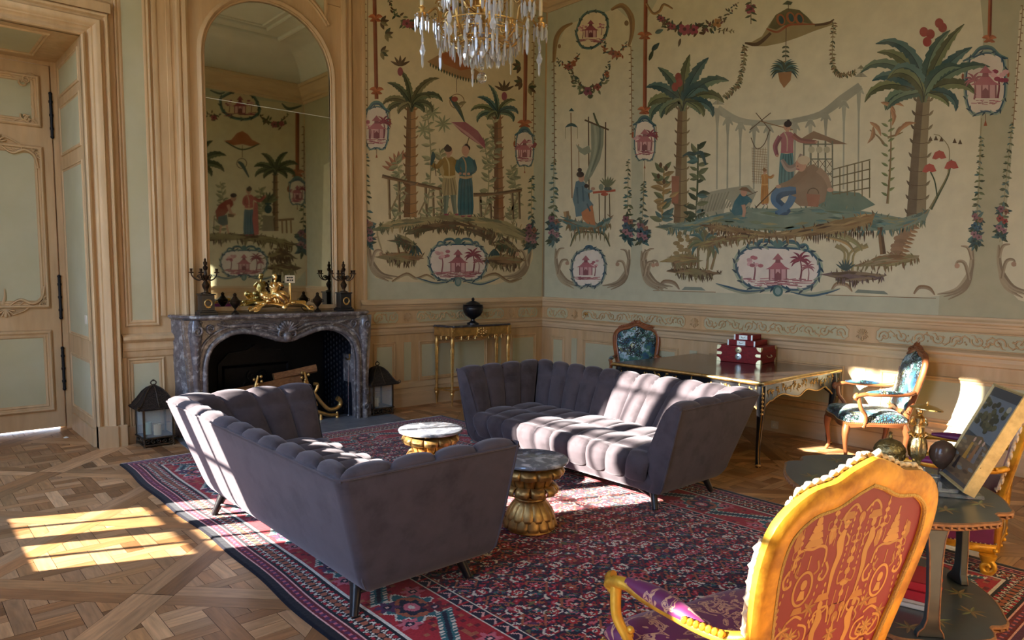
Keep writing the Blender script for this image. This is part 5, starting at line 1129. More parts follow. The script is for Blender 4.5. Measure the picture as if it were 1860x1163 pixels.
def firedog(loc, s, label):
    t = thing('fire_dog', label, 'andiron', loc, 0, 'gilt fire dogs')
    g = MB()
    def sp(pts, r): g.tube([(s*p[0], 0, p[1]) for p in crm(pts, 6)], r, 8)
    sp([(0.30, 0.20), (0.335, 0.17), (0.33, 0.12), (0.27, 0.09), (0.20, 0.10), (0.13, 0.17), (0.07, 0.25), (0.02, 0.30), (-0.03, 0.29)], [0.026-0.0002*i for i in range(49)])
    sp([(0.30, 0.03), (0.22, 0.035), (0.14, 0.06), (0.06, 0.09), (-0.02, 0.07), (-0.08, 0.10), (-0.09, 0.16)], 0.020)
    sp([(0.0, 0.12), (-0.03, 0.22), (-0.01, 0.32), (-0.03, 0.42), (-0.05, 0.50)], [0.034-0.001*i for i in range(25)])
    sp([(0.03, 0.26), (0.07, 0.30), (0.09, 0.36), (0.05, 0.37)], 0.016)
    g.tube([(s*(0.0+p[0]), -0.012, 0.15+p[1]) for p in spiral(0, 0, 0.07, 0.015, 0, 1.3, 18)], 0.015, 8)
    for k in range(9):
        a = -0.05+0.02*math.sin(k*2); g.ball((s*(a+0.02*((k % 2)*2-1)), -0.01, 0.30+k*0.024), (0.016, 0.014, 0.018), 8)
    for (x, z) in ((0.30, 0.0), (0.12, 0.0), (-0.08, 0.0)): g.tube([(s*x, 0, z), (s*x, 0, z+0.06)], [0.022, 0.012], 8)
    g.build('scroll_front', GOLD, t, smooth=60)
    for c_ in t.children: c_.scale = (1.1, 1.1, 1.1)
    b = MB(); b.tube([(s*-0.04, 0.01, 0.22), (s*-0.04, 0.12, 0.24), (s*-0.04, 0.42, 0.24)], 0.012, 6); b.tube([(s*-0.04, 0.42, 0.24), (s*-0.04, 0.42, 0)], 0.012, 6); b.tube([(s*0.04, 0.0, 0.0), (s*0.04, 0, 0.1)], 0.012, 6); b.build('iron_bar', DARKM, t)
    return t
firedog((-3.63, -0.13, 0.008), 1, 'gilt scrolled fire dog at the right end of the logs')
firedog((-4.25, -0.13, 0.008), -1, 'gilt scrolled fire dog at the left end of the logs, mostly hidden by the sofa')
BRASS = mat('brass', (206, 170, 100), 0.28, 1.0, var=0.1)
STEEL = mat('polished_steel', (190, 190, 196), 0.25, 1.0)
ft = thing('fire_tongs', 'pair of slim brass-topped fire irons leaning inside the right of the fireplace', 'fire irons', (-3.17, -0.15, 0.008))
for dx in (0, 0.045):
    g = MB(); g.tube([(dx, 0, 0.0), (dx*0.9, 0, 0.3), (dx*0.8+0.01, 0.0, 0.64)], 0.005, 6); g.ball((dx, 0, 0.01), 0.012, 8); g.build('iron_rod', STEEL, ft)
g = MB(); g.tube(crm([(-0.03, 0, 0.67), (-0.01, 0, 0.65), (0.025, 0, 0.66), (0.05, 0, 0.65), (0.07, 0, 0.67)], 5), 0.007, 6); g.ball((0.02, 0, 0.70), 0.014, 8); g.tube([(0.02, 0, 0.64), (0.02, 0, 0.70)], 0.006, 6); g.build('handle', BRASS, ft)

# lanterns
LIRON = mat('bronzed_iron', (50, 42, 36), 0.5, 0.5, color2=(112, 88, 56), c2amt=0.5, vscale=20, var=0.2)
WAX = mat('candle_wax', (226, 210, 168), 0.5, var=0.05)
def lantern(loc, rz, label, candles):
    t = thing('floor_lantern', label, 'lantern', loc, rz, 'pair of floor lanterns'); h = 0.125
    b = MB(); b.box((0, 0, 0.085), (2*h+0.03, 2*h+0.03, 0.012)); b.box((0, 0, 0.02), (2*h+0.02, 2*h+0.02, 0.014))
    for s in (-1, 1):
        for q in (-1, 1): b.tube([(s*(h), q*h, 0.0), (s*h, q*h, 0.085)], [0.012, 0.008], 8)
        for k in range(5):
            u = -h+0.028+k*0.048
            b.tube([(u+p[0], s*(h+0.004), 0.052+p[1]) for p in spiral(0, 0, 0.022, 0.006, k, 1.2, 10)], 0.004, 5); b.tube([(s*(h+0.004), u+p[0], 0.052+p[1]) for p in spiral(0, 0, 0.022, 0.006, k, 1.2, 10)], 0.004, 5)
    b.build('base', LIRON, t, smooth=50)
    p = MB()
    for s in (-1, 1):
        for q in (-1, 1): p.box((s*h, q*h, 0.225), (0.017, 0.017, 0.27))
        p.box((0, s*h, 0.352), (2*h, 0.015, 0.016)); p.box((s*h, 0, 0.352), (0.015, 2*h, 0.016))
    p.build('frame', LIRON, t, smooth=0)
    for s in (-1, 1):
        g = MB(); g.box((0, s*h, 0.22), (2*h-0.017, 0.002, 0.255)); g.build('pane', THIN, t, smooth=0); g = MB(); g.box((s*h, 0, 0.22), (0.002, 2*h-0.017, 0.255)); g.build('pane', THIN, t, smooth=0)
    r = MB(); prof = [(0.185, 0.362), (0.180, 0.372), (0.150, 0.39), (0.128, 0.42), (0.108, 0.455), (0.082, 0.50), (0.050, 0.535), (0.02, 0.552), (0.0, 0.555)]
    rings = []
    for (q, z) in prof:
        q = max(q, 0.001); rings.append([(q*x, q*y, z) for (x, y) in [(1, 0), (1, 0.5), (1, 1), (0.5, 1), (0, 1), (-0.5, 1), (-1, 1), (-1, 0.5), (-1, 0), (-1, -0.5), (-1, -1), (-0.5, -1), (0, -1), (0.5, -1), (1, -1), (1, -0.5)]])
    r.loft(rings, closed=True)
    for k in range(26):
        for s in (-1, 1):
            u = -0.17+k*0.0136; r.ball((u, s*0.176, 0.358), 0.006, 6); r.ball((s*0.176, u, 0.358), 0.006, 6)
    r.build('roof', mat('pierced_iron_roof', (58, 50, 44), 0.55, 0.5, color2=(30, 26, 24), c2amt=0.9, vscale=90, var=0.2, contrast=(0.45, 0.55)), t, smooth=30)
    rb = MB()
    for (x, y) in ((1, 1), (1, -1), (-1, 1), (-1, -1), (0, -1), (1, 0), (-1, 0), (0, 1)):
        pr = [(q*x*1.01, q*y*1.01, z+0.004) for (q, z) in prof[1:]]
        rb.tube(pr, 0.0045, 6)
        if x and y: rb.tube([(0.18*x+p[0]*x*0.7, 0.18*y+p[0]*y*0.7, 0.372+p[1]) for p in spiral(0.0, 0.012, 0.02, 0.008, -PI/2, 1.2, 10)], 0.0045, 6)
    rb.tube([(0.024*math.cos(a), 0, 0.585+0.02*math.sin(a)) for a in [2*PI*k/16 for k in range(16)]], 0.006, 6, closed=True); rb.ball((0, 0, 0.56), 0.014, 8); rb.tube([(0, 0, 0.60), (0, 0, 0.615)], [0.006, 0.010], 6)
    rb.build('roof_rib', MATS['bronzed_iron'], t, smooth=50)
    for (x, y, r_, hh, m) in candles:
        c = MB(); c.lathe([(r_, 0), (r_*1.02, hh*0.5), (r_, hh), (r_*0.8, hh+0.001), (r_*0.75, hh-0.008), (0.0, hh-0.008)], (x, y, 0.0915), 16); o = c.build('candle', m, smooth=40, loc=None)
        o.location = loc; o.rotation_euler = (0, 0, rz); CANDLES.append(o)
        w = MB(); w.tube([(x, y, 0.0915+hh-0.01), (x+0.002, y, 0.0915+hh+0.008)], 0.0015, 5); w.build('wick', BLACKL, o)
CANDLES = []
GWAX = mat('green_candle_wax', (150, 176, 156), 0.45)
lantern((-5.205, -0.165, 0.0), 0.0, 'dark iron lantern with domed pierced roof beside the left side of the fireplace', [(0.015, -0.03, 0.034, 0.10, WAX), (-0.045, 0.05, 0.032, 0.115, GWAX)])
tag(CANDLES[0], 'thick cream candle in the lantern left of the fireplace', 'candle'); tag(CANDLES[1], 'pale green candle in the lantern left of the fireplace', 'candle')
lantern((-2.815, -0.19, 0.0), 0.0, 'dark iron lantern with domed roof, half hidden by the right side of the fireplace', [(-0.03, 0.0, 0.036, 0.10, WAX)])
tag(CANDLES[2], 'cream candle in the lantern right of the fireplace', 'candle')

# things on the mantel shelf
BRONZE = mat('dark_bronze', (44, 38, 34), 0.35, 0.8, color2=(120, 92, 58), c2amt=0.3, vscale=16)
def candelabrum(x, label):
    t = thing('candelabrum', label, 'candelabrum', (x, -0.2, 1.21), 0, 'candelabra on the mantelpiece')
    b = MB(); b.box((0, 0, 0.0125), (0.17, 0.15, 0.025)); b.box((0, 0, 0.033), (0.145, 0.125, 0.016)); b.box((0, 0, 0.115), (0.125, 0.11, 0.15)); b.box((0, 0, 0.197), (0.145, 0.125, 0.014)); b.build('plinth', BLACKL, t, smooth=0, bevel=0.003)
    w = MB(); w.tube([(0.034*math.cos(a), -0.058, 0.112+0.034*math.sin(a)) for a in [2*PI*k/18 for k in range(18)]], 0.007, 6, closed=True); w.tube([(-0.02, -0.058, 0.075), (0, -0.058, 0.07), (0.02, -0.058, 0.075)], 0.006, 6); w.build('gilt_wreath', GOLD, t)
    s = MB(); s.lathe([(0.045, 0.204), (0.045, 0.212), (0.02, 0.222), (0.018, 0.24), (0.032, 0.27), (0.036, 0.29), (0.022, 0.315), (0.014, 0.33), (0.024, 0.345), (0.03, 0.37), (0.016, 0.385), (0.012, 0.43), (0.02, 0.44), (0.024, 0.46), (0.012, 0.475), (0.018, 0.49), (0.020, 0.505), (0.008, 0.52), (0.012, 0.53), (0.0, 0.55)], (0, 0, 0), 16); s.build('stem', BRONZE, t)
    for k in range(5):
        a = 2*PI*k/5+0.3; ca, sa = math.cos(a), math.sin(a)
        m = MB(); m.tube([(r*ca, r*sa, z) for (r, z) in crm([(0.012, 0.36), (0.05, 0.335), (0.09, 0.345), (0.118, 0.375), (0.125, 0.40)], 5)], 0.0065, 6)
        m.tube([((0.05+p[0])*ca, (0.05+p[0])*sa, 0.365+p[1]) for p in spiral(0, 0, 0.024, 0.006, 0, 1.2, 10)], 0.005, 6)
        m.lathe([(0.008, 0.40), (0.024, 0.405), (0.026, 0.411), (0.011, 0.415), (0.013, 0.44), (0.016, 0.445), (0.009, 0.446), (0.009, 0.425), (0.0, 0.425)], (0.125*ca, 0.125*sa, 0), 10); m.build('candle_arm', BRONZE, t)
candelabrum(-4.715, 'black plinth candelabrum with five bronze arms at the left end of the mantelpiece')
candelabrum(-3.24, 'black plinth candelabrum with five bronze arms at the right end of the mantelpiece')
for x, lb in ((-4.437, 'small lidded bronze urn on the mantelpiece, left of the gilt figure group'), (-3.553, 'small lidded bronze urn on the mantelpiece, right of the gilt figure group')):
    u = thing('mantel_urn', lb, 'urn', (x, -0.2, 1.21), 0, 'small urns on the mantelpiece')
    b = MB(); b.lathe([(0.036, 0), (0.038, 0.012), (0.022, 0.02), (0.010, 0.035), (0.010, 0.05), (0.030, 0.075), (0.048, 0.10), (0.052, 0.118), (0.046, 0.126)], (0, 0, 0), 18); b.build('body', BRONZE, u); b = MB(); b.lathe([(0.050, 0.126), (0.052, 0.132), (0.034, 0.148), (0.02, 0.17), (0.014, 0.178), (0.02, 0.19), (0.010, 0.205), (0.0, 0.21)], (0, 0, 0), 18); b.build('lid', MATS['dark_bronze'], u)
    for s in (-1, 1): h_ = MB(); h_.tube([(s*q, 0, z) for (q, z) in [(0.045, 0.10), (0.07, 0.105), (0.066, 0.128), (0.048, 0.122)]], 0.004, 6); h_.build('handle', BRONZE, u)
fg = thing('gilt_figure_group', 'bright gilt bronze seated figure on a scrolled rocky base, centre of the mantelpiece', 'ornament', (-3.96, -0.21, 1.219))
b = MB(); r5 = random.Random(11)
for s in (-1, 1):
    for q in (0, 1):
        b.tube([(s*p[0], -0.06+q*0.12, p[1]) for p in crm([(0.32, 0.012), (0.28, 0.02), (0.24, 0.06), (0.16, 0.085), (0.06, 0.075), (0.0, 0.055)], 5)], [0.016+0.008*math.sin(i/3) for i in range(26)], 8)
        b.tube([(s*(0.30+p[0]), -0.06+q*0.12, 0.03+p[1]) for p in spiral(0, 0, 0.028, 0.008, 0, 1.1, 12)], 0.010, 6)
    for k in range(5): b.ball((s*(0.05+0.05*k), r5.uniform(-0.07, 0.05), 0.085+r5.uniform(-0.01, 0.015)), (0.034, 0.03, 0.02), 8)
b.tube([(-0.25, 0, 0.078), (0, 0, 0.09), (0.25, 0, 0.078)], 0.036, 10); b.ball((0, -0.08, 0.045), (0.03, 0.02, 0.035), 8)
b.build('scroll_base', GOLDL, fg, smooth=60)
r = MB()
for k in range(16): r.ball((-0.10+r5.uniform(-0.11, 0.12), r5.uniform(-0.05, 0.05), 0.11+r5.uniform(0, 0.07)), (r5.uniform(0.02, 0.04), 0.03, r5.uniform(0.02, 0.04)), 7)
r.build('rockwork', GOLDL, fg, smooth=60)
f = MB(); f.tube(crm([(-0.06, 0, 0.15), (-0.075, 0, 0.20), (-0.07, 0, 0.26), (-0.068, 0, 0.31)], 5), [0.05, 0.052, 0.05, 0.046, 0.042, 0.040, 0.04, 0.042, 0.044, 0.045, 0.045, 0.042, 0.038, 0.032, 0.02, 0.015], 12)
f.ball((-0.066, -0.004, 0.355), (0.023, 0.025, 0.030), 12); f.ball((-0.066, 0.006, 0.372), (0.026, 0.027, 0.022), 10); f.tube([(-0.067, 0, 0.31), (-0.066, 0, 0.335)], 0.012, 8)
f.tube(crm([(-0.10, 0, 0.30), (-0.125, -0.03, 0.26), (-0.09, -0.06, 0.245), (-0.055, -0.06, 0.27)], 5), [0.016]*6+[0.013]*5+[0.010]*5, 8); f.tube(crm([(-0.035, 0, 0.30), (-0.005, -0.03, 0.27), (-0.02, -0.06, 0.285), (-0.045, -0.06, 0.30)], 5), [0.016]*6+[0.013]*5+[0.010]*5, 8)
f.tube(crm([(-0.07, -0.02, 0.18), (-0.02, -0.07, 0.19), (0.03, -0.06, 0.15), (0.05, -0.05, 0.11)], 5), [0.036]*6+[0.032]*5+[0.024]*5, 10); f.tube(crm([(-0.08, -0.02, 0.18), (-0.06, -0.08, 0.17), (-0.02, -0.08, 0.12), (0.0, -0.08, 0.10)], 5), [0.036]*6+[0.032]*5+[0.024]*5, 10)
for k in range(6): f.tube(crm([(-0.11+k*0.025, 0.01, 0.17), (-0.10+k*0.03, -0.06, 0.14), (-0.09+k*0.03, -0.07, 0.10)], 4), 0.009, 6)
f.build('seated_figure', GOLDL, fg, smooth=60)
g = MB(); g.tube(crm([(0.0, 0.0, 0.10), (0.01, 0, 0.2), (0.0, 0, 0.3)], 4), 0.006, 6)
for k in range(7): g.ball((0.005+0.016*math.cos(k*2), 0.012*math.sin(k*2), 0.20+k*0.018), (0.012, 0.006, 0.012), 6)
g.build('flower_stem', BRONZE, fg, smooth=60)
sg = thing('small_sign', 'tiny framed two-line sign on a gilt baluster, right of the gilt figure', 'sign', (-3.86, -0.2, 1.292))
g = MB(); g.lathe([(0.02, 0), (0.02, 0.008), (0.012, 0.02), (0.015, 0.06), (0.010, 0.10), (0.014, 0.15), (0.012, 0.19), (0.012, 0.225)], (0, 0, 0), 12); g.build('post', GOLDL, sg)
g = MB(); g.box((0, 0, 0.265), (0.105, 0.008, 0.078)); g.build('plate', mat('ivory_card', (222, 208, 176), 0.6), sg, smooth=0, bevel=0.002)
g = MB()
for (z, ws) in ((0.281, (0.022, 0.016, 0.018)), (0.253, (0.03, 0.012, 0.018))):
    x = -0.038
    for wv in ws: g.bb((x, -0.0052, z-0.008), (x+wv, -0.0042, z+0.008)); x += wv+0.006
g.build('lettering', BLACKL, sg, smooth=0)

# gilt console table with marble top, black urn
cx = -1.395
ct = thing('console_table', 'gilded console table with turned legs and dark marble top, right of the fireplace', 'console table', (cx, -0.2, 0))
MC = Matrix.Translation((0, 0.2, 0))
tp = MB(MC); P = [(-0.545, -0.02), (-0.53, -0.06), (-0.475, -0.33), (-0.46, -0.38), (0.46, -0.38), (0.475, -0.33), (0.53, -0.06), (0.545, -0.02)]
tp.prism(P, 0.968, 0.995); tp.build('marble_top', mat('dark_marble', (58, 54, 56), 0.15, color2=(120, 116, 118), c2amt=0.6, vscale=14, contrast=(0.55, 0.7), coat=0.5), ct, smooth=0, bevel=0.008)
ap = MB(MC)
for (a, b2) in (((-0.51, -0.05), (-0.44, -0.34)), ((-0.44, -0.345), (0.44, -0.345)), ((0.44, -0.34), (0.51, -0.05))):
    d = np.array(b2)-np.array(a); L_ = np.linalg.norm(d); ang = math.atan2(d[1], d[0]); m_ = (np.array(a)+np.array(b2))/2
    ap.box((m_[0], m_[1], 0.915), (L_, 0.025, 0.105), rz=ang); nrm = np.array((d[1], -d[0]))/L_*(1 if a != (0.44, -0.34) else 1)
    if nrm[1] > 0.3: nrm = -nrm
    for z in (0.872, 0.955): ap.tube([(a[0]+nrm[0]*0.014, a[1]+nrm[1]*0.014, z), (b2[0]+nrm[0]*0.014, b2[1]+nrm[1]*0.014, z)], 0.006, 6)
ap.box((0, -0.362, 0.915), (0.17, 0.012, 0.10))
for k in range(10): ap.ball((0.07*math.cos(k*0.63), -0.37, 0.915+0.035*math.sin(k*0.63)), (0.016, 0.01, 0.014), 6)
for s in (-1, 1): ap.tube([(s*p[0], -0.372, 0.915+p[1]) for p in spiral(0.035, 0, 0.03, 0.006, 0, 1.3, 12)], 0.006, 6)
ap.tube(crm([(-0.10, -0.362, 0.86), (-0.05, -0.37, 0.835), (0, -0.37, 0.83), (0.05, -0.37, 0.835), (0.10, -0.362, 0.86)], 4), 0.013, 6)
for (x, y) in ((-0.455, -0.34), (0.455, -0.34)):
    ap.box((x, y, 0.915), (0.055, 0.055, 0.115)); 
    for k in range(4): ap.ball((x+0.012*(1 if k % 2 else -1), y-0.03, 0.885+k*0.02), (0.012, 0.006, 0.010), 6)
ap.build('apron', GOLD, ct, smooth=40, bevel=0.0015)
def garl(p0, p1, n):
    g_ = MB(MC)
    for k in range(n):
        a = np.array(p0)+(np.array(p1)-np.array(p0))*k/n; b_ = np.array(p0)+(np.array(p1)-np.array(p0))*(k+1)/n; m_ = (a+b_)/2-(0, 0, 0.032)
        g_.tube(crm([tuple(a), tuple(m_), tuple(b_)], 4), 0.005, 5)
        if k: g_.lathe([(0.003, 0.0), (0.006, -0.01), (0.005, -0.02), (0.011, -0.045), (0.008, -0.056), (0.0, -0.058)], tuple(a), 8)
    g_.build('tassel_swag', GOLDL, ct, smooth=60)
garl((-0.43, -0.352, 0.862), (0.43, -0.352, 0.862), 8); garl((-0.5, -0.06, 0.862), (-0.455, -0.32, 0.862), 3)
for (x, y) in ((-0.455, -0.34), (0.455, -0.34), (-0.49, -0.06), (0.49, -0.06)):
    lg = MB(MC)
    lg.lathe([(0.0, 0.0), (0.008, 0.0), (0.012, 0.06), (0.016, 0.11), (0.024, 0.13), (0.027, 0.145), (0.020, 0.16), (0.030, 0.170), (0.030, 0.195), (0.016, 0.205), (0.014, 0.25), (0.016, 0.32), (0.021, 0.60), (0.025, 0.70), (0.020, 0.73), (0.028, 0.76), (0.026, 0.81), (0.020, 0.83), (0.030, 0.86)], (x, y, 0), 16, mod=lambda t, z, i: 1+0.07*math.cos(8*t) if 0.22 < z < 0.74 else 1.0)
    lg.build('leg', GOLD, ct, smooth=50)
st = MB(MC)
for (x, y) in ((-0.455, -0.34), (0.455, -0.34), (-0.49, -0.06), (0.49, -0.06)): st.tube(crm([(x, y, 0.183), (x*0.6, y*0.55-0.08, 0.183), (0, -0.2, 0.183)], 5), 0.012, 6)
for s in (-1, 1): st.tube([(s*0.455, -0.34, 0.183), (s*0.49, -0.06, 0.183)], 0.010, 6)
st.lathe([(0.05, 0.175), (0.055, 0.195), (0.02, 0.205), (0.02, 0.23), (0.045, 0.27), (0.05, 0.30), (0.03, 0.32), (0.012, 0.34), (0.02, 0.36), (0.012, 0.39), (0.0, 0.40)], (0, -0.2, 0), 14); st.build('stretcher', GOLD, ct, smooth=50)
un = thing('lidded_urn', 'black fluted basalt urn with lid standing on the gilded console table', 'urn', (-1.42, -0.20, 0.995))
U_ = mat('black_basalt', (22, 21, 24), 0.35)
b = MB(); b.lathe([(0.075, 0), (0.075, 0.012), (0.05, 0.022), (0.026, 0.04), (0.024, 0.06), (0.05, 0.078)], (0, 0, 0), 24); b.build('foot', U_, un)
b = MB(); b.lathe([(0.05, 0.078), (0.09, 0.105), (0.118, 0.15), (0.126, 0.19), (0.127, 0.205)], (0, 0, 0), 64, mod=lambda t, z, i: 1+0.035*abs(math.cos(12*t))*(1 if 0.08 < z < 0.20 else 0)); b.lathe([(0.127, 0.205), (0.134, 0.212), (0.128, 0.226), (0.12, 0.23), (0.128, 0.24), (0.132, 0.245), (0.10, 0.248)], (0, 0, 0), 32); b.build('body', U_, un)
b = MB(); b.lathe([(0.10, 0.246), (0.095, 0.255), (0.075, 0.27), (0.045, 0.285), (0.02, 0.292), (0.014, 0.30), (0.022, 0.312), (0.016, 0.325), (0.004, 0.337), (0.0, 0.338)], (0, 0, 0), 24); b.build('lid', U_, un)

# crystal chandelier
CRY = mat('cut_crystal', (240, 244, 250), 0.07, trans=0.55, ior=1.5, spec=0.8)
CH = (-4.10, -3.66)
cz = 2.865
ch = thing('chandelier', 'gilt chandelier hung with cut-crystal drops, cut by the top of the photo', 'chandelier', (CH[0], CH[1], cz))
b = MB(); b.lathe([(0.0, 0.16), (0.012, 0.165), (0.016, 0.185), (0.008, 0.2), (0.014, 0.23), (0.03, 0.25), (0.018, 0.28), (0.03, 0.33), (0.05, 0.37), (0.035, 0.42), (0.06, 0.47), (0.10, 0.53), (0.07, 0.58), (0.03, 0.62), (0.03, 0.8), (0.05, 0.86), (0.03, 0.92), (0.02, 1.1), (0.015, 1.3), (0.0, 1.31)], (0, 0, 0), 20)
r6 = random.Random(5)
for k in range(46):
    a = r6.uniform(0, 2*PI); z = r6.uniform(0.42, 0.66); r0 = 0.07+0.05*r6.random(); b.tube([(r0*math.cos(a)*q, r0*math.sin(a)*q, z+w_) for q, w_ in ((0.4, -0.03), (1.0, 0.0), (1.25, 0.03), (1.2, 0.055))], [0.006, 0.010, 0.008, 0.003], 5)
b.build('stem', GOLD, ch, smooth=60)
b = MB(); b.tube([(0, 0, 1.28), (0, 0, ZC-cz-0.05)], 0.012, 8); b.lathe([(0.09, ZC-cz-0.01), (0.08, ZC-cz-0.05), (0.03, ZC-cz-0.08), (0.0, ZC-cz-0.09)], (0, 0, 0), 20); b.build('chain_and_rose', GOLD, ch)
b = MB(); b.ball((0, 0, 0.035), 0.034, 20); b.ball((0, 0, 0.095), 0.013, 12); b.ball((0, 0, 0.125), 0.009, 8); b.tube([(0, 0, 0.06), (0, 0, 0.17)], 0.002, 5); b.build('crystal_ball', mat('clear_crystal', (255, 255, 255), 0.0, trans=1.0, ior=1.5), ch)
def dropmesh(L, w_):
    m = MB(); n = 6; rr = [(0.0, 0.15), (0.12, 0.55), (0.2, 1.0), (0.78, 0.85), (0.9, 0.6), (1.0, 0.04)]
    m.loft([[(w_*q*math.cos(2*PI*k/n), w_*0.6*q*math.sin(2*PI*k/n), -L*t-0.012) for k in range(n)] for (t, q) in rr], closed=True)
    m.ball((0, 0, -0.004), 0.0065, 6); return m
def pendmesh(L, w_):
    m = MB(); n = 8; rr = [(0.0, 0.1), (0.3, 0.45), (0.62, 1.0), (0.85, 0.7), (1.0, 0.05)]
    m.loft([[(w_*q*math.cos(2*PI*k/n), w_*0.45*q*math.sin(2*PI*k/n), -L*t-0.010) for k in range(n)] for (t, q) in rr], closed=True); m.ball((0, 0, -0.004), 0.006, 6); return m
protos = [dropmesh(0.075, 0.0105).build('crystal_drop', CRY, ch, smooth=0), dropmesh(0.10, 0.011).build('crystal_drop', CRY, ch, smooth=0), pendmesh(0.10, 0.022).build('crystal_drop', CRY, ch, smooth=0)]
spots = []
def ringd(r0, z, n, kind, ph=0.0, jz=0.01): 
    for k in range(n):
        a = 2*PI*(k+ph)/n; spots.append((r0*math.cos(a), r0*math.sin(a), z+r6.uniform(-jz, jz), a, kind))
NARM = 8
for k in range(NARM):
    a = 2*PI*(k+0.35)/NARM; ca, sa = math.cos(a), math.sin(a); R1 = 0.385 if k % 2 else 0.345; zc_ = 0.40 if k % 2 else 0.46
    m = MB(); m.tube([(r*ca, r*sa, z) for (r, z) in crm([(0.05, 0.36), (0.12, 0.26), (0.20, 0.25), (0.26, 0.32), (0.28, 0.42), (0.31, 0.44), (R1, zc_-0.03)], 5)], 0.008, 6)
    m.tube([((0.17+p[0])*ca, (0.17+p[0])*sa, 0.31+p[1]) for p in spiral(0, 0, 0.045, 0.01, -1.2, 1.3, 14)], 0.006, 6); m.tube([((0.27+p[0])*ca, (0.27+p[0])*sa, 0.47+p[1]) for p in spiral(0, 0, 0.03, 0.008, 0, 1.2, 12)], 0.005, 6)
    m.lathe([(0.008, zc_-0.04), (0.02, zc_-0.03), (0.040, zc_-0.005), (0.042, zc_), (0.014, zc_+0.004), (0.014, zc_+0.03), (0.022, zc_+0.038), (0.012, zc_+0.045), (0.013, zc_+0.05)], (R1*ca, R1*sa, 0), 12); m.build('branch', GOLD, ch, smooth=60)
    c_ = MB(); c_.lathe([(0.0125, zc_+0.048), (0.0125, zc_+0.17), (0.0, zc_+0.172)], (R1*ca, R1*sa, 0), 10); oc = c_.build('candle_tube', WAX, ch)
    c_ = MB(); c_.lathe([(0.006, zc_+0.17), (0.013, zc_+0.19), (0.016, zc_+0.21), (0.009, zc_+0.24), (0.0, zc_+0.265)], (R1*ca, R1*sa, 0), 10); c_.build('bulb', mat('frosted_bulb', (226, 236, 246), 0.2, trans=0.4), oc)
    for q in range(8): b_ = a+2*PI*q/8; spots.append((R1*ca+0.042*math.cos(b_), R1*sa+0.042*math.sin(b_), zc_-0.006, b_, 0 if q % 2 else 1))
    for q in range(3): spots.append((R1*ca*0.99, R1*sa*0.99, zc_-0.08-0.07*q, a+q, 2 if q < 2 else 1))
ringd(0.29, 0.33, 22, 1); ringd(0.24, 0.29, 22, 0, 0.5); ringd(0.19, 0.25, 18, 1); ringd(0.14, 0.235, 14, 2); ringd(0.10, 0.24, 12, 0); ringd(0.05, 0.19, 8, 0); ringd(0.12, 0.60, 14, 0); ringd(0.16, 0.52, 14, 1); ringd(0.11, 0.44, 10, 2); ringd(0.08, 0.36, 8, 2)
b = MB()
for (r0, z) in ((0.29, 0.335), (0.24, 0.295), (0.19, 0.255), (0.14, 0.24), (0.10, 0.245), (0.05, 0.195), (0.12, 0.605), (0.16, 0.525), (0.11, 0.445)): b.tube([(r0*math.cos(2*PI*k/32), r0*math.sin(2*PI*k/32), z) for k in range(32)], 0.004, 5, closed=True)
for k in range(8):
    a = 2*PI*k/8
    for (r0, z0, r1, z1) in ((0.05, 0.40, 0.29, 0.335), (0.05, 0.36, 0.24, 0.295), (0.03, 0.30, 0.14, 0.24), (0.02, 0.21, 0.05, 0.195), (0.04, 0.62, 0.16, 0.525)): b.tube([(r0*math.cos(a), r0*math.sin(a), z0), (r1*math.cos(a), r1*math.sin(a), z1)], 0.003, 5)
b.build('hoop', GOLD, ch)
vd = np.array(_F[:2]); spots.sort(key=lambda p: (p[0]*vd[0]+p[1]*vd[1]))
used = {0: False, 1: False, 2: False}
for (x, y, z, a, kd) in spots[:97]:
    o = protos[kd]
    if used[kd]: o = o.copy(); COL.objects.link(o); o.parent = ch
    used[kd] = True; o.location = (x, y, z); o.rotation_euler = (0, 0, a+PI/2)
rest = MB(); src = [dropmesh(0.075, 0.0105), dropmesh(0.10, 0.011), pendmesh(0.10, 0.022)]
for (x, y, z, a, kd) in spots[97:]:
    M_ = Matrix.Translation((x, y, z)) @ Matrix.Rotation(a+PI/2, 4, 'Z'); V = np.concatenate(src[kd].V)
    rest.add(V @ np.array(M_.to_3x3()).T+np.array(M_.translation), src[kd].F)
o = rest.build('crystal_drop_curtain', CRY, ch, smooth=0); o['kind'] = 'stuff'
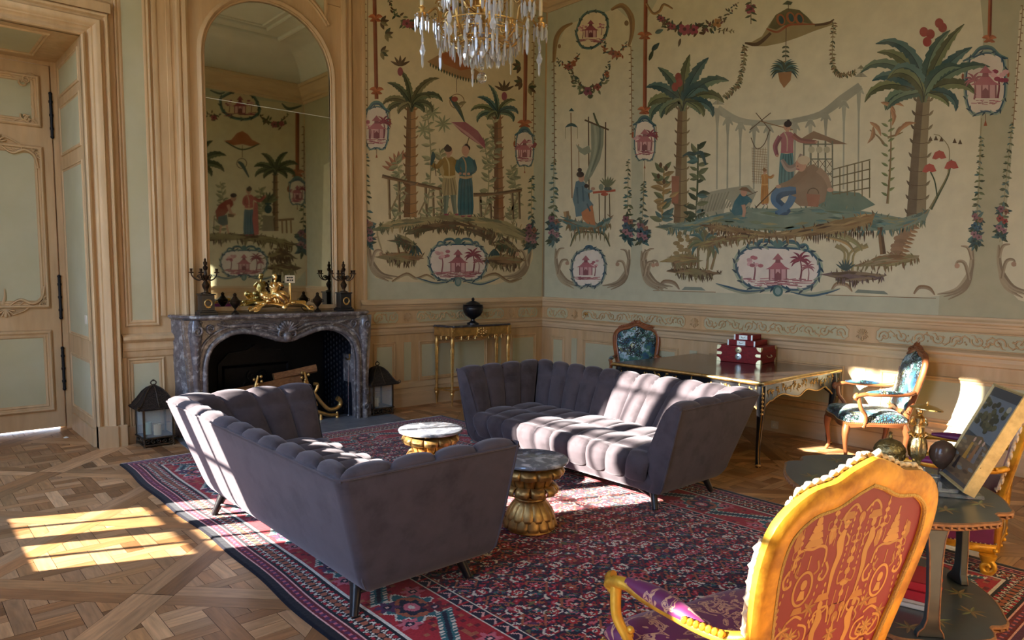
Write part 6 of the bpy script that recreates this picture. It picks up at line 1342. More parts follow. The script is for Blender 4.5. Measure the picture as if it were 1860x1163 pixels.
# ------------------------------------------------------------------ rug
def rug():
    x0, x1, y0, y1 = -5.66, -2.31, -6.60, -0.765
    k = 0.0085; nx, ny = int((x1-x0)/k), int((y1-y0)/k); W_, L_ = nx*k, ny*k
    X, Y = np.meshgrid((np.arange(nx)+0.5)*k, (np.arange(ny)+0.5)*k, indexing='ij')
    C = {n: np.array(lin(c)[:3]) for n, c in dict(navy=(34, 34, 50), mar=(104, 30, 40), red=(160, 36, 44), cream=(206, 194, 176), pink=(190, 96, 106), rust=(158, 88, 62), teal=(48, 96, 100), pur=(84, 46, 78), black=(26, 26, 32), lp=(214, 160, 150), olive=(104, 100, 66)).items()}
    img = np.zeros((nx, ny, 3)); rs = np.random.RandomState(4)
    def put(m, c): img[m] = C[c]
    dL = X; dR = W_-X; dB = Y; dT = L_-Y
    d = np.minimum(np.minimum(dL, dR), np.minimum(dB, dT)); side = (np.minimum(dL, dR) <= np.minimum(dB, dT)); s = np.where(side, Y, X)
    def tri(v, p): return np.abs((v/p) % 1.0-0.5)*2
    def ellm(u, v, a, b, th=0.0):
        c_, s_ = math.cos(th), math.sin(th); return ((u*c_+v*s_)/a)**2+((-u*s_+v*c_)/b)**2 < 1
    # field
    put(d >= 0, 'navy')
    P = 0.26
    for kx in (0, 1):
        for ky in (0, 1):
            if (kx+ky) % 2 and False: continue
            u = ((X-0.55-kx*P/2) % P)-P/2; v = ((Y-0.55-ky*P/2) % P)-P/2
            if (kx, ky) in ((0, 0), (1, 1)):
                cell = (np.floor((X-0.55-kx*P/2)/P)+np.floor((Y-0.55-ky*P/2)/P)).astype(int)
                put(np.abs(np.abs(u)+np.abs(v)-0.075) < 0.009, 'rust' if kx else 'mar')
                put(np.abs(np.abs(u)+np.abs(v)-0.118) < 0.004, 'pur')
                r = np.hypot(u, v); t = np.arctan2(v, u)
                put(r < 0.034+0.010*np.cos(8*t), 'pink' if kx else 'rust'); put(r < 0.022, 'red'); put(r < 0.009, 'cream')
                for q in range(4):
                    a = PI/4+q*PI/2; cu, cv = 0.092*math.cos(a), 0.092*math.sin(a)
                    put(ellm(u-cu, v-cv, 0.030, 0.013, a+PI/2), 'red' if q % 2 else 'teal'); put(ellm(u-cu, v-cv, 0.016, 0.006, a+PI/2), 'pink')
                for q in range(4):
                    a = q*PI/2; cu, cv = 0.118*math.cos(a), 0.118*math.sin(a); rr = np.hypot(u-cu, v-cv)
                    put(rr < 0.024, 'red'); put(rr < 0.013, 'cream'); put(rr < 0.006, 'navy')
            else:
                for q in range(2):
                    r = np.hypot(u, v*1.5); put((np.abs(r-0.052) < 0.007) & ((u > 0) if q else (u < -0.01)) & (np.abs(v) < 0.035), 'cream')
                put(ellm(u, v, 0.034, 0.018), 'mar'); put(ellm(u, v, 0.018, 0.010), 'rust')
                for a in range(6):
                    cu, cv = 0.072*math.cos(a*PI/3), 0.072*math.sin(a*PI/3); put(ellm(u-cu, v-cv, 0.014, 0.007, a), ['pink', 'red', 'olive'][a % 3])
    n1 = rs.rand(nx//2+1, ny//2+1).repeat(2, 0).repeat(2, 1)[:nx, :ny]
    base = (img == C['navy']).all(-1)
    put(base & (n1 > 0.94), 'red'); put(base & (n1 < 0.045), 'rust'); put(base & (n1 > 0.05) & (n1 < 0.09), 'pur'); put(base & (n1 > 0.90) & (n1 < 0.925), 'cream')
    ov = np.sin(X*2.1+1)*np.sin(Y*1.7+0.4)
    img[(img == C['navy']).all(-1) & (ov > 0.35)] = C['mar']*0.8
    n2 = rs.rand(nx//2+1, ny//2+1).repeat(2, 0).repeat(2, 1)[:nx, :ny]
    put(n2 < 0.10, 'navy'); put((n2 > 0.10) & (n2 < 0.13), 'mar'); put(n2 > 0.975, 'cream')
    for q in range(900):
        cx_, cy_ = rs.uniform(0.7, W_-0.7), rs.uniform(0.7, L_-0.7); a_ = rs.uniform(0, PI); sz = rs.uniform(0.010, 0.026)
        ix = slice(max(0, int((cx_-0.05)/k)), int((cx_+0.05)/k)); iy = slice(max(0, int((cy_-0.05)/k)), int((cy_+0.05)/k)); sub = img[ix, iy]
        mm = ellm(X[ix, iy]-cx_, Y[ix, iy]-cy_, sz, sz*0.5, a_); sub[mm] = C[['cream', 'olive', 'rust', 'pur', 'navy', 'navy', 'navy', 'mar', 'red', 'pink'][q % 10]]
    # borders from the outside inwards
    b = d < 0.72
    m = d < 0.70; put(m, 'red')
    put((d > 0.685) & (d < 0.70), 'cream'); put((d > 0.62) & (d < 0.685), 'navy')
    z = tri(s, 0.09); put((d > 0.62) & (d < 0.685) & (np.abs((d-0.652)-0.02*(z*2-1)) < 0.007), 'lp'); put((d > 0.62) & (d < 0.685) & (z < 0.2), 'red')
    put((d > 0.608) & (d < 0.62), 'cream')
    mb_ = (d > 0.27) & (d < 0.608)
    # main border: large leaf palmettes and jagged ribbons on red
    Pm = 0.62; u = ((s+0.1) % Pm)-Pm/2; w = d-0.44
    put(mb_, 'red')
    nn = rs.rand(nx//3+1, ny//3+1).repeat(3, 0).repeat(3, 1)[:nx, :ny]; put(mb_ & (nn > 0.9), 'rust'); put(mb_ & (nn < 0.09), 'mar')
    rr = np.hypot(u*0.8, w); tt = np.arctan2(w, u)
    put(mb_ & (rr < 0.125+0.018*np.cos(9*tt)), 'cream'); put(mb_ & (rr < 0.112+0.018*np.cos(9*tt)), 'teal'); put(mb_ & (rr < 0.09), 'rust'); put(mb_ & (rr < 0.066+0.01*np.cos(7*tt)), 'navy'); put(mb_ & (rr < 0.038), 'pink'); put(mb_ & (rr < 0.016), 'cream')
    u2 = (s % Pm)-0.02-Pm/2*0; u2 = ((s+0.1+Pm/2) % Pm)-Pm/2
    rib = np.abs(w-0.55*u2*np.sign(1))
    jag = 0.012*np.sign(np.sin(u2*260))
    put(mb_ & (np.abs(u2) < 0.19) & (rib < 0.048), 'cream'); put(mb_ & (np.abs(u2) < 0.18) & (rib < 0.036+jag), 'teal'); put(mb_ & (np.abs(u2) < 0.17) & (rib < 0.012), 'navy')
    for cu, cw, c in ((0.17, -0.10, 'pink'), (-0.17, 0.10, 'pink'), (0.24, 0.09, 'mar'), (-0.24, -0.09, 'pur')):
        r = np.hypot(u2-cu, w-cw); t = np.arctan2(w-cw, u2-cu); put(mb_ & (r < 0.05+0.014*np.cos(6*t)), c); put(mb_ & (r < 0.022), 'navy'); put(mb_ & (r < 0.010), 'lp')
    put((d > 0.258) & (d < 0.27), 'cream'); put((d > 0.25) & (d < 0.258), 'black')
    g = (d > 0.122) & (d < 0.25); put(g, 'black'); z = tri(s, 0.10)
    put(g & (np.abs(d-0.186-0.042*(z*2-1)) < 0.010), 'cream'); put(g & (np.abs(d-0.186+0.042*(z*2-1)) < 0.008), 'cream')
    uu = (s % 0.05)-0.025; r = np.hypot(uu, (d-0.186)); put(g & (r < 0.019), 'rust'); put(g & (np.hypot(uu, np.abs(d-0.186)-0.042) < 0.012), 'red')
    put((d > 0.112) & (d < 0.122), 'lp')
    g = (d > 0.055) & (d < 0.112); put(g, 'mar'); uu = (s % 0.045)-0.0225; put(g & (np.hypot(uu, d-0.084) < 0.014), 'pur'); put(g & (np.hypot(np.abs(uu)-0.0225, d-0.084) < 0.009), 'pink'); 
    put((d > 0.048) & (d < 0.057), 'lp'); put(d < 0.048, 'black')
    en = (np.minimum(dB, dT) < 0.05) & (~side); put(en, 'pur'); put((np.minimum(dB, dT) < 0.02) & (~side), 'cream')
    img *= (0.86+0.28*rs.rand(nx, ny, 1))
    wob = 0.012*np.sin(np.arange(ny+1)*k*2.3)+0.006*np.sin(np.arange(ny+1)*k*7.1)
    gx, gy = np.meshgrid(np.arange(nx+1)*k+x0, np.arange(ny+1)*k+y0, indexing='ij')
    fall = np.clip(1-(gx-x0)/0.6, 0, 1)-np.clip(1-(x1-gx)/0.6, 0, 1)*0.6
    gx = gx+fall*wob[None, :]
    gz = 0.012+0.0012*rs.rand(nx+1, ny+1)
    e = np.minimum(np.minimum(np.arange(nx+1)[:, None], nx-np.arange(nx+1)[:, None]), np.minimum(np.arange(ny+1)[None, :], ny-np.arange(ny+1)[None, :])); gz = np.where(e == 0, 0.002, gz)
    V = np.stack([gx, gy, gz], -1).reshape(-1, 3).astype(np.float32)
    I = (np.arange(nx)[:, None]*(ny+1)+np.arange(ny)[None, :]).ravel(); Fq = np.stack([I, I+ny+1, I+ny+2, I+1], 1).astype(np.int32)
    me = bpy.data.meshes.new('rug'); me.vertices.add(len(V)); me.vertices.foreach_set('co', V.ravel()); me.loops.add(Fq.size); me.loops.foreach_set('vertex_index', Fq.ravel())
    me.polygons.add(len(Fq)); me.polygons.foreach_set('loop_start', np.arange(0, Fq.size, 4, dtype=np.int32)); me.polygons.foreach_set('loop_total', np.full(len(Fq), 4, dtype=np.int32))
    me.update(); ca = me.color_attributes.new('Col', 'FLOAT_COLOR', 'CORNER')
    cc = np.ones((len(Fq), 4), np.float32); cc[:, :3] = img.reshape(-1, 3); ca.data.foreach_set('color', cc.repeat(4, 0).ravel())
    me.materials.append(mat('wool_pile', (255, 255, 255), 0.95, attr=True, sheen=0.25, spec=0.1))
    o = bpy.data.objects.new('persian_rug', me); COL.objects.link(o)
    tag(o, 'large red and navy oriental rug under the two sofas', 'rug')
    fr = MB(); r9 = random.Random(2)
    for yy, s_ in ((y1, 1), (y0, -1)):
        x = x0+0.02
        while x < x1-0.02:
            fr.tube([(x, yy-0.004*s_, 0.008), (x+r9.uniform(-0.006, 0.006), yy+0.015*s_, 0.006), (x+r9.uniform(-0.012, 0.012), yy+0.032*s_*r9.uniform(0.7, 1), 0.003)], 0.0022, 4); x += 0.011
    f = fr.build('fringe', mat('cotton_fringe', (214, 202, 182), 0.9), o, smooth=60); f['kind'] = 'stuff'
rug()

# ------------------------------------------------------------------ the two velvet sofas
VEL = mat('grey_velvet', (76, 68, 71), 0.8, sheen=0.25, color2=(38, 32, 32), c2amt=0.55, vscale=5.5, contrast=(0.50, 0.70), var=0.12, spec=0.2)
VEL.node_tree.nodes['Principled BSDF'].inputs['Sheen Roughness'].default_value = 0.45
VEL.node_tree.nodes['Principled BSDF'].inputs['Sheen Tint'].default_value = (0.95, 0.88, 0.92, 1)
LEG = mat('black_painted_wood', (24, 22, 24), 0.35)
def sofa(label, loc, rz, marks=True):
    t = thing('velvet_sofa', label, 'sofa', loc, rz, 'pair of facing velvet sofas')
    def Xh(z): return 1.065+(z-0.2)/0.56*0.14
    def Yb(z): return -0.37-(z-0.2)/0.56*0.19
    def Yf(z): return 0.43+(z-0.2)/0.56*0.015
    def ins(z): return interp(z, [0.115, 0.122, 0.135, 0.158, 0.19, 0.235], [0.10, 0.07, 0.04, 0.018, 0.005, 0.0])
    def plan(z, o, n=6, rc=0.05):
        """outer U at height z, inset o: from the left front, round the back, to the right front"""
        x = Xh(z)-o; yb = Yb(z)+o; yf = Yf(z)-ins(z)*0.8; rc = max(rc-o, 0.004); P = [(-x, yf), (-x, (yf+yb)/2)]
        P += [(-x+rc-rc*math.cos(a), yb+rc-rc*math.sin(a)) for a in [PI/2*k/n for k in range(n+1)]]
        P += [(x*q, yb) for q in (-0.66, -0.33, 0, 0.33, 0.66)]
        P += [(x-rc+rc*math.sin(a), yb+rc-rc*math.cos(a)) for a in [PI/2*k/n for k in range(n+1)]]
        P += [(x, (yf+yb)/2), (x, yf)]; return P
    m = MB(); rings = []
    for z in (0.115, 0.122, 0.135, 0.158, 0.19, 0.235, 0.34, 0.45, 0.56, 0.66, 0.735, 0.75, 0.757):
        e = 0.0 if z < 0.74 else (0.004 if z < 0.755 else 0.012); o = ins(z)
        out = plan(z, o+e); inn = plan(z, 0.10 if z > 0.23 else 0.16); rings.append([(x, y, z) for x, y in out]+[(x, y, z) for x, y in inn[::-1]])
    m.loft(rings, closed=True); m.build('outer_shell', VEL, t, smooth=50)
    pr = [(0.20, 0.36), (0.185, 0.44), (0.168, 0.54), (0.15, 0.63), (0.135, 0.70), (0.115, 0.745), (0.085, 0.772), (0.05, 0.776), (0.02, 0.765), (0.004, 0.750)]
    def prof(v):
        k = min(v*(len(pr)-1), len(pr)-1.0001); i = int(k); f = k-i; return pr[i][0]+(pr[i+1][0]-pr[i][0])*f, pr[i][1]+(pr[i+1][1]-pr[i][1])*f
    def pad(P, nu, seams, ru, rv, amp, cen, ends=True, pw=0.42):
        g = MB(); vs = []
        for i in range(ru+1):
            for j in range(rv+1):
                u, v = i/ru, j/rv; p = np.array(P(u, v)); e = 1e-3
                du = np.array(P(min(u+e, 1), v))-np.array(P(max(u-e, 0), v)); dv = np.array(P(u, min(v+e, 1)))-np.array(P(u, max(v-e, 0)))
                n = np.cross(du, dv); n = n/(np.linalg.norm(n) or 1)
                if n @ (p-np.array(cen)) < 0: n = -n
                bu = abs(math.sin(PI*nu*u))**pw
                k = 0
                while k < len(seams)-2 and v > seams[k+1]: k += 1
                tv = (v-seams[k])/(seams[k+1]-seams[k]); bv = min(1.0, abs(math.sin(PI*max(0, min(1, tv)))))**0.5
                if k == len(seams)-2 and tv > 0.5: bv = max(bv, 0.0)
                vs.append(p+n*amp*(bu*(0.08+0.92*bv)-0.3))
        g.add(vs, [(i*(rv+1)+j, (i+1)*(rv+1)+j, (i+1)*(rv+1)+j+1, i*(rv+1)+j+1) for i in range(ru) for j in range(rv)]); return g
    def Pb(u, v): o, z = prof(v); x = Xh(z)-o; return (lerp(-x, x, u), Yb(z)+o, z)
    pad(Pb, 11, (0.0, 0.42, 1.0), 132, 36, 0.036, (0, -0.6, 0.2)).build('tufted_back', VEL, t, smooth=80)
    for s in (-1, 1):
        def Pa(u, v): o, z = prof(v); return (s*(Xh(z)-o), lerp(Yb(z)+o, Yf(z)+0.004, u), z)
        pad(Pa, 4, (0.0, 0.42, 1.0), 64, 36, 0.032, (s*1.6, 0, 0.2)).build('tufted_arm', VEL, t, smooth=80)
        f = MB(); vs = []; nr = 24
        for j in range(nr+1):
            o, z = prof(j/nr)
            for q in range(7):
                tt = q/6; vs.append((s*(Xh(z)-o*tt-0.0), Yf(z)+0.006+0.016*math.sin(PI*tt), z))
        z0 = 0.36
        for zz in (0.30, 0.22, 0.16, 0.135):
            for q in range(7): tt = q/6; vs.append((s*(Xh(zz)-ins(zz)-0.16*tt*(0.6 if zz < 0.25 else 1)), Yf(zz)-ins(zz)*0.8+0.004+0.010*math.sin(PI*tt), zz))
        vsf = vs[(nr+1)*7:][::-1]; low = [vs[(nr+1)*7+r*7:(nr+1)*7+r*7+7] for r in (3, 2, 1, 0)]; rows = low+[vs[r*7:r*7+7] for r in range(nr+1)]
        f.loft(rows, closed=False); f.build('arm_front', VEL, t, smooth=80)
    pth = plan(0.752, 0.002); p_ = MB(); p_.tube([(x, y, 0.755) for x, y in pth], 0.006, 6)
    for s in (-1, 1): p_.tube([(s*(Xh(z)-ins(z)), Yf(z)-ins(z)*0.8+0.006, z) for z in (0.145, 0.19, 0.3, 0.45, 0.6, 0.755)], 0.007, 6)
    p_.build('piping', VEL, t)
    b = MB(); rings = []
    for (z, o) in ((0.115, 0.10), (0.122, 0.065), (0.135, 0.035), (0.158, 0.015), (0.19, 0.004), (0.22, 0.0), (0.30, 0.02)):
        x = Xh(z)-o-0.01; rings.append([(-x, Yb(z)+o+0.01, z), (x, Yb(z)+o+0.01, z)]+[(x*q, Yf(z)-o, z) for q in (1, 0.6, 0.2, -0.2, -0.6, -1)])
    b.loft(rings, closed=True); b.build('base', VEL, t, smooth=50)
    sp = [(-0.33, 0.40), (-0.15, 0.415), (0.05, 0.42), (0.25, 0.42), (0.37, 0.415), (0.435, 0.40), (0.465, 0.36), (0.465, 0.31), (0.455, 0.265), (0.44, 0.215), (0.41, 0.195)]
    def Ps(u, v):
        k = min(v*(len(sp)-1), len(sp)-1.0001); i = int(k); f = k-i; y = sp[i][0]+(sp[i+1][0]-sp[i][0])*f; z = sp[i][1]+(sp[i+1][1]-sp[i][1])*f
        hw = (Xh(z)-0.165) if y < 0.40 else (Xh(z)-0.165)+min(0.02, (y-0.40)*0.3); return (lerp(-hw, hw, u), y, z)
    pad(Ps, 10, (0.0, 0.2, 0.4, 1.0), 130, 50, 0.038, (0, 0, 0.2)).build('tufted_seat', VEL, t, smooth=80)
    for sx in (-1, 1):
        for sy in (-1, 1):
            l = MB(); l.tube([(sx*0.885, sy*0.30, 0.14), (sx*0.94, sy*0.345, 0.0)], [0.031, 0.020], 14); l.build('leg', LEG, t)
    fr = MB()
    for sy in (-1, 1): fr.tube([(-0.915, sy*0.325, 0.07), (-0.35, sy*0.1, 0.110), (0.35, sy*0.1, 0.110), (0.915, sy*0.325, 0.085)], 0.010, 8)
    for sx in (-1, 1): fr.tube([(sx*0.915, -0.325, 0.10), (sx*0.915, 0.325, 0.10)], 0.009, 8)
    fr.build('under_frame', LEG, t)
    return t
RZ = 0.0175
sofa('grey velvet tufted sofa seen from behind, its back in the striped sunlight', (-5.145, -3.505, RZ), -PI/2)
sofa('grey velvet tufted sofa facing us, its seat crossed by bright sunlight', (-2.78, -3.465, RZ), PI/2)

# ------------------------------------------------------------------ gilded drum tables with marble tops
OLDG = mat('antique_gilt_wood', (206, 164, 98), 0.42, 0.75, var=0.3, vscale=10, color2=(120, 78, 40), c2amt=0.6, bump=0.15, bscale=45)
GM = mat('grey_white_marble', (112, 116, 124), 0.14, color2=(214, 214, 220), c2amt=0.8, vscale=11, contrast=(0.48, 0.62), coat=0.5)
def petal(a, r0, z0, r1, z1, wd, curl, name, t, tip=0.02, n=6):
    """one carved leaf standing from (r0, z0) to (r1, z1) with a rolled tip"""
    m = MB(); pts = []; 
    for k in range(9):
        q = k/8; r = lerp(r0, r1, q)+0.012*math.sin(PI*q); z = lerp(z0, z1, q); pts.append((r, z))
    if curl: pts += [(r1+0.018, z1+0.012*np.sign(z1-z0)), (r1+0.040, z1+0.006*np.sign(z1-z0)), (r1+0.052, z1-0.012*np.sign(z1-z0)), (r1+0.046, z1-0.030*np.sign(z1-z0)), (r1+0.030, z1-0.036*np.sign(z1-z0))]
    rows = []
    for i, (r, z) in enumerate(pts):
        q = i/(len(pts)-1); w = wd*(0.55+0.45*min(1, q*1.6))*(1.15 if curl and i > 8 else 1)*(1 if i < len(pts)-1 else 0.7)
        rows.append([((r-0.012*abs(s_)**2*1.2+0.004*(1 if abs(s_) < 0.1 else 0)*(-1))*math.cos(a)-w*s_*math.sin(a), (r-0.012*abs(s_)**2*1.2)*math.sin(a)+w*s_*math.cos(a), z) for s_ in (-1, -0.7, -0.35, 0, 0.35, 0.7, 1)])
    m.loft(rows, closed=False); return m.build(name, OLDG, t, smooth=50, solid=0.008)
def drum(label, loc, rz):
    t = thing('drum_table', label, 'side table', loc, rz, 'gilded drum tables between the sofas')
    m = MB(); m.lathe([(0.232, 0.435), (0.240, 0.440), (0.242, 0.450), (0.238, 0.457), (0.228, 0.460), (0.0, 0.460)], (0, 0, 0), 48); m.lathe([(0.0, 0.435), (0.232, 0.435)], (0, 0, 0), 48); m.build('marble_top', GM, t, smooth=40)
    m = MB(); m.lathe([(0.15, 0.0), (0.14, 0.05), (0.10, 0.13), (0.07, 0.19), (0.075, 0.22), (0.10, 0.27), (0.135, 0.33), (0.15, 0.40), (0.16, 0.434), (0.0, 0.4345)], (0, 0, 0), 24); m.build('core', OLDG, t)
    for k in range(14): petal(2*PI*k/14, 0.080, 0.200, 0.172, 0.02, 0.036, False, 'skirt_leaf', t)
    for k in range(14): petal(2*PI*(k+0.5)/14, 0.078, 0.198, 0.158, 0.075, 0.034, False, 'skirt_leaf', t)
    for k in range(10): petal(2*PI*k/10, 0.082, 0.205, 0.125, 0.275, 0.036, True, 'palm_leaf', t)
    for k in range(12): petal(2*PI*(k+0.5)/12, 0.105, 0.235, 0.160, 0.395, 0.042, True, 'palm_leaf', t)
    m = MB(); m.tube([(0.092*math.cos(a), 0.092*math.sin(a), 0.200) for a in [2*PI*k/40 for k in range(40)]], [0.010+0.003*(k % 2) for k in range(40)], 8, closed=True)
    m.tube([(0.088*math.cos(a), 0.088*math.sin(a), 0.212) for a in [2*PI*k/40 for k in range(40)]], [0.007+0.002*(k % 2) for k in range(40)], 8, closed=True); m.build('rope', OLDG, t)
    return t
t0 = drum('gilded palm-leaf drum table with marble top in sunlight, the farther one', (-4.03, -2.99, RZ), 0.2)
dup(t0, (-4.03, -4.10, RZ), 0.5, 'gilded palm-leaf drum table with marble top in shade, beside the near sofa arm')
# ------------------------------------------------------------------ black and gold writing table with boxes
TOPL = mat('lacquer_table_top', (44, 38, 34), 0.18, var=0.25, vscale=4, color2=(70, 50, 36), c2amt=0.5, coat=0.4)
GP = mat('gold_painting', (206, 160, 84), 0.4, 0.4, var=0.25, vscale=20)
dk = thing('writing_table', 'black lacquer writing table with gold flowers and cabriole legs, behind the far sofa', 'table', (-0.80, -3.46, 0.014))
hx, hy = 0.735, 0.845
def serp(d, m=0.0):
    P = []
    for (ax, ay, bx, by) in ((-hx, -hy, hx, -hy), (hx, -hy, hx, hy), (hx, hy, -hx, hy), (-hx, hy, -hx, -hy)):
        for k in range(12):
            t = k/12; x, y = lerp(ax, bx, t), lerp(ay, by, t); nx, ny = (by-ay), -(bx-ax); L_ = math.hypot(nx, ny); s_ = -0.018*math.sin(PI*t)**2-d
            P.append((x+nx/L_*s_, y+ny/L_*s_))
    return P
m = MB(); m.loft([[(x, y, z) for x, y in serp(o)] for (z, o) in ((0.705, 0.02), (0.712, 0.004), (0.722, 0.0), (0.732, 0.004), (0.736, 0.012), (0.738, 0.03))], closed=True, capa=True, capb=False); m.build('gilt_edge', GOLDL if False else GOLD, dk, smooth=40)
m = MB(); m.prism(serp(0.026), 0.70, 0.739); m.build('table_top', TOPL, dk, smooth=0)
m = MB(); gm = MB(); rr = random.Random(8)
for (ax, ay, bx, by, ln) in ((-hx+0.06, -hy+0.06, -hx+0.06, hy-0.06, 0), (hx-0.06, -hy+0.06, hx-0.06, hy-0.06, 0), (-hx+0.06, -hy+0.06, hx-0.06, -hy+0.06, 1), (-hx+0.06, hy-0.06, hx-0.06, hy-0.06, 1)):
    L_ = math.hypot(bx-ax, by-ay); out = np.array((1 if ax > 0 else -1, 0)) if not ln else np.array((0, 1 if ay > 0 else -1))
    bot = []
    for k in range(41):
        t = k/40; e = min(t, 1-t)*L_; dz = 0.13 if e > 0.26 else 0.13+0.10*(1-e/0.26)**2.2
        dz += 0.018*math.sin(2*PI*t*3)*(1 if e > 0.15 else 0)+(0.03*math.exp(-((t-0.5)/0.06)**2)); bot.append(dz)
    f = lambda u, v, w: (lerp(ax, bx, u)+out[0]*w, lerp(ay, by, u)+out[1]*w, v)
    m.prism([(k/40, 0.705-bot[k]) for k in range(41)]+[(1, 0.705), (0, 0.705)], -0.012, 0.012, fn=f)
    gm.tube([f(k/40, 0.705-bot[k], 0.012) for k in range(41)], 0.0065, 6)
    for k in range(int(L_/0.075)):
        u = (k+0.5)/int(L_/0.075)+rr.uniform(-0.01, 0.01); v = 0.705-0.065+rr.uniform(-0.02, 0.02)
        pts = [(u, v-0.04), (u+rr.uniform(-0.02, 0.02)/L_, v), (u+rr.uniform(-0.04, 0.04)/L_, v+0.035)]
        gm.tube([f(p[0], p[1], 0.0125) for p in crm(pts, 3)], 0.003, 5)
        for q in range(5):
            a = rr.uniform(0, 2*PI); r_ = rr.uniform(0.006, 0.032); gm.ball(f(u+r_*math.cos(a)/L_, v+0.01+r_*math.sin(a), 0.013), (0.010, 0.010, 0.008) if q % 2 else (0.007, 0.007, 0.011), 6)
m.build('apron', BLACKL, dk, smooth=20); gm.build('gilt_flowers', GP, dk, smooth=50)
for sx in (-1, 1):
    for sy in (-1, 1):
        l = MB(); c0 = np.array((sx*(hx-0.065), sy*(hy-0.065))); d_ = np.array((sx, sy))/math.sqrt(2)
        cv = [(0.0, 0.70, 0.040), (0.008, 0.64, 0.042), (0.018, 0.58, 0.040), (0.020, 0.50, 0.034), (0.010, 0.40, 0.027), (-0.006, 0.28, 0.021), (-0.016, 0.16, 0.018), (-0.012, 0.07, 0.018), (0.004, 0.006, 0.022), (0.012, -0.014, 0.020)]
        l.loft([[(c0[0]+d_[0]*o+r*(ca if abs(ca) < 0.9 else ca*0.95), c0[1]+d_[1]*o+r*sa, z) for (ca, sa) in [(math.cos(PI/4+PI/8+k*PI/4)*1.08, math.sin(PI/4+PI/8+k*PI/4)*1.08) for k in range(8)]] for (o, z, r) in cv], closed=True)
        o_ = l.build('leg', BLACKL, dk, smooth=50)
        g = MB()
        g.tube([(c0[0]+d_[0]*(o+r*0.98), c0[1]+d_[1]*(o+r*0.98), z) for (o, z, r) in cv], 0.005, 6)
        g.ball((c0[0]+d_[0]*0.014, c0[1]+d_[1]*0.014, 0.002), (0.024, 0.024, 0.014), 8)
        for q in range(6): z = 0.46+q*0.035; g.ball((c0[0]+d_[0]*(0.018+0.036), c0[1]+d_[1]*(0.018+0.036), z), (0.012, 0.012, 0.012), 6)
        g.build('gilt_mount', GOLD, o_, smooth=50)
REDW = mat('red_lacquered_wood', (138, 26, 28), 0.5, var=0.3, vscale=3, vstretch=(1, 8, 30), color2=(84, 16, 18), c2amt=0.5, spec=0.3)
def wbox(name, label, loc, rz, dim, kind):
    t = thing(name, label, 'box', loc, rz, 'brass-bound red boxes stacked on the writing table'); x, y, z = dim
    b = MB(); b.box((0, 0, z/2), (x, y, z)); b.build('case', REDW, t, smooth=0, bevel=0.003)
    g = MB()
    if kind == 0:
        m_ = mat('pale_brass', (214, 204, 160), 0.3, 0.9)
        f = lambda u, v, w: (-x/2-w, u, v)
        for sv, su in ((0, -1), (0, 1), (1, -1), (1, 1)):
            P = [(su*y/2, 0 if sv == 0 else z)]+[(su*(y/2-0.045*math.cos(a)), (0.045*math.sin(a) if sv == 0 else z-0.045*math.sin(a))) for a in [PI/2*k/6 for k in range(7)]]
            g.prism(P, 0.0005, 0.002, fn=f); g.build('corner_mount', m_, t, smooth=0); g = MB()
        for su in (-1, 1): g.prism([(su*y/2, z*0.42), (su*(y/2-0.045), z*0.42), (su*(y/2-0.058), z*0.51), (su*(y/2-0.045), z*0.60), (su*y/2, z*0.60)], 0.0005, 0.002, fn=f); g.build('corner_mount', m_, t, smooth=0); g = MB()
        f2 = lambda u, v, w: (u, -y/2-w, v)
        for sv, su in ((0, -1), (0, 1), (1, -1), (1, 1)):
            P = [(su*x/2, 0 if sv == 0 else z)]+[(su*(x/2-0.045*math.cos(a)), (0.045*math.sin(a) if sv == 0 else z-0.045*math.sin(a))) for a in [PI/2*k/6 for k in range(7)]]
            g.prism(P, 0.0005, 0.002, fn=f2); g.build('corner_mount', m_, t, smooth=0); g = MB()
        for (zz, mm) in ((z*0.76, m_), (z*0.36, mat('nickel', (196, 204, 200), 0.3, 0.9))):
            d = MB(); d.lathe([(0.034, 0), (0.034, 0.003), (0.03, 0.005), (0.0, 0.005)], (-x/2, 0.0, zz), 20, R=Matrix.Rotation(-PI/2, 4, 'Y')); q = d.build('lock_plate', mm, t, smooth=40)
            d = MB(); d.lathe([(0.008, 0), (0.008, 0.009), (0.0, 0.009)], (-x/2, 0.0, zz), 10, R=Matrix.Rotation(-PI/2, 4, 'Y')); d.build('keyhole', BLACKL, q)
        d = MB(); d.tube(crm([(-0.05, -y/2-0.004, z*0.48), (-0.045, -y/2-0.02, z*0.38), (0.045, -y/2-0.02, z*0.38), (0.05, -y/2-0.004, z*0.48)], 4), 0.005, 6); d.build('handle', m_, t)
        d = MB(); d.bb((-x/2-0.0005, -y/2-0.0005, z*0.60), (x/2+0.0005, y/2+0.0005, z*0.605)); d.build('lid_seam', BLACKL, t, smooth=0)
    else:
        m_ = mat('nickel', (196, 204, 200), 0.3, 0.9)
        for su in (-1, 1): g.bb((-x/2-0.002, su*y/2-0.016*(su > 0), 0), (-x/2, su*y/2+0.016*(su < 0), z)); g.build('corner_mount', m_, t, smooth=0); g = MB()
        d = MB(); d.bb((-x/2-0.004, -0.045, z*0.1), (-x/2, 0.045, z*0.9)); d.tube(crm([(-x/2-0.004, -0.02, z*0.6), (-x/2-0.014, 0, z*0.4), (-x/2-0.004, 0.02, z*0.6)], 4), 0.004, 6); d.build('clasp', m_, t, smooth=30)
    return t
bz = 0.7545
wbox('wooden_chest', 'largest red wooden box with round lock plates, bottom of the stack on the writing table', (-0.29, -3.40, bz), 0.12, (0.40, 0.47, 0.170), 0)
wbox('jewel_box', 'flat red box with metal clasp, middle of the stack on the writing table', (-0.28, -3.40, bz+0.171), 0.12, (0.31, 0.30, 0.055), 1)
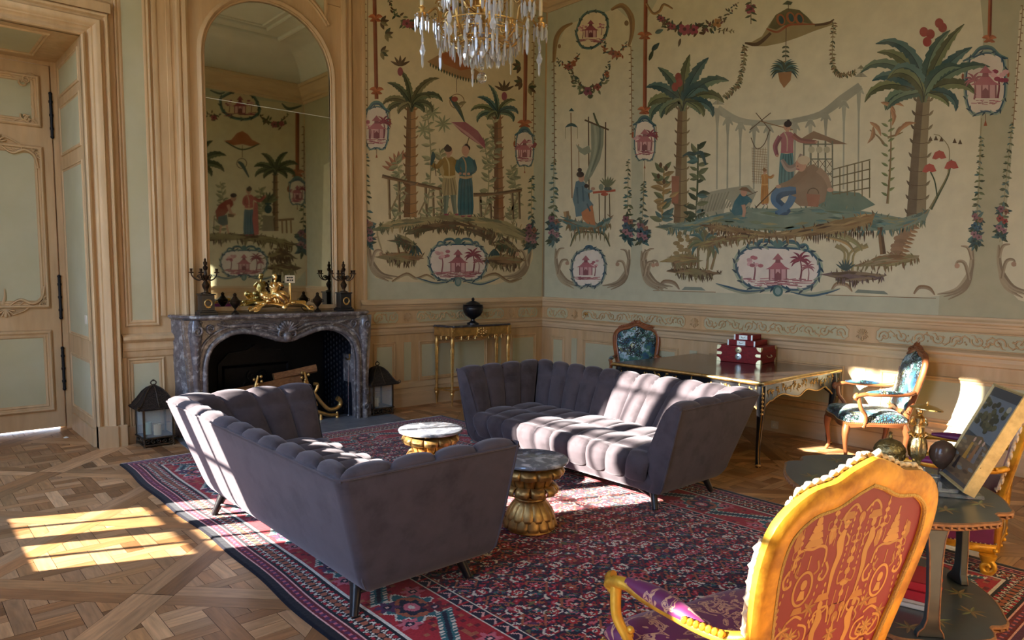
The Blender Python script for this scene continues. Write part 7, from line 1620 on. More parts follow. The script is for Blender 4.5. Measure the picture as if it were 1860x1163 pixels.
wbox('jewel_box', 'smallest red box with metal clasp, topmost of the stack on the writing table', (-0.28, -3.40, bz+0.227), 0.12, (0.22, 0.20, 0.055), 1)

# ------------------------------------------------------------------ armchairs
FLO = bpy.data.materials.new('blue_leafy_fabric'); FLO.use_nodes = True
nt = FLO.node_tree; N = nt.nodes; L = nt.links; b_ = N['Principled BSDF']; b_.inputs['Roughness'].default_value = 0.6; b_.inputs['Sheen Weight'].default_value = 0.15
tcn = N.new('ShaderNodeTexCoord'); n0 = N.new('ShaderNodeTexNoise'); n0.inputs['Scale'].default_value = 9; n0.inputs['Detail'].default_value = 3
L.new(tcn.outputs['Object'], n0.inputs['Vector']); r0 = N.new('ShaderNodeValToRGB'); L.new(n0.outputs['Fac'], r0.inputs[0]); r0.color_ramp.interpolation = 'LINEAR'
for p, c in ((0.30, (18, 40, 60)), (0.42, (30, 84, 112)), (0.50, (60, 110, 84)), (0.55, (150, 182, 196)), (0.585, (184, 204, 212)), (0.61, (28, 72, 66)), (0.66, (170, 172, 100)), (0.70, (214, 224, 230))):
    el = r0.color_ramp.elements.new(p); el.color = lin(c)
vz = N.new('ShaderNodeTexVoronoi'); vz.feature = 'DISTANCE_TO_EDGE'; vz.inputs['Scale'].default_value = 42; L.new(tcn.outputs['Object'], vz.inputs['Vector'])
lt = N.new('ShaderNodeMath'); lt.operation = 'LESS_THAN'; lt.inputs[1].default_value = 0.13; L.new(vz.outputs['Distance'], lt.inputs[0])
n1_ = N.new('ShaderNodeTexNoise'); n1_.inputs['Scale'].default_value = 6; L.new(tcn.outputs['Object'], n1_.inputs['Vector']); g1 = N.new('ShaderNodeMath'); g1.operation = 'GREATER_THAN'; g1.inputs[1].default_value = 0.47; L.new(n1_.outputs['Fac'], g1.inputs[0])
mu = N.new('ShaderNodeMath'); mu.operation = 'MULTIPLY'; L.new(lt.outputs[0], mu.inputs[0]); L.new(g1.outputs[0], mu.inputs[1])
mx = N.new('ShaderNodeMix'); mx.data_type = 'RGBA'; L.new(mu.outputs[0], mx.inputs['Factor']); L.new(r0.outputs[0], mx.inputs['A']); mx.inputs['B'].default_value = lin((8, 10, 20)); L.new(mx.outputs['Result'], b_.inputs['Base Color'])
WALN = mat('walnut_wood', (150, 88, 50), 0.32, var=0.2, vscale=5, color2=(104, 56, 32), c2amt=0.5, coat=0.2)
PURP = bpy.data.materials.new('purple_gold_damask'); PURP.use_nodes = True
nt = PURP.node_tree; N = nt.nodes; L = nt.links; b_ = N['Principled BSDF']; b_.inputs['Roughness'].default_value = 0.5; b_.inputs['Sheen Weight'].default_value = 0.08
tcn = N.new('ShaderNodeTexCoord'); n0 = N.new('ShaderNodeTexNoise'); n0.inputs['Scale'].default_value = 8; n0.inputs['Detail'].default_value = 2; n0.inputs['Distortion'].default_value = 2.6
L.new(tcn.outputs['Object'], n0.inputs['Vector']); r0 = N.new('ShaderNodeValToRGB'); L.new(n0.outputs['Fac'], r0.inputs[0]); r0.color_ramp.interpolation = 'CONSTANT'
r0.color_ramp.elements[0].color = lin((96, 22, 66)); r0.color_ramp.elements[1].position = 0.535; r0.color_ramp.elements[1].color = lin((186, 136, 100))
for p, c in ((0.575, (100, 24, 70)), (0.60, (186, 136, 100)), (0.64, (92, 20, 62))): el = r0.color_ramp.elements.new(p); el.color = lin(c)
L.new(r0.outputs[0], b_.inputs['Base Color'])
PPLAIN = mat('purple_satin', (104, 28, 76), 0.42, sheen=0.12, var=0.15, vscale=5)
GOLDP = mat('gilded_chair_wood', (222, 164, 48), 0.36, 0.35, var=0.2, vscale=6, color2=(150, 92, 22), c2amt=0.8, contrast=(0.46, 0.62), bump=0.1, bscale=40)
NAIL = mat('brass_nail', (226, 200, 150), 0.3, 0.9)
def armchair(name, label, loc, rz, group, WD, FAB, FABB, sw=0.60, sd=0.54, sh=0.43, bh=0.62, bw=0.29, lean=0.14, crest=True, arm_fab=None, thick=0.028, inner=0.045, armz=0.24, rich=False, legs=True, low=None):
    """armchair facing local +y"""
    t = thing(name, label, 'armchair', loc, rz, group); zr = low or sh-0.06
    # seat rail, serpentine
    def out(o, n=10):
        P = []
        cor = [(-sw*0.42, -sd/2), (sw*0.42, -sd/2), (sw/2, sd/2), (-sw/2, sd/2)]
        for i in range(4):
            a, b = np.array(cor[i]), np.array(cor[(i+1) % 4]); d = b-a; nn = np.array((d[1], -d[0]))/np.linalg.norm(d)
            for k in range(n):
                q = k/n; P.append(tuple(a+d*q+nn*(0.022*math.sin(PI*q)+(0.012*math.sin(3*PI*q) if i == 2 else 0)+o)))
        return P
    m = MB(); A = out(0.0); rings = []
    def dz(k, n=40): q = (k % 10)/10; return 0.018*math.sin(PI*q)
    for (z, o, w) in ((zr-0.055, 0.0, 1), (zr-0.05, 0.010, 1), (zr-0.01, 0.014, 0), (zr, 0.004, 0)): rings.append([(x, y, z+w*dz(k)) for k, (x, y) in enumerate(out(o))])
    for (z, o, w) in ((zr, -0.05, 0), (zr-0.05, -0.05, 1)): rings.append([(x, y, z+w*dz(k)) for k, (x, y) in enumerate(out(o))])
    rings.append(rings[0]); m.loft(rings, closed=True, capa=False, capb=False)
    if rich:
        for k in range(0, 40, 2): x, y = out(0.014)[k]; m.ball((x, y, zr-0.03), (0.014, 0.014, 0.012), 6)
        m.tube([(x, y, zr-0.003) for x, y in out(0.012)], 0.006, 6, closed=True)
    m.build('seat_rail', WD, t, smooth=50)
    m = MB(); rings = []; zt = sh-0.06; O0 = out(-0.002)
    for (z, q) in (((zr-0.01, 1.0),) if low else ())+((zt-0.01, 0.99), (zt+0.02, 1.01), (zt+0.042, 0.985), (zt+0.060, 0.92), (zt+0.076, 0.78), (zt+0.086, 0.58), (zt+0.091, 0.34), (zt+0.093, 0.12)): rings.append([(x*q, y*q, z) for x, y in O0])
    m.loft(rings, closed=True, capa=False); m.build('seat', FAB, t, smooth=60)
    m = MB()
    for k, (x, y) in enumerate(crm([(p[0], p[1]) for p in out(0.006)], 3, True)):
        if k % 1 == 0: m.ball((x, y, zr+0.004), 0.0048, 5)
    m.build('nail_trim', NAIL, t)
    if low:
        for sx in (-1, 1):
            for sy in (-1, 1):
                l = MB(); x0, y0 = sx*sw*0.46, sy*sd*0.47; l.tube([(x0+sx*0.02, y0+p[0]*sy, 0.055+p[1]) for p in spiral(0, 0, 0.042, 0.012, PI/2, -1.2, 14)], 0.014, 8); l.lathe([(0.03, 0.0), (0.034, 0.02), (0.02, 0.05), (0.04, 0.10), (0.045, 0.12)], (x0, y0, 0), 10); l.build('foot', WD, t, smooth=50)
    if legs:
        for sx in (-1, 1):
            for sy in (-1, 1):
                x0, y0 = sx*sw*(0.47 if sy > 0 else 0.40), sy*sd*0.46; ox, oy = sx*0.707, (1 if sy > 0 else -1)*0.707
                cv = [(0.0, zr-0.01, 0.030), (0.016, zr-0.06, 0.034), (0.024, zr-0.12, 0.028), (0.016, zr*0.5, 0.020), (-0.002, zr*0.28, 0.016), (-0.006, 0.06, 0.015), (0.010, 0.02, 0.019), (0.022, 0.0, 0.017)] if sy > 0 or True else []
                l = MB(); l.loft([[(x0+ox*o+r*math.cos(2*PI*k/10), y0+oy*o*(1 if sy > 0 else 1.6)+r*math.sin(2*PI*k/10), z) for k in range(10)] for (o, z, r) in cv], closed=True)
                l.ball((x0+ox*0.03, y0+oy*0.03, zr-0.06), (0.016, 0.016, 0.024), 8); l.build('leg', WD, t, smooth=50)
    # back: cartouche outline in a leaning plane
    yb = -sd/2-0.005
    def B(a, b, w=0.0):
        sn = lean/bh; c_ = 1/math.sqrt(1+sn*sn); return (a, yb-b*sn+w*c_, sh-0.04+b+w*sn*c_)
    half = [(bw*0.80, 0.05), (bw*0.86, 0.16), (bw*0.97, 0.32), (bw*1.02, 0.44), (bw*0.96, 0.53), (bw*0.72, 0.585), (bw*0.42, 0.60), (bw*0.22, 0.625), (0.0, 0.645)]
    half = [(a, b*bh/0.64) for a, b in half]
    O = crm(half, 4); OUT = O+[(-a, b) for a, b in O[::-1][1:]]; BOT = crm([(-half[0][0], half[0][1]), (-half[0][0]*0.5, half[0][1]+0.012), (0, half[0][1]-0.004), (half[0][0]*0.5, half[0][1]+0.012), (half[0][0], half[0][1])], 5)[1:-1]
    LOOP = OUT+BOT
    m = MB()
    LP = [np.array(p) for p in LOOP]; n = len(LP); rings = []; prof = [(-thick, -0.016), (-thick, 0.012), (-thick*0.7, 0.022), (-thick*0.2, 0.018), (thick*0.3, 0.024), (thick*0.75, 0.016), (thick, 0.004), (thick, -0.012), (thick*0.5, -0.022), (-thick*0.6, -0.024)]
    cen = np.array((0, bh*0.5))
    for i in range(n):
        d = LP[(i+1) % n]-LP[i-1]; d = d/np.linalg.norm(d); nn = np.array((d[1], -d[0])); 
        if nn @ (LP[i]-cen) < 0: nn = -nn
        rings.append([B(LP[i][0]+nn[0]*o, LP[i][1]+nn[1]*o, w) for o, w in prof])
    rings.append(rings[0]); m.loft(rings, closed=True, capa=False, capb=False)
    for s in (-1, 1):
        m.loft([[(s*half[0][0]+dx_, B(0, 0.06)[1]+dy_*1.1+0.012*(1-q), lerp(zr-0.05, B(0, half[0][1])[2]+0.02, q)) for (dx_, dy_) in [(0.022*math.cos(2*PI*k/8), 0.022*math.sin(2*PI*k/8)) for k in range(8)]] for q in (0, 0.5, 1)], closed=True)
    m.build('back_frame', WD, t, smooth=55)
    if crest:
        c = MB(); ra = random.Random(6)
        for k in range(-9, 10):
            if rich and abs(k) < 1: continue
            a = k/9*bw*0.86; b = interp(abs(a), [p[0] for p in half[::-1]], [p[1] for p in half[::-1]]); s0 = 1 if k > 0 else -1
            c.tube(crm([B(a-s0*0.030, b+thick*0.70, 0.012), B(a-s0*0.008, b+thick*0.98, 0.018), B(a+s0*0.014, b+thick*1.05+ra.uniform(0, 0.006), 0.016), B(a+s0*0.028, b+thick*0.82, 0.012)], 3), [0.003, 0.006, 0.008, 0.009, 0.010, 0.009, 0.008, 0.006, 0.004, 0.002], 7)
            if k % 2: c.tube([B(a-s0*0.03, b+thick*0.55, 0.024), B(a, b+thick*0.62, 0.032), B(a+s0*0.03, b+thick*0.5, 0.024)], [0.004, 0.009, 0.004], 6)
        for s in (-1, 1):
            for (a, b, r) in ((bw*0.14, 0.665, 0.022), (bw*0.5, 0.62, 0.018), (bw*0.86, 0.585, 0.016)):
                c.tube([B(s*(a+p[0]), b*bh/0.64+p[1], 0.018) for p in spiral(0, 0, r, r*0.25, PI/2, 1.2, 12)], r*0.34, 6)
        for k in range(5): t_ = PI*(0.15+0.7*k/4); c.tube([B(0.0, 0.655*bh/0.64, 0.02), B(0.03*math.cos(t_), 0.655*bh/0.64+0.03*math.sin(t_), 0.028)], [0.007, 0.012], 6)
        if rich:
            for s in (-1, 1):
                for k in range(9):
                    b = 0.12+k*0.05; a = interp(b, [p[1] for p in half[:5]], [p[0] for p in half[:5]])
                    c.tube([B(s*(a+thick*0.78), b, 0.012), B(s*(a+thick*0.95), b+0.02, 0.018), B(s*(a+thick*0.82), b+0.042, 0.012)], [0.006, 0.011, 0.005], 7)
                c.tube([B(s*(interp(b, [p[1] for p in half[:5]], [p[0] for p in half[:5]])+thick*0.72), b, 0.022) for b in np.linspace(0.08, 0.56, 12)], 0.008, 6)
        c.build('crest_carving', WD if not rich else mat('sunlit_white_gilding', (232, 214, 186), 0.42, 0.2, var=0.25, vscale=25, color2=(196, 150, 84), c2amt=0.7), t, smooth=60)  # rich carving: sunlit white highlights put into the colour, mottled with gold
    def fill(sc, w, bulge, matl, nm):
        g = MB(); cc = np.array((0, bh*0.50)); base = [cc+(p-cc)*1.0 for p in LP]; ins_ = []
        for i in range(n):
            d = LP[(i+1) % n]-LP[i-1]; d = d/np.linalg.norm(d); nn = np.array((d[1], -d[0]))
            if nn @ (LP[i]-cc) < 0: nn = -nn
            ins_.append(LP[i]-nn*sc)
        rg = []
        for q in (1.0, 0.96, 0.85, 0.65, 0.4, 0.15): rg.append([B(*(cc+(p-cc)*q), w+bulge*(1-q**3)**0.6 if bulge else w) for p in ins_])
        g.loft(rg, closed=True, capa=False); return g.build(nm, matl, t, smooth=60), ins_
    fill(thick*0.8, 0.008, 0.035, FAB, 'back_cushion'); o_, ins_ = fill(thick*0.8, -0.014, 0.0, FABB, 'rear_panel')
    g = MB(); g.tube([B(p[0], p[1], -0.020) for p in ins_], 0.0065, 6, closed=True); g.build('braid', NAIL if not rich else mat('gold_braid', (214, 176, 96), 0.55, 0.2, bump=0.8, bscale=160), t)
    # arms
    for s in (-1, 1):
        ja = armz+0.0; p0 = B(s*bw*0.93, ja+0.02); fx, fy = s*(sw/2+0.035), sd*0.30
        pts = [p0, (s*(bw+0.035), p0[1]+0.10, sh-0.04+ja-0.005), (s*(sw/2+0.04), yb+0.28, sh-0.05+ja+0.005), (fx, fy-0.04, sh-0.05+ja+0.005), (fx-s*0.002, fy+0.03, sh-0.055+ja-0.01), (fx-s*0.004, fy+0.045, sh-0.05+ja-0.035)]
        m = MB(); m.tube(crm(pts, 6), [0.020]*6+[0.019]*12+[0.022]*6+[0.024]*6+[0.016], 10, flat=0.9)
        sp = spiral(0, 0, 0.034 if rich else 0.028, 0.008, PI/2, -1.15, 14); m.tube([(fx-s*0.002, fy+0.025+p[0], sh-0.05+ja-0.022+p[1]) for p in sp], 0.014, 8)
        if rich:
            for q in range(7): m.ball((s*(bw+0.045+q*0.006), p0[1]+0.06+q*0.018, sh-0.04+ja+0.016), (0.014, 0.010, 0.012), 6)
        m.build('arm', WD, t, smooth=60)
        m = MB(); pts2 = [(fx-s*0.006, fy+0.015, sh-0.07+ja), (fx+s*0.004, fy-0.005, sh-0.07+ja*0.62), (fx-s*0.012, fy-0.05, sh-0.07+ja*0.35), (fx-s*0.03, fy-0.06, zr+0.02), (fx-s*0.035, fy-0.045, zr-0.04)]
        m.tube(crm(pts2, 6), [0.020-0.003*math.sin(PI*i/24) for i in range(25)], 10)
        if rich:
            for q in range(6): m.ball((fx-s*0.02, fy-0.03-0.004*q, zr+0.02+q*0.018), (0.013, 0.016, 0.013), 6)
        m.build('arm_support', WD, t, smooth=60)
        m = MB(); vs = []; L0 = np.array((s*(bw+0.045), p0[1]+0.13, sh-0.035+ja)); L1 = np.array((fx, fy-0.055, sh-0.03+ja))
        rg = []
        for q in [i/10 for i in range(11)]:
            c_ = L0+(L1-L0)*q; w_ = (0.038 if rich else 0.030)*max(0.12, math.sin(PI*max(0.03, min(0.97, q))))**0.45; rg.append([(c_[0]+w_*math.cos(2*PI*k/12), c_[1], c_[2]+(w_*0.95*math.sin(2*PI*k/12) if math.sin(2*PI*k/12) > 0 else w_*0.3*math.sin(2*PI*k/12))) for k in range(12)])
        m.loft(rg, closed=True); m.build('arm_pad', arm_fab or FAB, t, smooth=60)
    return t, B, ins_
armchair('floral_armchair', 'carved wooden armchair in blue leafy fabric, facing us behind the writing table', (-0.46, -2.12, 0), PI-0.80, 'blue leafy armchairs', WALN, FLO, FLO, sw=0.60, sd=0.52, bh=0.63, bw=0.255, sh=0.45)
armchair('floral_armchair', 'carved wooden armchair in blue leafy fabric, side-on at the right end of the writing table', (-0.40, -4.69, 0), 0.68, 'blue leafy armchairs', WALN, FLO, FLO, sw=0.60, sd=0.52, bh=0.62, bw=0.255, sh=0.44)

CRIM = mat('crimson_brocade', (146, 30, 54), 0.5, attr=False, sheen=0.1)
g1c, B1, I1 = armchair('gilt_armchair', 'large gilded armchair seen from behind, crimson and gold brocade back', (-5.005, -6.16, 0.0175), -0.235, 'gilded armchairs', GOLDP, PURP, CRIM, sw=0.68, sd=0.56, sh=0.43, bh=0.715, bw=0.315, lean=0.16, thick=0.040, armz=0.25, rich=True)
# woven ornament on the rear panel
def mapR(u, v, w): return B1(u*1.06, v*1.13-0.01, -0.0142-w*0.08)
g = Art(mapR, 31); g.k = 0; G_ = (206, 152, 82); G2 = (188, 128, 66)
def orn(cx, cy, k=1.0):
    S = lambda x, y: (cx+x*k, cy+y*k)
    # canopy of stepped tiers, arch and perching birds
    for i, (w_, y_) in enumerate(((0.012, 0.215), (0.020, 0.195), (0.028, 0.175), (0.036, 0.155))): g.poly([S(-w_, y_-0.006), S(-w_*0.7, y_+0.010), S(w_*0.7, y_+0.010), S(w_, y_-0.006), S(w_*0.5, y_-0.011), S(-w_*0.5, y_-0.011)], G_, 1)
    g.line([S(0, 0.22), S(0, 0.25)], 0.008*k, G_, 1, 0)
    g.strip([S(-0.062, 0.090), S(-0.056, 0.130), S(-0.03, 0.142), S(0, 0.138), S(0.03, 0.142), S(0.056, 0.130), S(0.062, 0.090)], 0.008*k, G_, 1)
    for s in (-1, 1):
        g.poly([S(s*0.058, 0.145), S(s*0.050, 0.172), S(s*0.060, 0.198), S(s*0.074, 0.190), S(s*0.080, 0.160), S(s*0.070, 0.140)], G2, 1)
        g.strip([S(s*0.070, 0.09), S(s*0.085, 0.065), S(s*0.075, 0.04), S(s*0.055, 0.045), S(s*0.058, 0.06)], 0.008*k, G_, 1)
        g.strip([S(s*0.035, 0.10), S(s*0.045, 0.075), S(s*0.03, 0.062)], 0.007*k, G2, 1)
        for q in range(6): g.ell(*S(s*0.092, 0.02-q*0.022), 0.0045*k, 0.008*k, G_, 1, n=7)
        g.strip([S(s*0.02, -0.085), S(s*0.055, -0.10), S(s*0.060, -0.14), S(s*0.03, -0.155), S(s*0.008, -0.14)], 0.007*k, G_, 1); g.strip([S(s*0.03, -0.105), S(s*0.04, -0.125), S(s*0.02, -0.135)], 0.006*k, G2, 1)
    # medallion with a profile
    g.strip([S(0.034*math.cos(a), 0.025+0.048*math.sin(a)) for a in [2*PI*i/20 for i in range(21)]], 0.008*k, G_, 1, None, 2)
    g.ell(*S(0.002, 0.036), 0.012*k, 0.015*k, G_, 1); g.poly([S(-0.014, -0.008), S(0.016, -0.008), S(0.010, 0.018), S(-0.006, 0.020)], G_, 1); g.line([S(0, 0.08), S(0, 0.12)], 0.004*k, G_, 1, 0)
    g.poly([S(-0.022, -0.050), S(0.022, -0.050), S(0.016, -0.030), S(-0.016, -0.030)], G2, 1); g.strip([S(-0.03, -0.07), S(0, -0.056), S(0.03, -0.07)], 0.008*k, G_, 1)
    for q in range(8): g.leaf(*S(0, -0.12), q*PI/4, 0.032*k, 0.010*k, G_, 1)
    g.poly([S(-0.012, -0.16), S(0.012, -0.16), S(0.004, -0.20), S(-0.004, -0.20)], G2, 1)
def term(cx, cy, k=1.0, s=1):
    S = lambda x, y: (cx+x*k*s, cy+y*k)
    g.ell(*S(0.0, 0.115), 0.010*k, 0.013*k, G_, 1); g.poly([S(-0.03, 0.128), S(0.03, 0.128), S(0.018, 0.150), S(-0.018, 0.150)], G2, 1)
    g.strip([S(0.0, 0.10), S(0.008, 0.07), S(-0.002, 0.03), S(0.006, -0.02), S(0.0, -0.10)], [0.014*k, 0.030*k, 0.022*k, 0.018*k, 0.006*k], G_, 1)
    g.strip([S(0.01, 0.088), S(0.028, 0.10), S(0.026, 0.125)], 0.006*k, G_, 1); g.strip([S(-0.01, 0.088), S(-0.026, 0.07), S(-0.02, 0.05)], 0.006*k, G_, 1)
def cand(cx, cy, k=1.0):
    S = lambda x, y: (cx+x*k, cy+y*k)
    for y, r in ((0.09, 0.010), (0.06, 0.016), (0.025, 0.012), (-0.01, 0.020), (-0.045, 0.010)): g.ell(*S(0, y), r*k, 0.012*k, G_, 1, n=8)
    g.line([S(0, 0.13), S(0, -0.08)], 0.006*k, G_, 1, 0)
    for s in (-1, 1): g.strip([S(0, 0.0), S(s*0.03, -0.01), S(s*0.036, 0.02), S(s*0.022, 0.028)], 0.006*k, G2, 1)
    for s in (-1, 1): g.line([S(s*0.028, -0.03), S(s*0.028, -0.09)], 0.004*k, G_, 1, 0)
g.leaf = g.leaf
orn(0.155, 0.30, 0.95); orn(-0.165, 0.34, 0.95); orn(0.15, -0.02+0.10, 0.9) if False else None
term(0.055, 0.40, 0.95, 1); term(-0.055, 0.41, 0.95, -1); cand(0.0, 0.36, 0.9); cand(0.10, 0.50, 0.6); cand(-0.105, 0.52, 0.6)
term(0.07, 0.17, 0.95, -1); term(-0.075, 0.19, 0.95, 1); cand(0.0, 0.13, 0.9)
for s in (-1, 1): g.strip([(s*0.01, 0.545), (s*0.04, 0.57), (s*0.07, 0.545), (s*0.06, 0.52), (s*0.04, 0.525)], 0.007, G_, 1)
for (x, y) in ((0.0, 0.53), (0.02, 0.275), (-0.02, 0.275), (0.0, 0.25), (0.19, 0.12), (-0.19, 0.16), (0.12, 0.11), (-0.13, 0.14)): g.ell(x, y, 0.012, 0.016, G2, 1); g.line([(x, y), (x, y-0.045)], 0.005, G_, 1, 0)
for s in (-1, 1): g.strip([(s*0.20, 0.20), (s*0.17, 0.16), (s*0.12, 0.17), (s*0.13, 0.20)], 0.007, G_, 1); g.strip([(s*0.03, 0.24), (s*0.045, 0.29), (s*0.09, 0.28), (s*0.085, 0.25)], 0.007, G_, 1)
for (x, y, k) in ((0.205, 0.42, 0.55), (-0.215, 0.46, 0.55), (0.0, 0.47, 0.5)): cand(x, y, k)
orn(0.0, 0.02+0.0, 0.0001) if False else None
for x0 in (-0.235, -0.11, 0.105, 0.225):
    for q in range(9): g.ell(x0+0.004*math.sin(q), 0.42-q*0.02, 0.0035, 0.007, G_, 1, n=6)
for x0 in (-0.03, 0.03):
    for q in range(12): g.ell(x0, 0.56-q*0.016, 0.003, 0.006, G_, 1, n=6)
for (x, y) in ((-0.12, 0.30), (0.115, 0.27), (0.0, 0.20), (-0.2, 0.25), (0.2, 0.22)):
    for q in range(6): g.leaf(x, y, q*PI/3+0.3, 0.028, 0.010, G2, 1)
o = g.mb.build('woven_ornament', mat('gold_weave', (255, 255, 255), 0.45, attr=True), g1c, smooth=0)
armchair('gilt_armchair', 'gilded armchair in purple satin, cut by the right edge of the photo', (-2.27, -5.91, 0.0), 0.18, 'gilded armchairs', GOLDP, PPLAIN, PURP, sw=0.74, sd=0.60, sh=0.44, bh=0.70, bw=0.33, lean=0.15, thick=0.038, armz=0.20, rich=True, low=0.17, legs=False)

# ------------------------------------------------------------------ lacquer tiered table and what stands on it
TL = mat('black_chinoiserie_lacquer', (46, 50, 50), 0.3, color2=(74, 78, 70), c2amt=0.5, vscale=4, var=0.15, coat=0.2)
EDG = mat('worn_gilt_edge', (150, 104, 66), 0.5, 0.3, color2=(70, 50, 40), c2amt=0.6, vscale=30)
EC = np.array((-3.70, -6.12)); TH = math.radians(48.5)
et = thing('tiered_table', 'black lacquer two-tier table with scalloped trays, between the gilded armchairs', 'side table', (EC[0], EC[1], 0.0), TH)
def lobed(a, b, o=0.0, n=96):
    P = []
    for k in range(n):
        t = 2*PI*k/n; r = 1.0
        for t0 in (0.62, PI-0.62, PI+0.62, 2*PI-0.62):
            d = abs((t-t0+PI) % (2*PI)-PI); r -= 0.075*math.exp(-(d/0.085)**2); r += 0.03*math.exp(-((d-0.2)/0.1)**2)
        P.append(((a*r-o)*math.cos(t), (b*r-o)*math.sin(t)))
    return P
for (z, a, b) in ((0.70, 0.53, 0.425), (0.23, 0.54, 0.44)):
    m = MB(); m.loft([[(x, y, zz) for x, y in lobed(a, b, o)] for (zz, o) in ((z-0.02, 0.03), (z, 0.006), (z+0.014, 0.008))], closed=True); m.build('tray', TL, et, smooth=30)
    m = MB()
    for zz, rr_ in ((z+0.006, 0.009), (z-0.012, 0.007)): m.tube([(x, y, zz) for x, y in lobed(a, b, 0.006 if zz > z else 0.014)], rr_, 6, closed=True)
    P = lobed(a, b, 0.004)
    for k in range(0, 96): m.ball((P[k][0], P[k][1], z-0.004), (0.007, 0.007, 0.010), 5)
    m.build('tray_rim', EDG, et, smooth=50)
    gg = Art(lambda u, v, w, z=z: (u, v, z+0.0145+w*0.1), 40+int(z*10))
    for (x, y) in ((-0.36, -0.05), (-0.28, -0.24), (-0.1, -0.30), (0.15, -0.3), (0.32, -0.18), (0.40, 0.05), (-0.2, 0.26), (0.1, 0.3), (-0.42, 0.1)):
        for q in range(7): gg.leaf(x, y, q*0.9+x*9, 0.06, 0.014, [(140, 112, 70), (116, 96, 60), (120, 124, 76)][q % 3], 1)
    gg.mb.build('painted_sprigs', mat('faded_gold_paint', (255, 255, 255), 0.4, attr=True), et, smooth=0)
if True:
    for x, y in ((0.45, 0.0), (-0.485, 0.06), (0.0, 0.36), (0.03, -0.37)):
        l = MB(); w2 = 0.030; tx = 0.016
        cv = [(0.0, 0.245, 0.075), (0.0, 0.262, 0.07), (0.006, 0.285, 0.045), (0.012, 0.32, 0.034), (0.012, 0.42, 0.031), (0.004, 0.56, 0.036), (0.0, 0.64, 0.046), (0.0, 0.679, 0.06)]
        ang = math.atan2(y, x); cv_s = 0.68; ca, sa = math.cos(ang), math.sin(ang)
        l.loft([[(x+ca*(o+dx_*tx)-sa*dy_*w, y+sa*(o+dx_*tx)+ca*dy_*w, z) for dx_, dy_ in ((-1, -1), (1, -1), (1, 1), (-1, 1))] for (o, z, w) in [(o, z, w*cv_s) for o, z, w in cv]], closed=True)
        o_ = l.build('leg', TL, et, smooth=20, bevel=0.003)
        e_ = MB()
        for q in (-1, 1): e_.tube([(x+ca*(o+tx)-sa*q*w*0.96*cv_s, y+sa*(o+tx)+ca*q*w*0.96*cv_s, z) for (o, z, w) in cv], 0.003, 5)
        e_.build('gilt_line', EDG, o_)
        f = MB(); f.loft([[(x*0.9+ca*(o+dx_*0.02)-sa*dy_*w, y*0.9+sa*(o+dx_*0.02)+ca*dy_*w, z) for dx_, dy_ in ((-1, -1), (1, -1), (1, 1), (-1, 1))] for (o, z, w) in ((0.05, 0.016, 0.022), (0.05, 0.03, 0.026), (0.02, 0.08, 0.024), (0.0, 0.21, 0.04))], closed=True); f.build('foot', TL, et, smooth=20, bevel=0.003)
def onEt(px, py, z): p = CAM+ray(px, py)*((z-CAM[2])/ray(px, py)[2]); return (p[0], p[1], z)
# casket on the lower tray
cb = thing('lacquer_casket', 'dark brown lacquer casket under the top of the tiered table', 'box', (-3.60, -6.02, 0.2455), TH)
LBR = mat('brown_lacquer', (70, 52, 40), 0.4, color2=(112, 88, 58), c2amt=0.6, vscale=12, var=0.2)
m = MB(); m.box((0, 0.03, 0.16), (0.32, 0.22, 0.32)); m.build('case', LBR, cb, smooth=0, bevel=0.006); m = MB(); m.box((0, 0.03, 0.335), (0.34, 0.24, 0.025)); m.box((0, 0.03, 0.36), (0.28, 0.18, 0.025)); m.box((0, 0.03, 0.25), (0.325, 0.225, 0.006)); m.box((0, 0.03, 0.012), (0.34, 0.24, 0.02)); m.build('lid', mat('dark_lacquer_lid', (56, 42, 34), 0.35, var=0.2), cb, smooth=0, bevel=0.004)
PAGE = mat('book_pages', (222, 206, 168), 0.8, var=0.08, vscale=30, vstretch=(1, 1, 12)); RC = mat('red_book_cloth', (168, 26, 34), 0.5, var=0.08); GC = mat('grey_book_cloth', (190, 186, 172), 0.55); PC = mat('purple_book_cloth', (84, 34, 96), 0.5, var=0.1)
def book(label, loc, rz, dim, cov, title=False):
    t = thing('book', label, 'book', loc, rz, 'books on the tiered table'); x, y, z = dim
    m = MB(); m.box((0, 0, 0.002), (x, y, 0.004)); m.box((0, 0, z-0.002), (x, y, 0.004)); m.box((-x/2+0.003, 0, z/2), (0.006, y, z)); m.build('cover', cov, t, smooth=0, bevel=0.001)
    m = MB(); m.box((0.0, 0, z/2), (x-0.012, y-0.012, z-0.008)); m.build('pages', PAGE, t, smooth=0)
    if title:
        m = MB()
        for k in range(5): m.bb((-x/2-0.0006, -0.07+k*0.022, z*0.35), (-x/2, -0.058+k*0.022, z*0.62))
        m.bb((-x/2-0.0006, 0.06, z*0.3), (-x/2, 0.075, z*0.7)); m.build('spine_marks', NAIL, t, smooth=0)
    return t
bxy = (-3.74, -6.22)
book('grey book lying lowest under the two red books on the tiered table', (bxy[0]-0.03, bxy[1]+0.0, 0.2450), 0.25, (0.24, 0.32, 0.022), GC)
book('red book with cream pages, lower of two on the bottom tray', (bxy[0], bxy[1], 0.2675), 0.2, (0.22, 0.30, 0.042), RC)
book('red book with cream pages, topmost of the pile on the bottom tray', (bxy[0], bxy[1]+0.01, 0.310), 0.26, (0.21, 0.28, 0.036), RC)
None if True else book('purple book with gold marks on its spine, behind the gilt bronze figure', (-3.20, -6.03, 0.7150), -0.72+PI/2+0.55, (0.20, 0.26, 0.032), PC, True)
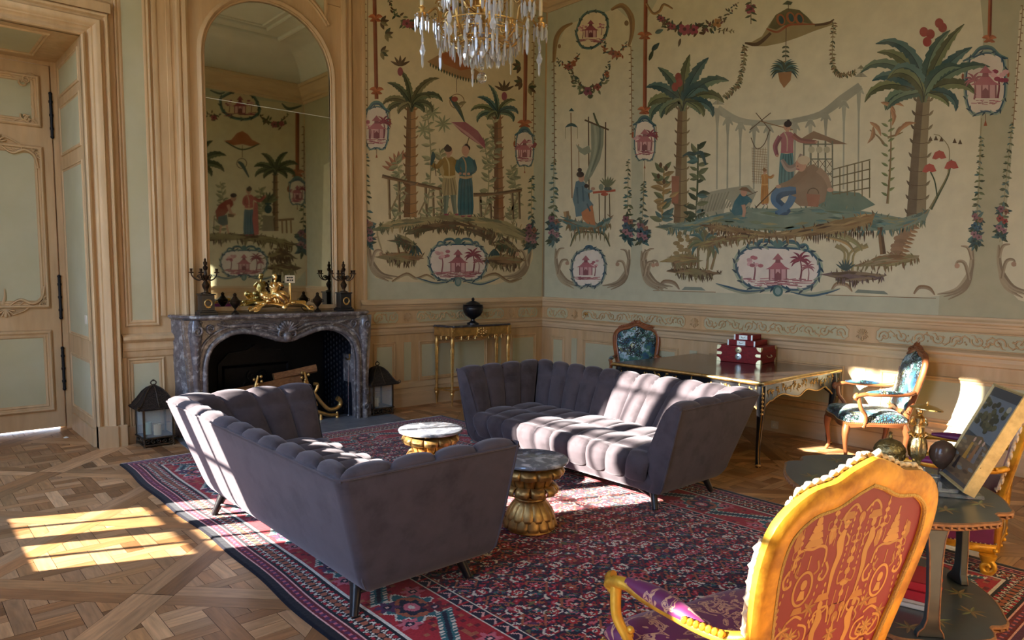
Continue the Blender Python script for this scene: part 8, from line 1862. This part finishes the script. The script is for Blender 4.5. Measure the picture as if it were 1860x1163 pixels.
# gilt bronze with parasol hat, between two round vessels
fx_, fy_ = -3.50, -6.17
gf = thing('bronze_candlestick', 'gilt bronze figure with a flat disc hat on a fluted stem, on the tiered table', 'figurine', (fx_, fy_, 0.7150))
m = MB(); m.lathe([(0.055, 0), (0.058, 0.008), (0.04, 0.016), (0.018, 0.03), (0.014, 0.06), (0.018, 0.085), (0.034, 0.105), (0.040, 0.14), (0.036, 0.175), (0.026, 0.20), (0.022, 0.21)], (0, 0, 0), 32, mod=lambda t, z, i: 1+0.10*math.cos(7*t)*(1 if 0.02 < z < 0.2 else 0)); m.build('fluted_stem', GOLDL, gf)
m = MB()
for k in range(8): a = 2*PI*k/8; m.tube([(0.02*math.cos(a), 0.02*math.sin(a), 0.195), (0.036*math.cos(a), 0.036*math.sin(a), 0.212), (0.046*math.cos(a), 0.046*math.sin(a), 0.208)], [0.008, 0.010, 0.004], 6)
m.build('leaf_collar', GOLDL, gf)
m = MB(); m.tube([(0, 0, 0.205), (0.004, 0, 0.235), (0.0, 0, 0.265), (0.0, 0, 0.285), (0.0, 0, 0.30)], [0.026, 0.024, 0.020, 0.024, 0.010], 12); m.ball((-0.002, 0, 0.315), (0.015, 0.016, 0.019), 12)
for s in (-1, 1): m.tube(crm([(0, s*0.024, 0.285), (-0.012, s*0.034, 0.26), (-0.026, s*0.016, 0.25)], 4), 0.008, 6)
m.ball((-0.018, 0, 0.312), (0.006, 0.006, 0.005), 6); m.build('figure', GOLDL, gf)
m = MB(); m.lathe([(0.070, 0.326), (0.068, 0.332), (0.04, 0.343), (0.012, 0.349), (0.006, 0.352), (0.006, 0.362), (0.0, 0.366)], (0, 0, 0), 28, R=Matrix.Rotation(0.10, 4, (0.5, 0.8, 0))); m.build('disc_hat', GOLDL, gf)
OB = mat('antique_brass_relief', (158, 140, 92), 0.38, 0.85, bump=0.9, bscale=70, color2=(70, 60, 40), c2amt=0.7, vscale=40)
v1 = thing('brass_incense_ball', 'round brass vessel with embossed scrolls and knob, left of the bronze figure', 'vessel', (fx_-0.045, fy_+0.105, 0.7150)); v1.scale = (1.25, 1.25, 1.18)
m = MB(); m.lathe([(0.03, 0), (0.032, 0.006), (0.014, 0.014), (0.018, 0.028), (0.038, 0.045), (0.050, 0.07), (0.053, 0.095)], (0, 0, 0), 24); 
for k in range(8): m.tube([(0.052*math.cos(k*PI/4+p[0]*14), 0.052*math.sin(k*PI/4+p[0]*14), 0.082+p[1]) for p in spiral(0, 0, 0.016, 0.004, k, 1.2, 10)], 0.0035, 5)
m.build('bowl', OB, v1, smooth=50); m = MB(); m.lathe([(0.054, 0.095), (0.055, 0.102), (0.050, 0.118), (0.036, 0.137), (0.012, 0.147), (0.006, 0.15), (0.008, 0.158), (0.004, 0.165), (0.007, 0.172), (0.0, 0.178)], (0, 0, 0), 48, mod=lambda t, z, i: 1+0.03*abs(math.cos(12*t))*(0.1 < z < 0.146)); m.build('lid', OB, v1, smooth=50)
v2 = thing('stone_ball', 'smooth dark brown ball vase right of the bronze figure', 'vase', (fx_+0.07, fy_-0.085, 0.7150))
m = MB(); m.lathe([(0.026, 0), (0.028, 0.006), (0.016, 0.014), (0.014, 0.05), (0.034, 0.068), (0.052, 0.095), (0.058, 0.122), (0.052, 0.15), (0.034, 0.172), (0.014, 0.182), (0.0, 0.184)], (0, 0, 0), 28); m.build('body', mat('brown_agate', (96, 70, 54), 0.22, var=0.3, vscale=6, color2=(60, 50, 44), c2amt=0.6), v2)
# small painting on a clear stand
ps = thing('framed_painting', 'small gold-edged painting leaning back on a clear stand, on the tiered table', 'painting', (-3.60, -6.355, 0.742), 0)
pb = np.array((-3.565, -6.335, 0.745)); e1 = np.array((-0.83, -0.56, 0.0)); e1 /= np.linalg.norm(e1); nn_ = np.array((e1[1], -e1[0], 0.0)); 
if nn_[1] < 0: nn_ = -nn_
up_ = np.array((0, 0, 0.905))-nn_*0.425
up_ /= np.linalg.norm(up_); nf = np.cross(e1, up_); nf = nf if nf @ nn_ > 0 else -nf
ps.location = tuple(pb)
def fP(u, v, w): p = e1*u+up_*v+nf*w; return (p[0], p[1], p[2])
PW, PH, PT = 0.33, 0.475, 0.045
m = MB(); m.prism([(-PW/2, 0), (PW/2, 0), (PW/2, PH), (-PW/2, PH)], -PT, -0.004, fn=fP)
m.mould([(-PW/2, 0), (PW/2, 0), (PW/2, PH), (-PW/2, PH)], [(0.0, -0.006), (0.0, 0.004), (0.006, 0.006), (0.012, 0.0), (0.014, -0.006)], fP)
m.build('frame', mat('pale_gold_leaf', (206, 180, 122), 0.5, 0.3, var=0.15, vscale=20, color2=(170, 140, 84), c2amt=0.5), ps, smooth=20)
pa = Art(lambda u, v, w: fP(u, v, -0.0035+w*0.2), 55)
a_ = [(-PW/2+0.012, 0.012), (PW/2-0.012, 0.012), (PW/2-0.012, PH-0.012), (-PW/2+0.012, PH-0.012)]
pa.poly(a_, (58, 62, 66), 0, 0)
pa.poly([(-0.15, 0.24), (0.15, 0.22), (0.15, 0.42), (-0.15, 0.42)], (96, 104, 108), 1); pa.poly([(-0.15, 0.03), (0.15, 0.03), (0.15, 0.20), (0.02, 0.24), (-0.15, 0.21)], (112, 88, 62), 1)
for q in range(40): pa.ell(pa.r.uniform(-0.14, 0.10), pa.r.uniform(0.26, 0.40), 0.022, 0.014, [(64, 62, 42), (84, 80, 54), (50, 50, 40)][q % 3], 2)
for q in range(30): pa.ell(pa.r.uniform(-0.14, 0.14), pa.r.uniform(0.03, 0.20), 0.03, 0.008, [(136, 108, 74), (86, 66, 50), (112, 110, 100)][q % 3], 2)
pa.figure(0.02, -0.0, 0.0001, (0, 0, 0), (0, 0, 0)) if False else None
for (x, c_) in ((-0.03, (176, 128, 56)), (0.03, (150, 100, 60)), (0.07, (120, 110, 104))): pa.poly([(x-0.02, 0.12), (x+0.02, 0.12), (x+0.012, 0.20), (x-0.012, 0.20)], c_, 3); pa.ell(x, 0.215, 0.010, 0.012, SKIN, 4)
pa.poly([(-0.09, 0.06), (-0.05, 0.06), (-0.06, 0.12), (-0.08, 0.12)], (48, 42, 40), 3); pa.ell(0.10, 0.39, 0.02, 0.015, (170, 160, 130), 3)
pa.mb.build('picture', mat('oil_paint', (255, 255, 255), 0.3, attr=True, coat=0.3), ps, smooth=0)
ACR = mat('clear_acrylic', (236, 244, 248), 0.03, trans=0.9, ior=1.49); ACR.node_tree.nodes['Principled BSDF'].inputs['Alpha'].default_value = 0.75
st_ = thing('picture_stand', 'clear acrylic stand holding the small gold-edged painting', 'stand', (pb[0], pb[1], 0.7150), math.atan2(e1[1], e1[0]))
s_ = 1 if (np.array((-e1[1], e1[0])) @ nn_[:2]) > 0 else -1
m = MB(); m.box((0, 0.0, 0.008), (0.30, 0.17, 0.014)); m.build('base', ACR, st_, smooth=0, bevel=0.002)
for q in (-0.12, 0.12):
    m = MB(); m.box((q, s_*0.045, 0.022), (0.014, 0.075, 0.013)); m.box((q, s_*0.078, 0.040), (0.014, 0.012, 0.036)); m.build('ledge', ACR, st_, smooth=0, bevel=0.002)
# scrap of white on the floor by the door
m = MB(); m.lathe([(0.02, 0), (0.024, 0.004), (0.016, 0.009), (0.005, 0.014), (0.0, 0.015)], (0, 0, 0), 12); tag(m.build('door_stop', mat('white_porcelain', (232, 228, 214), 0.2), loc=(-5.80, 0.62, 0.0)), 'small white domed stop on the floor in front of the door', 'door stop')
# thin pale green sheet on the floor past the end of the patterned rug
m = MB(); m.bb((-2.25, -7.4, 0.0), (-0.4, -6.75, 0.010)); tag(m.build('pale_floor_sheet', mat('mottled_pale_green', (196, 204, 176), 0.9, var=0.2, vscale=12)), 'thin pale green sheet on the floor at the lower right edge of the photo', 'rug')
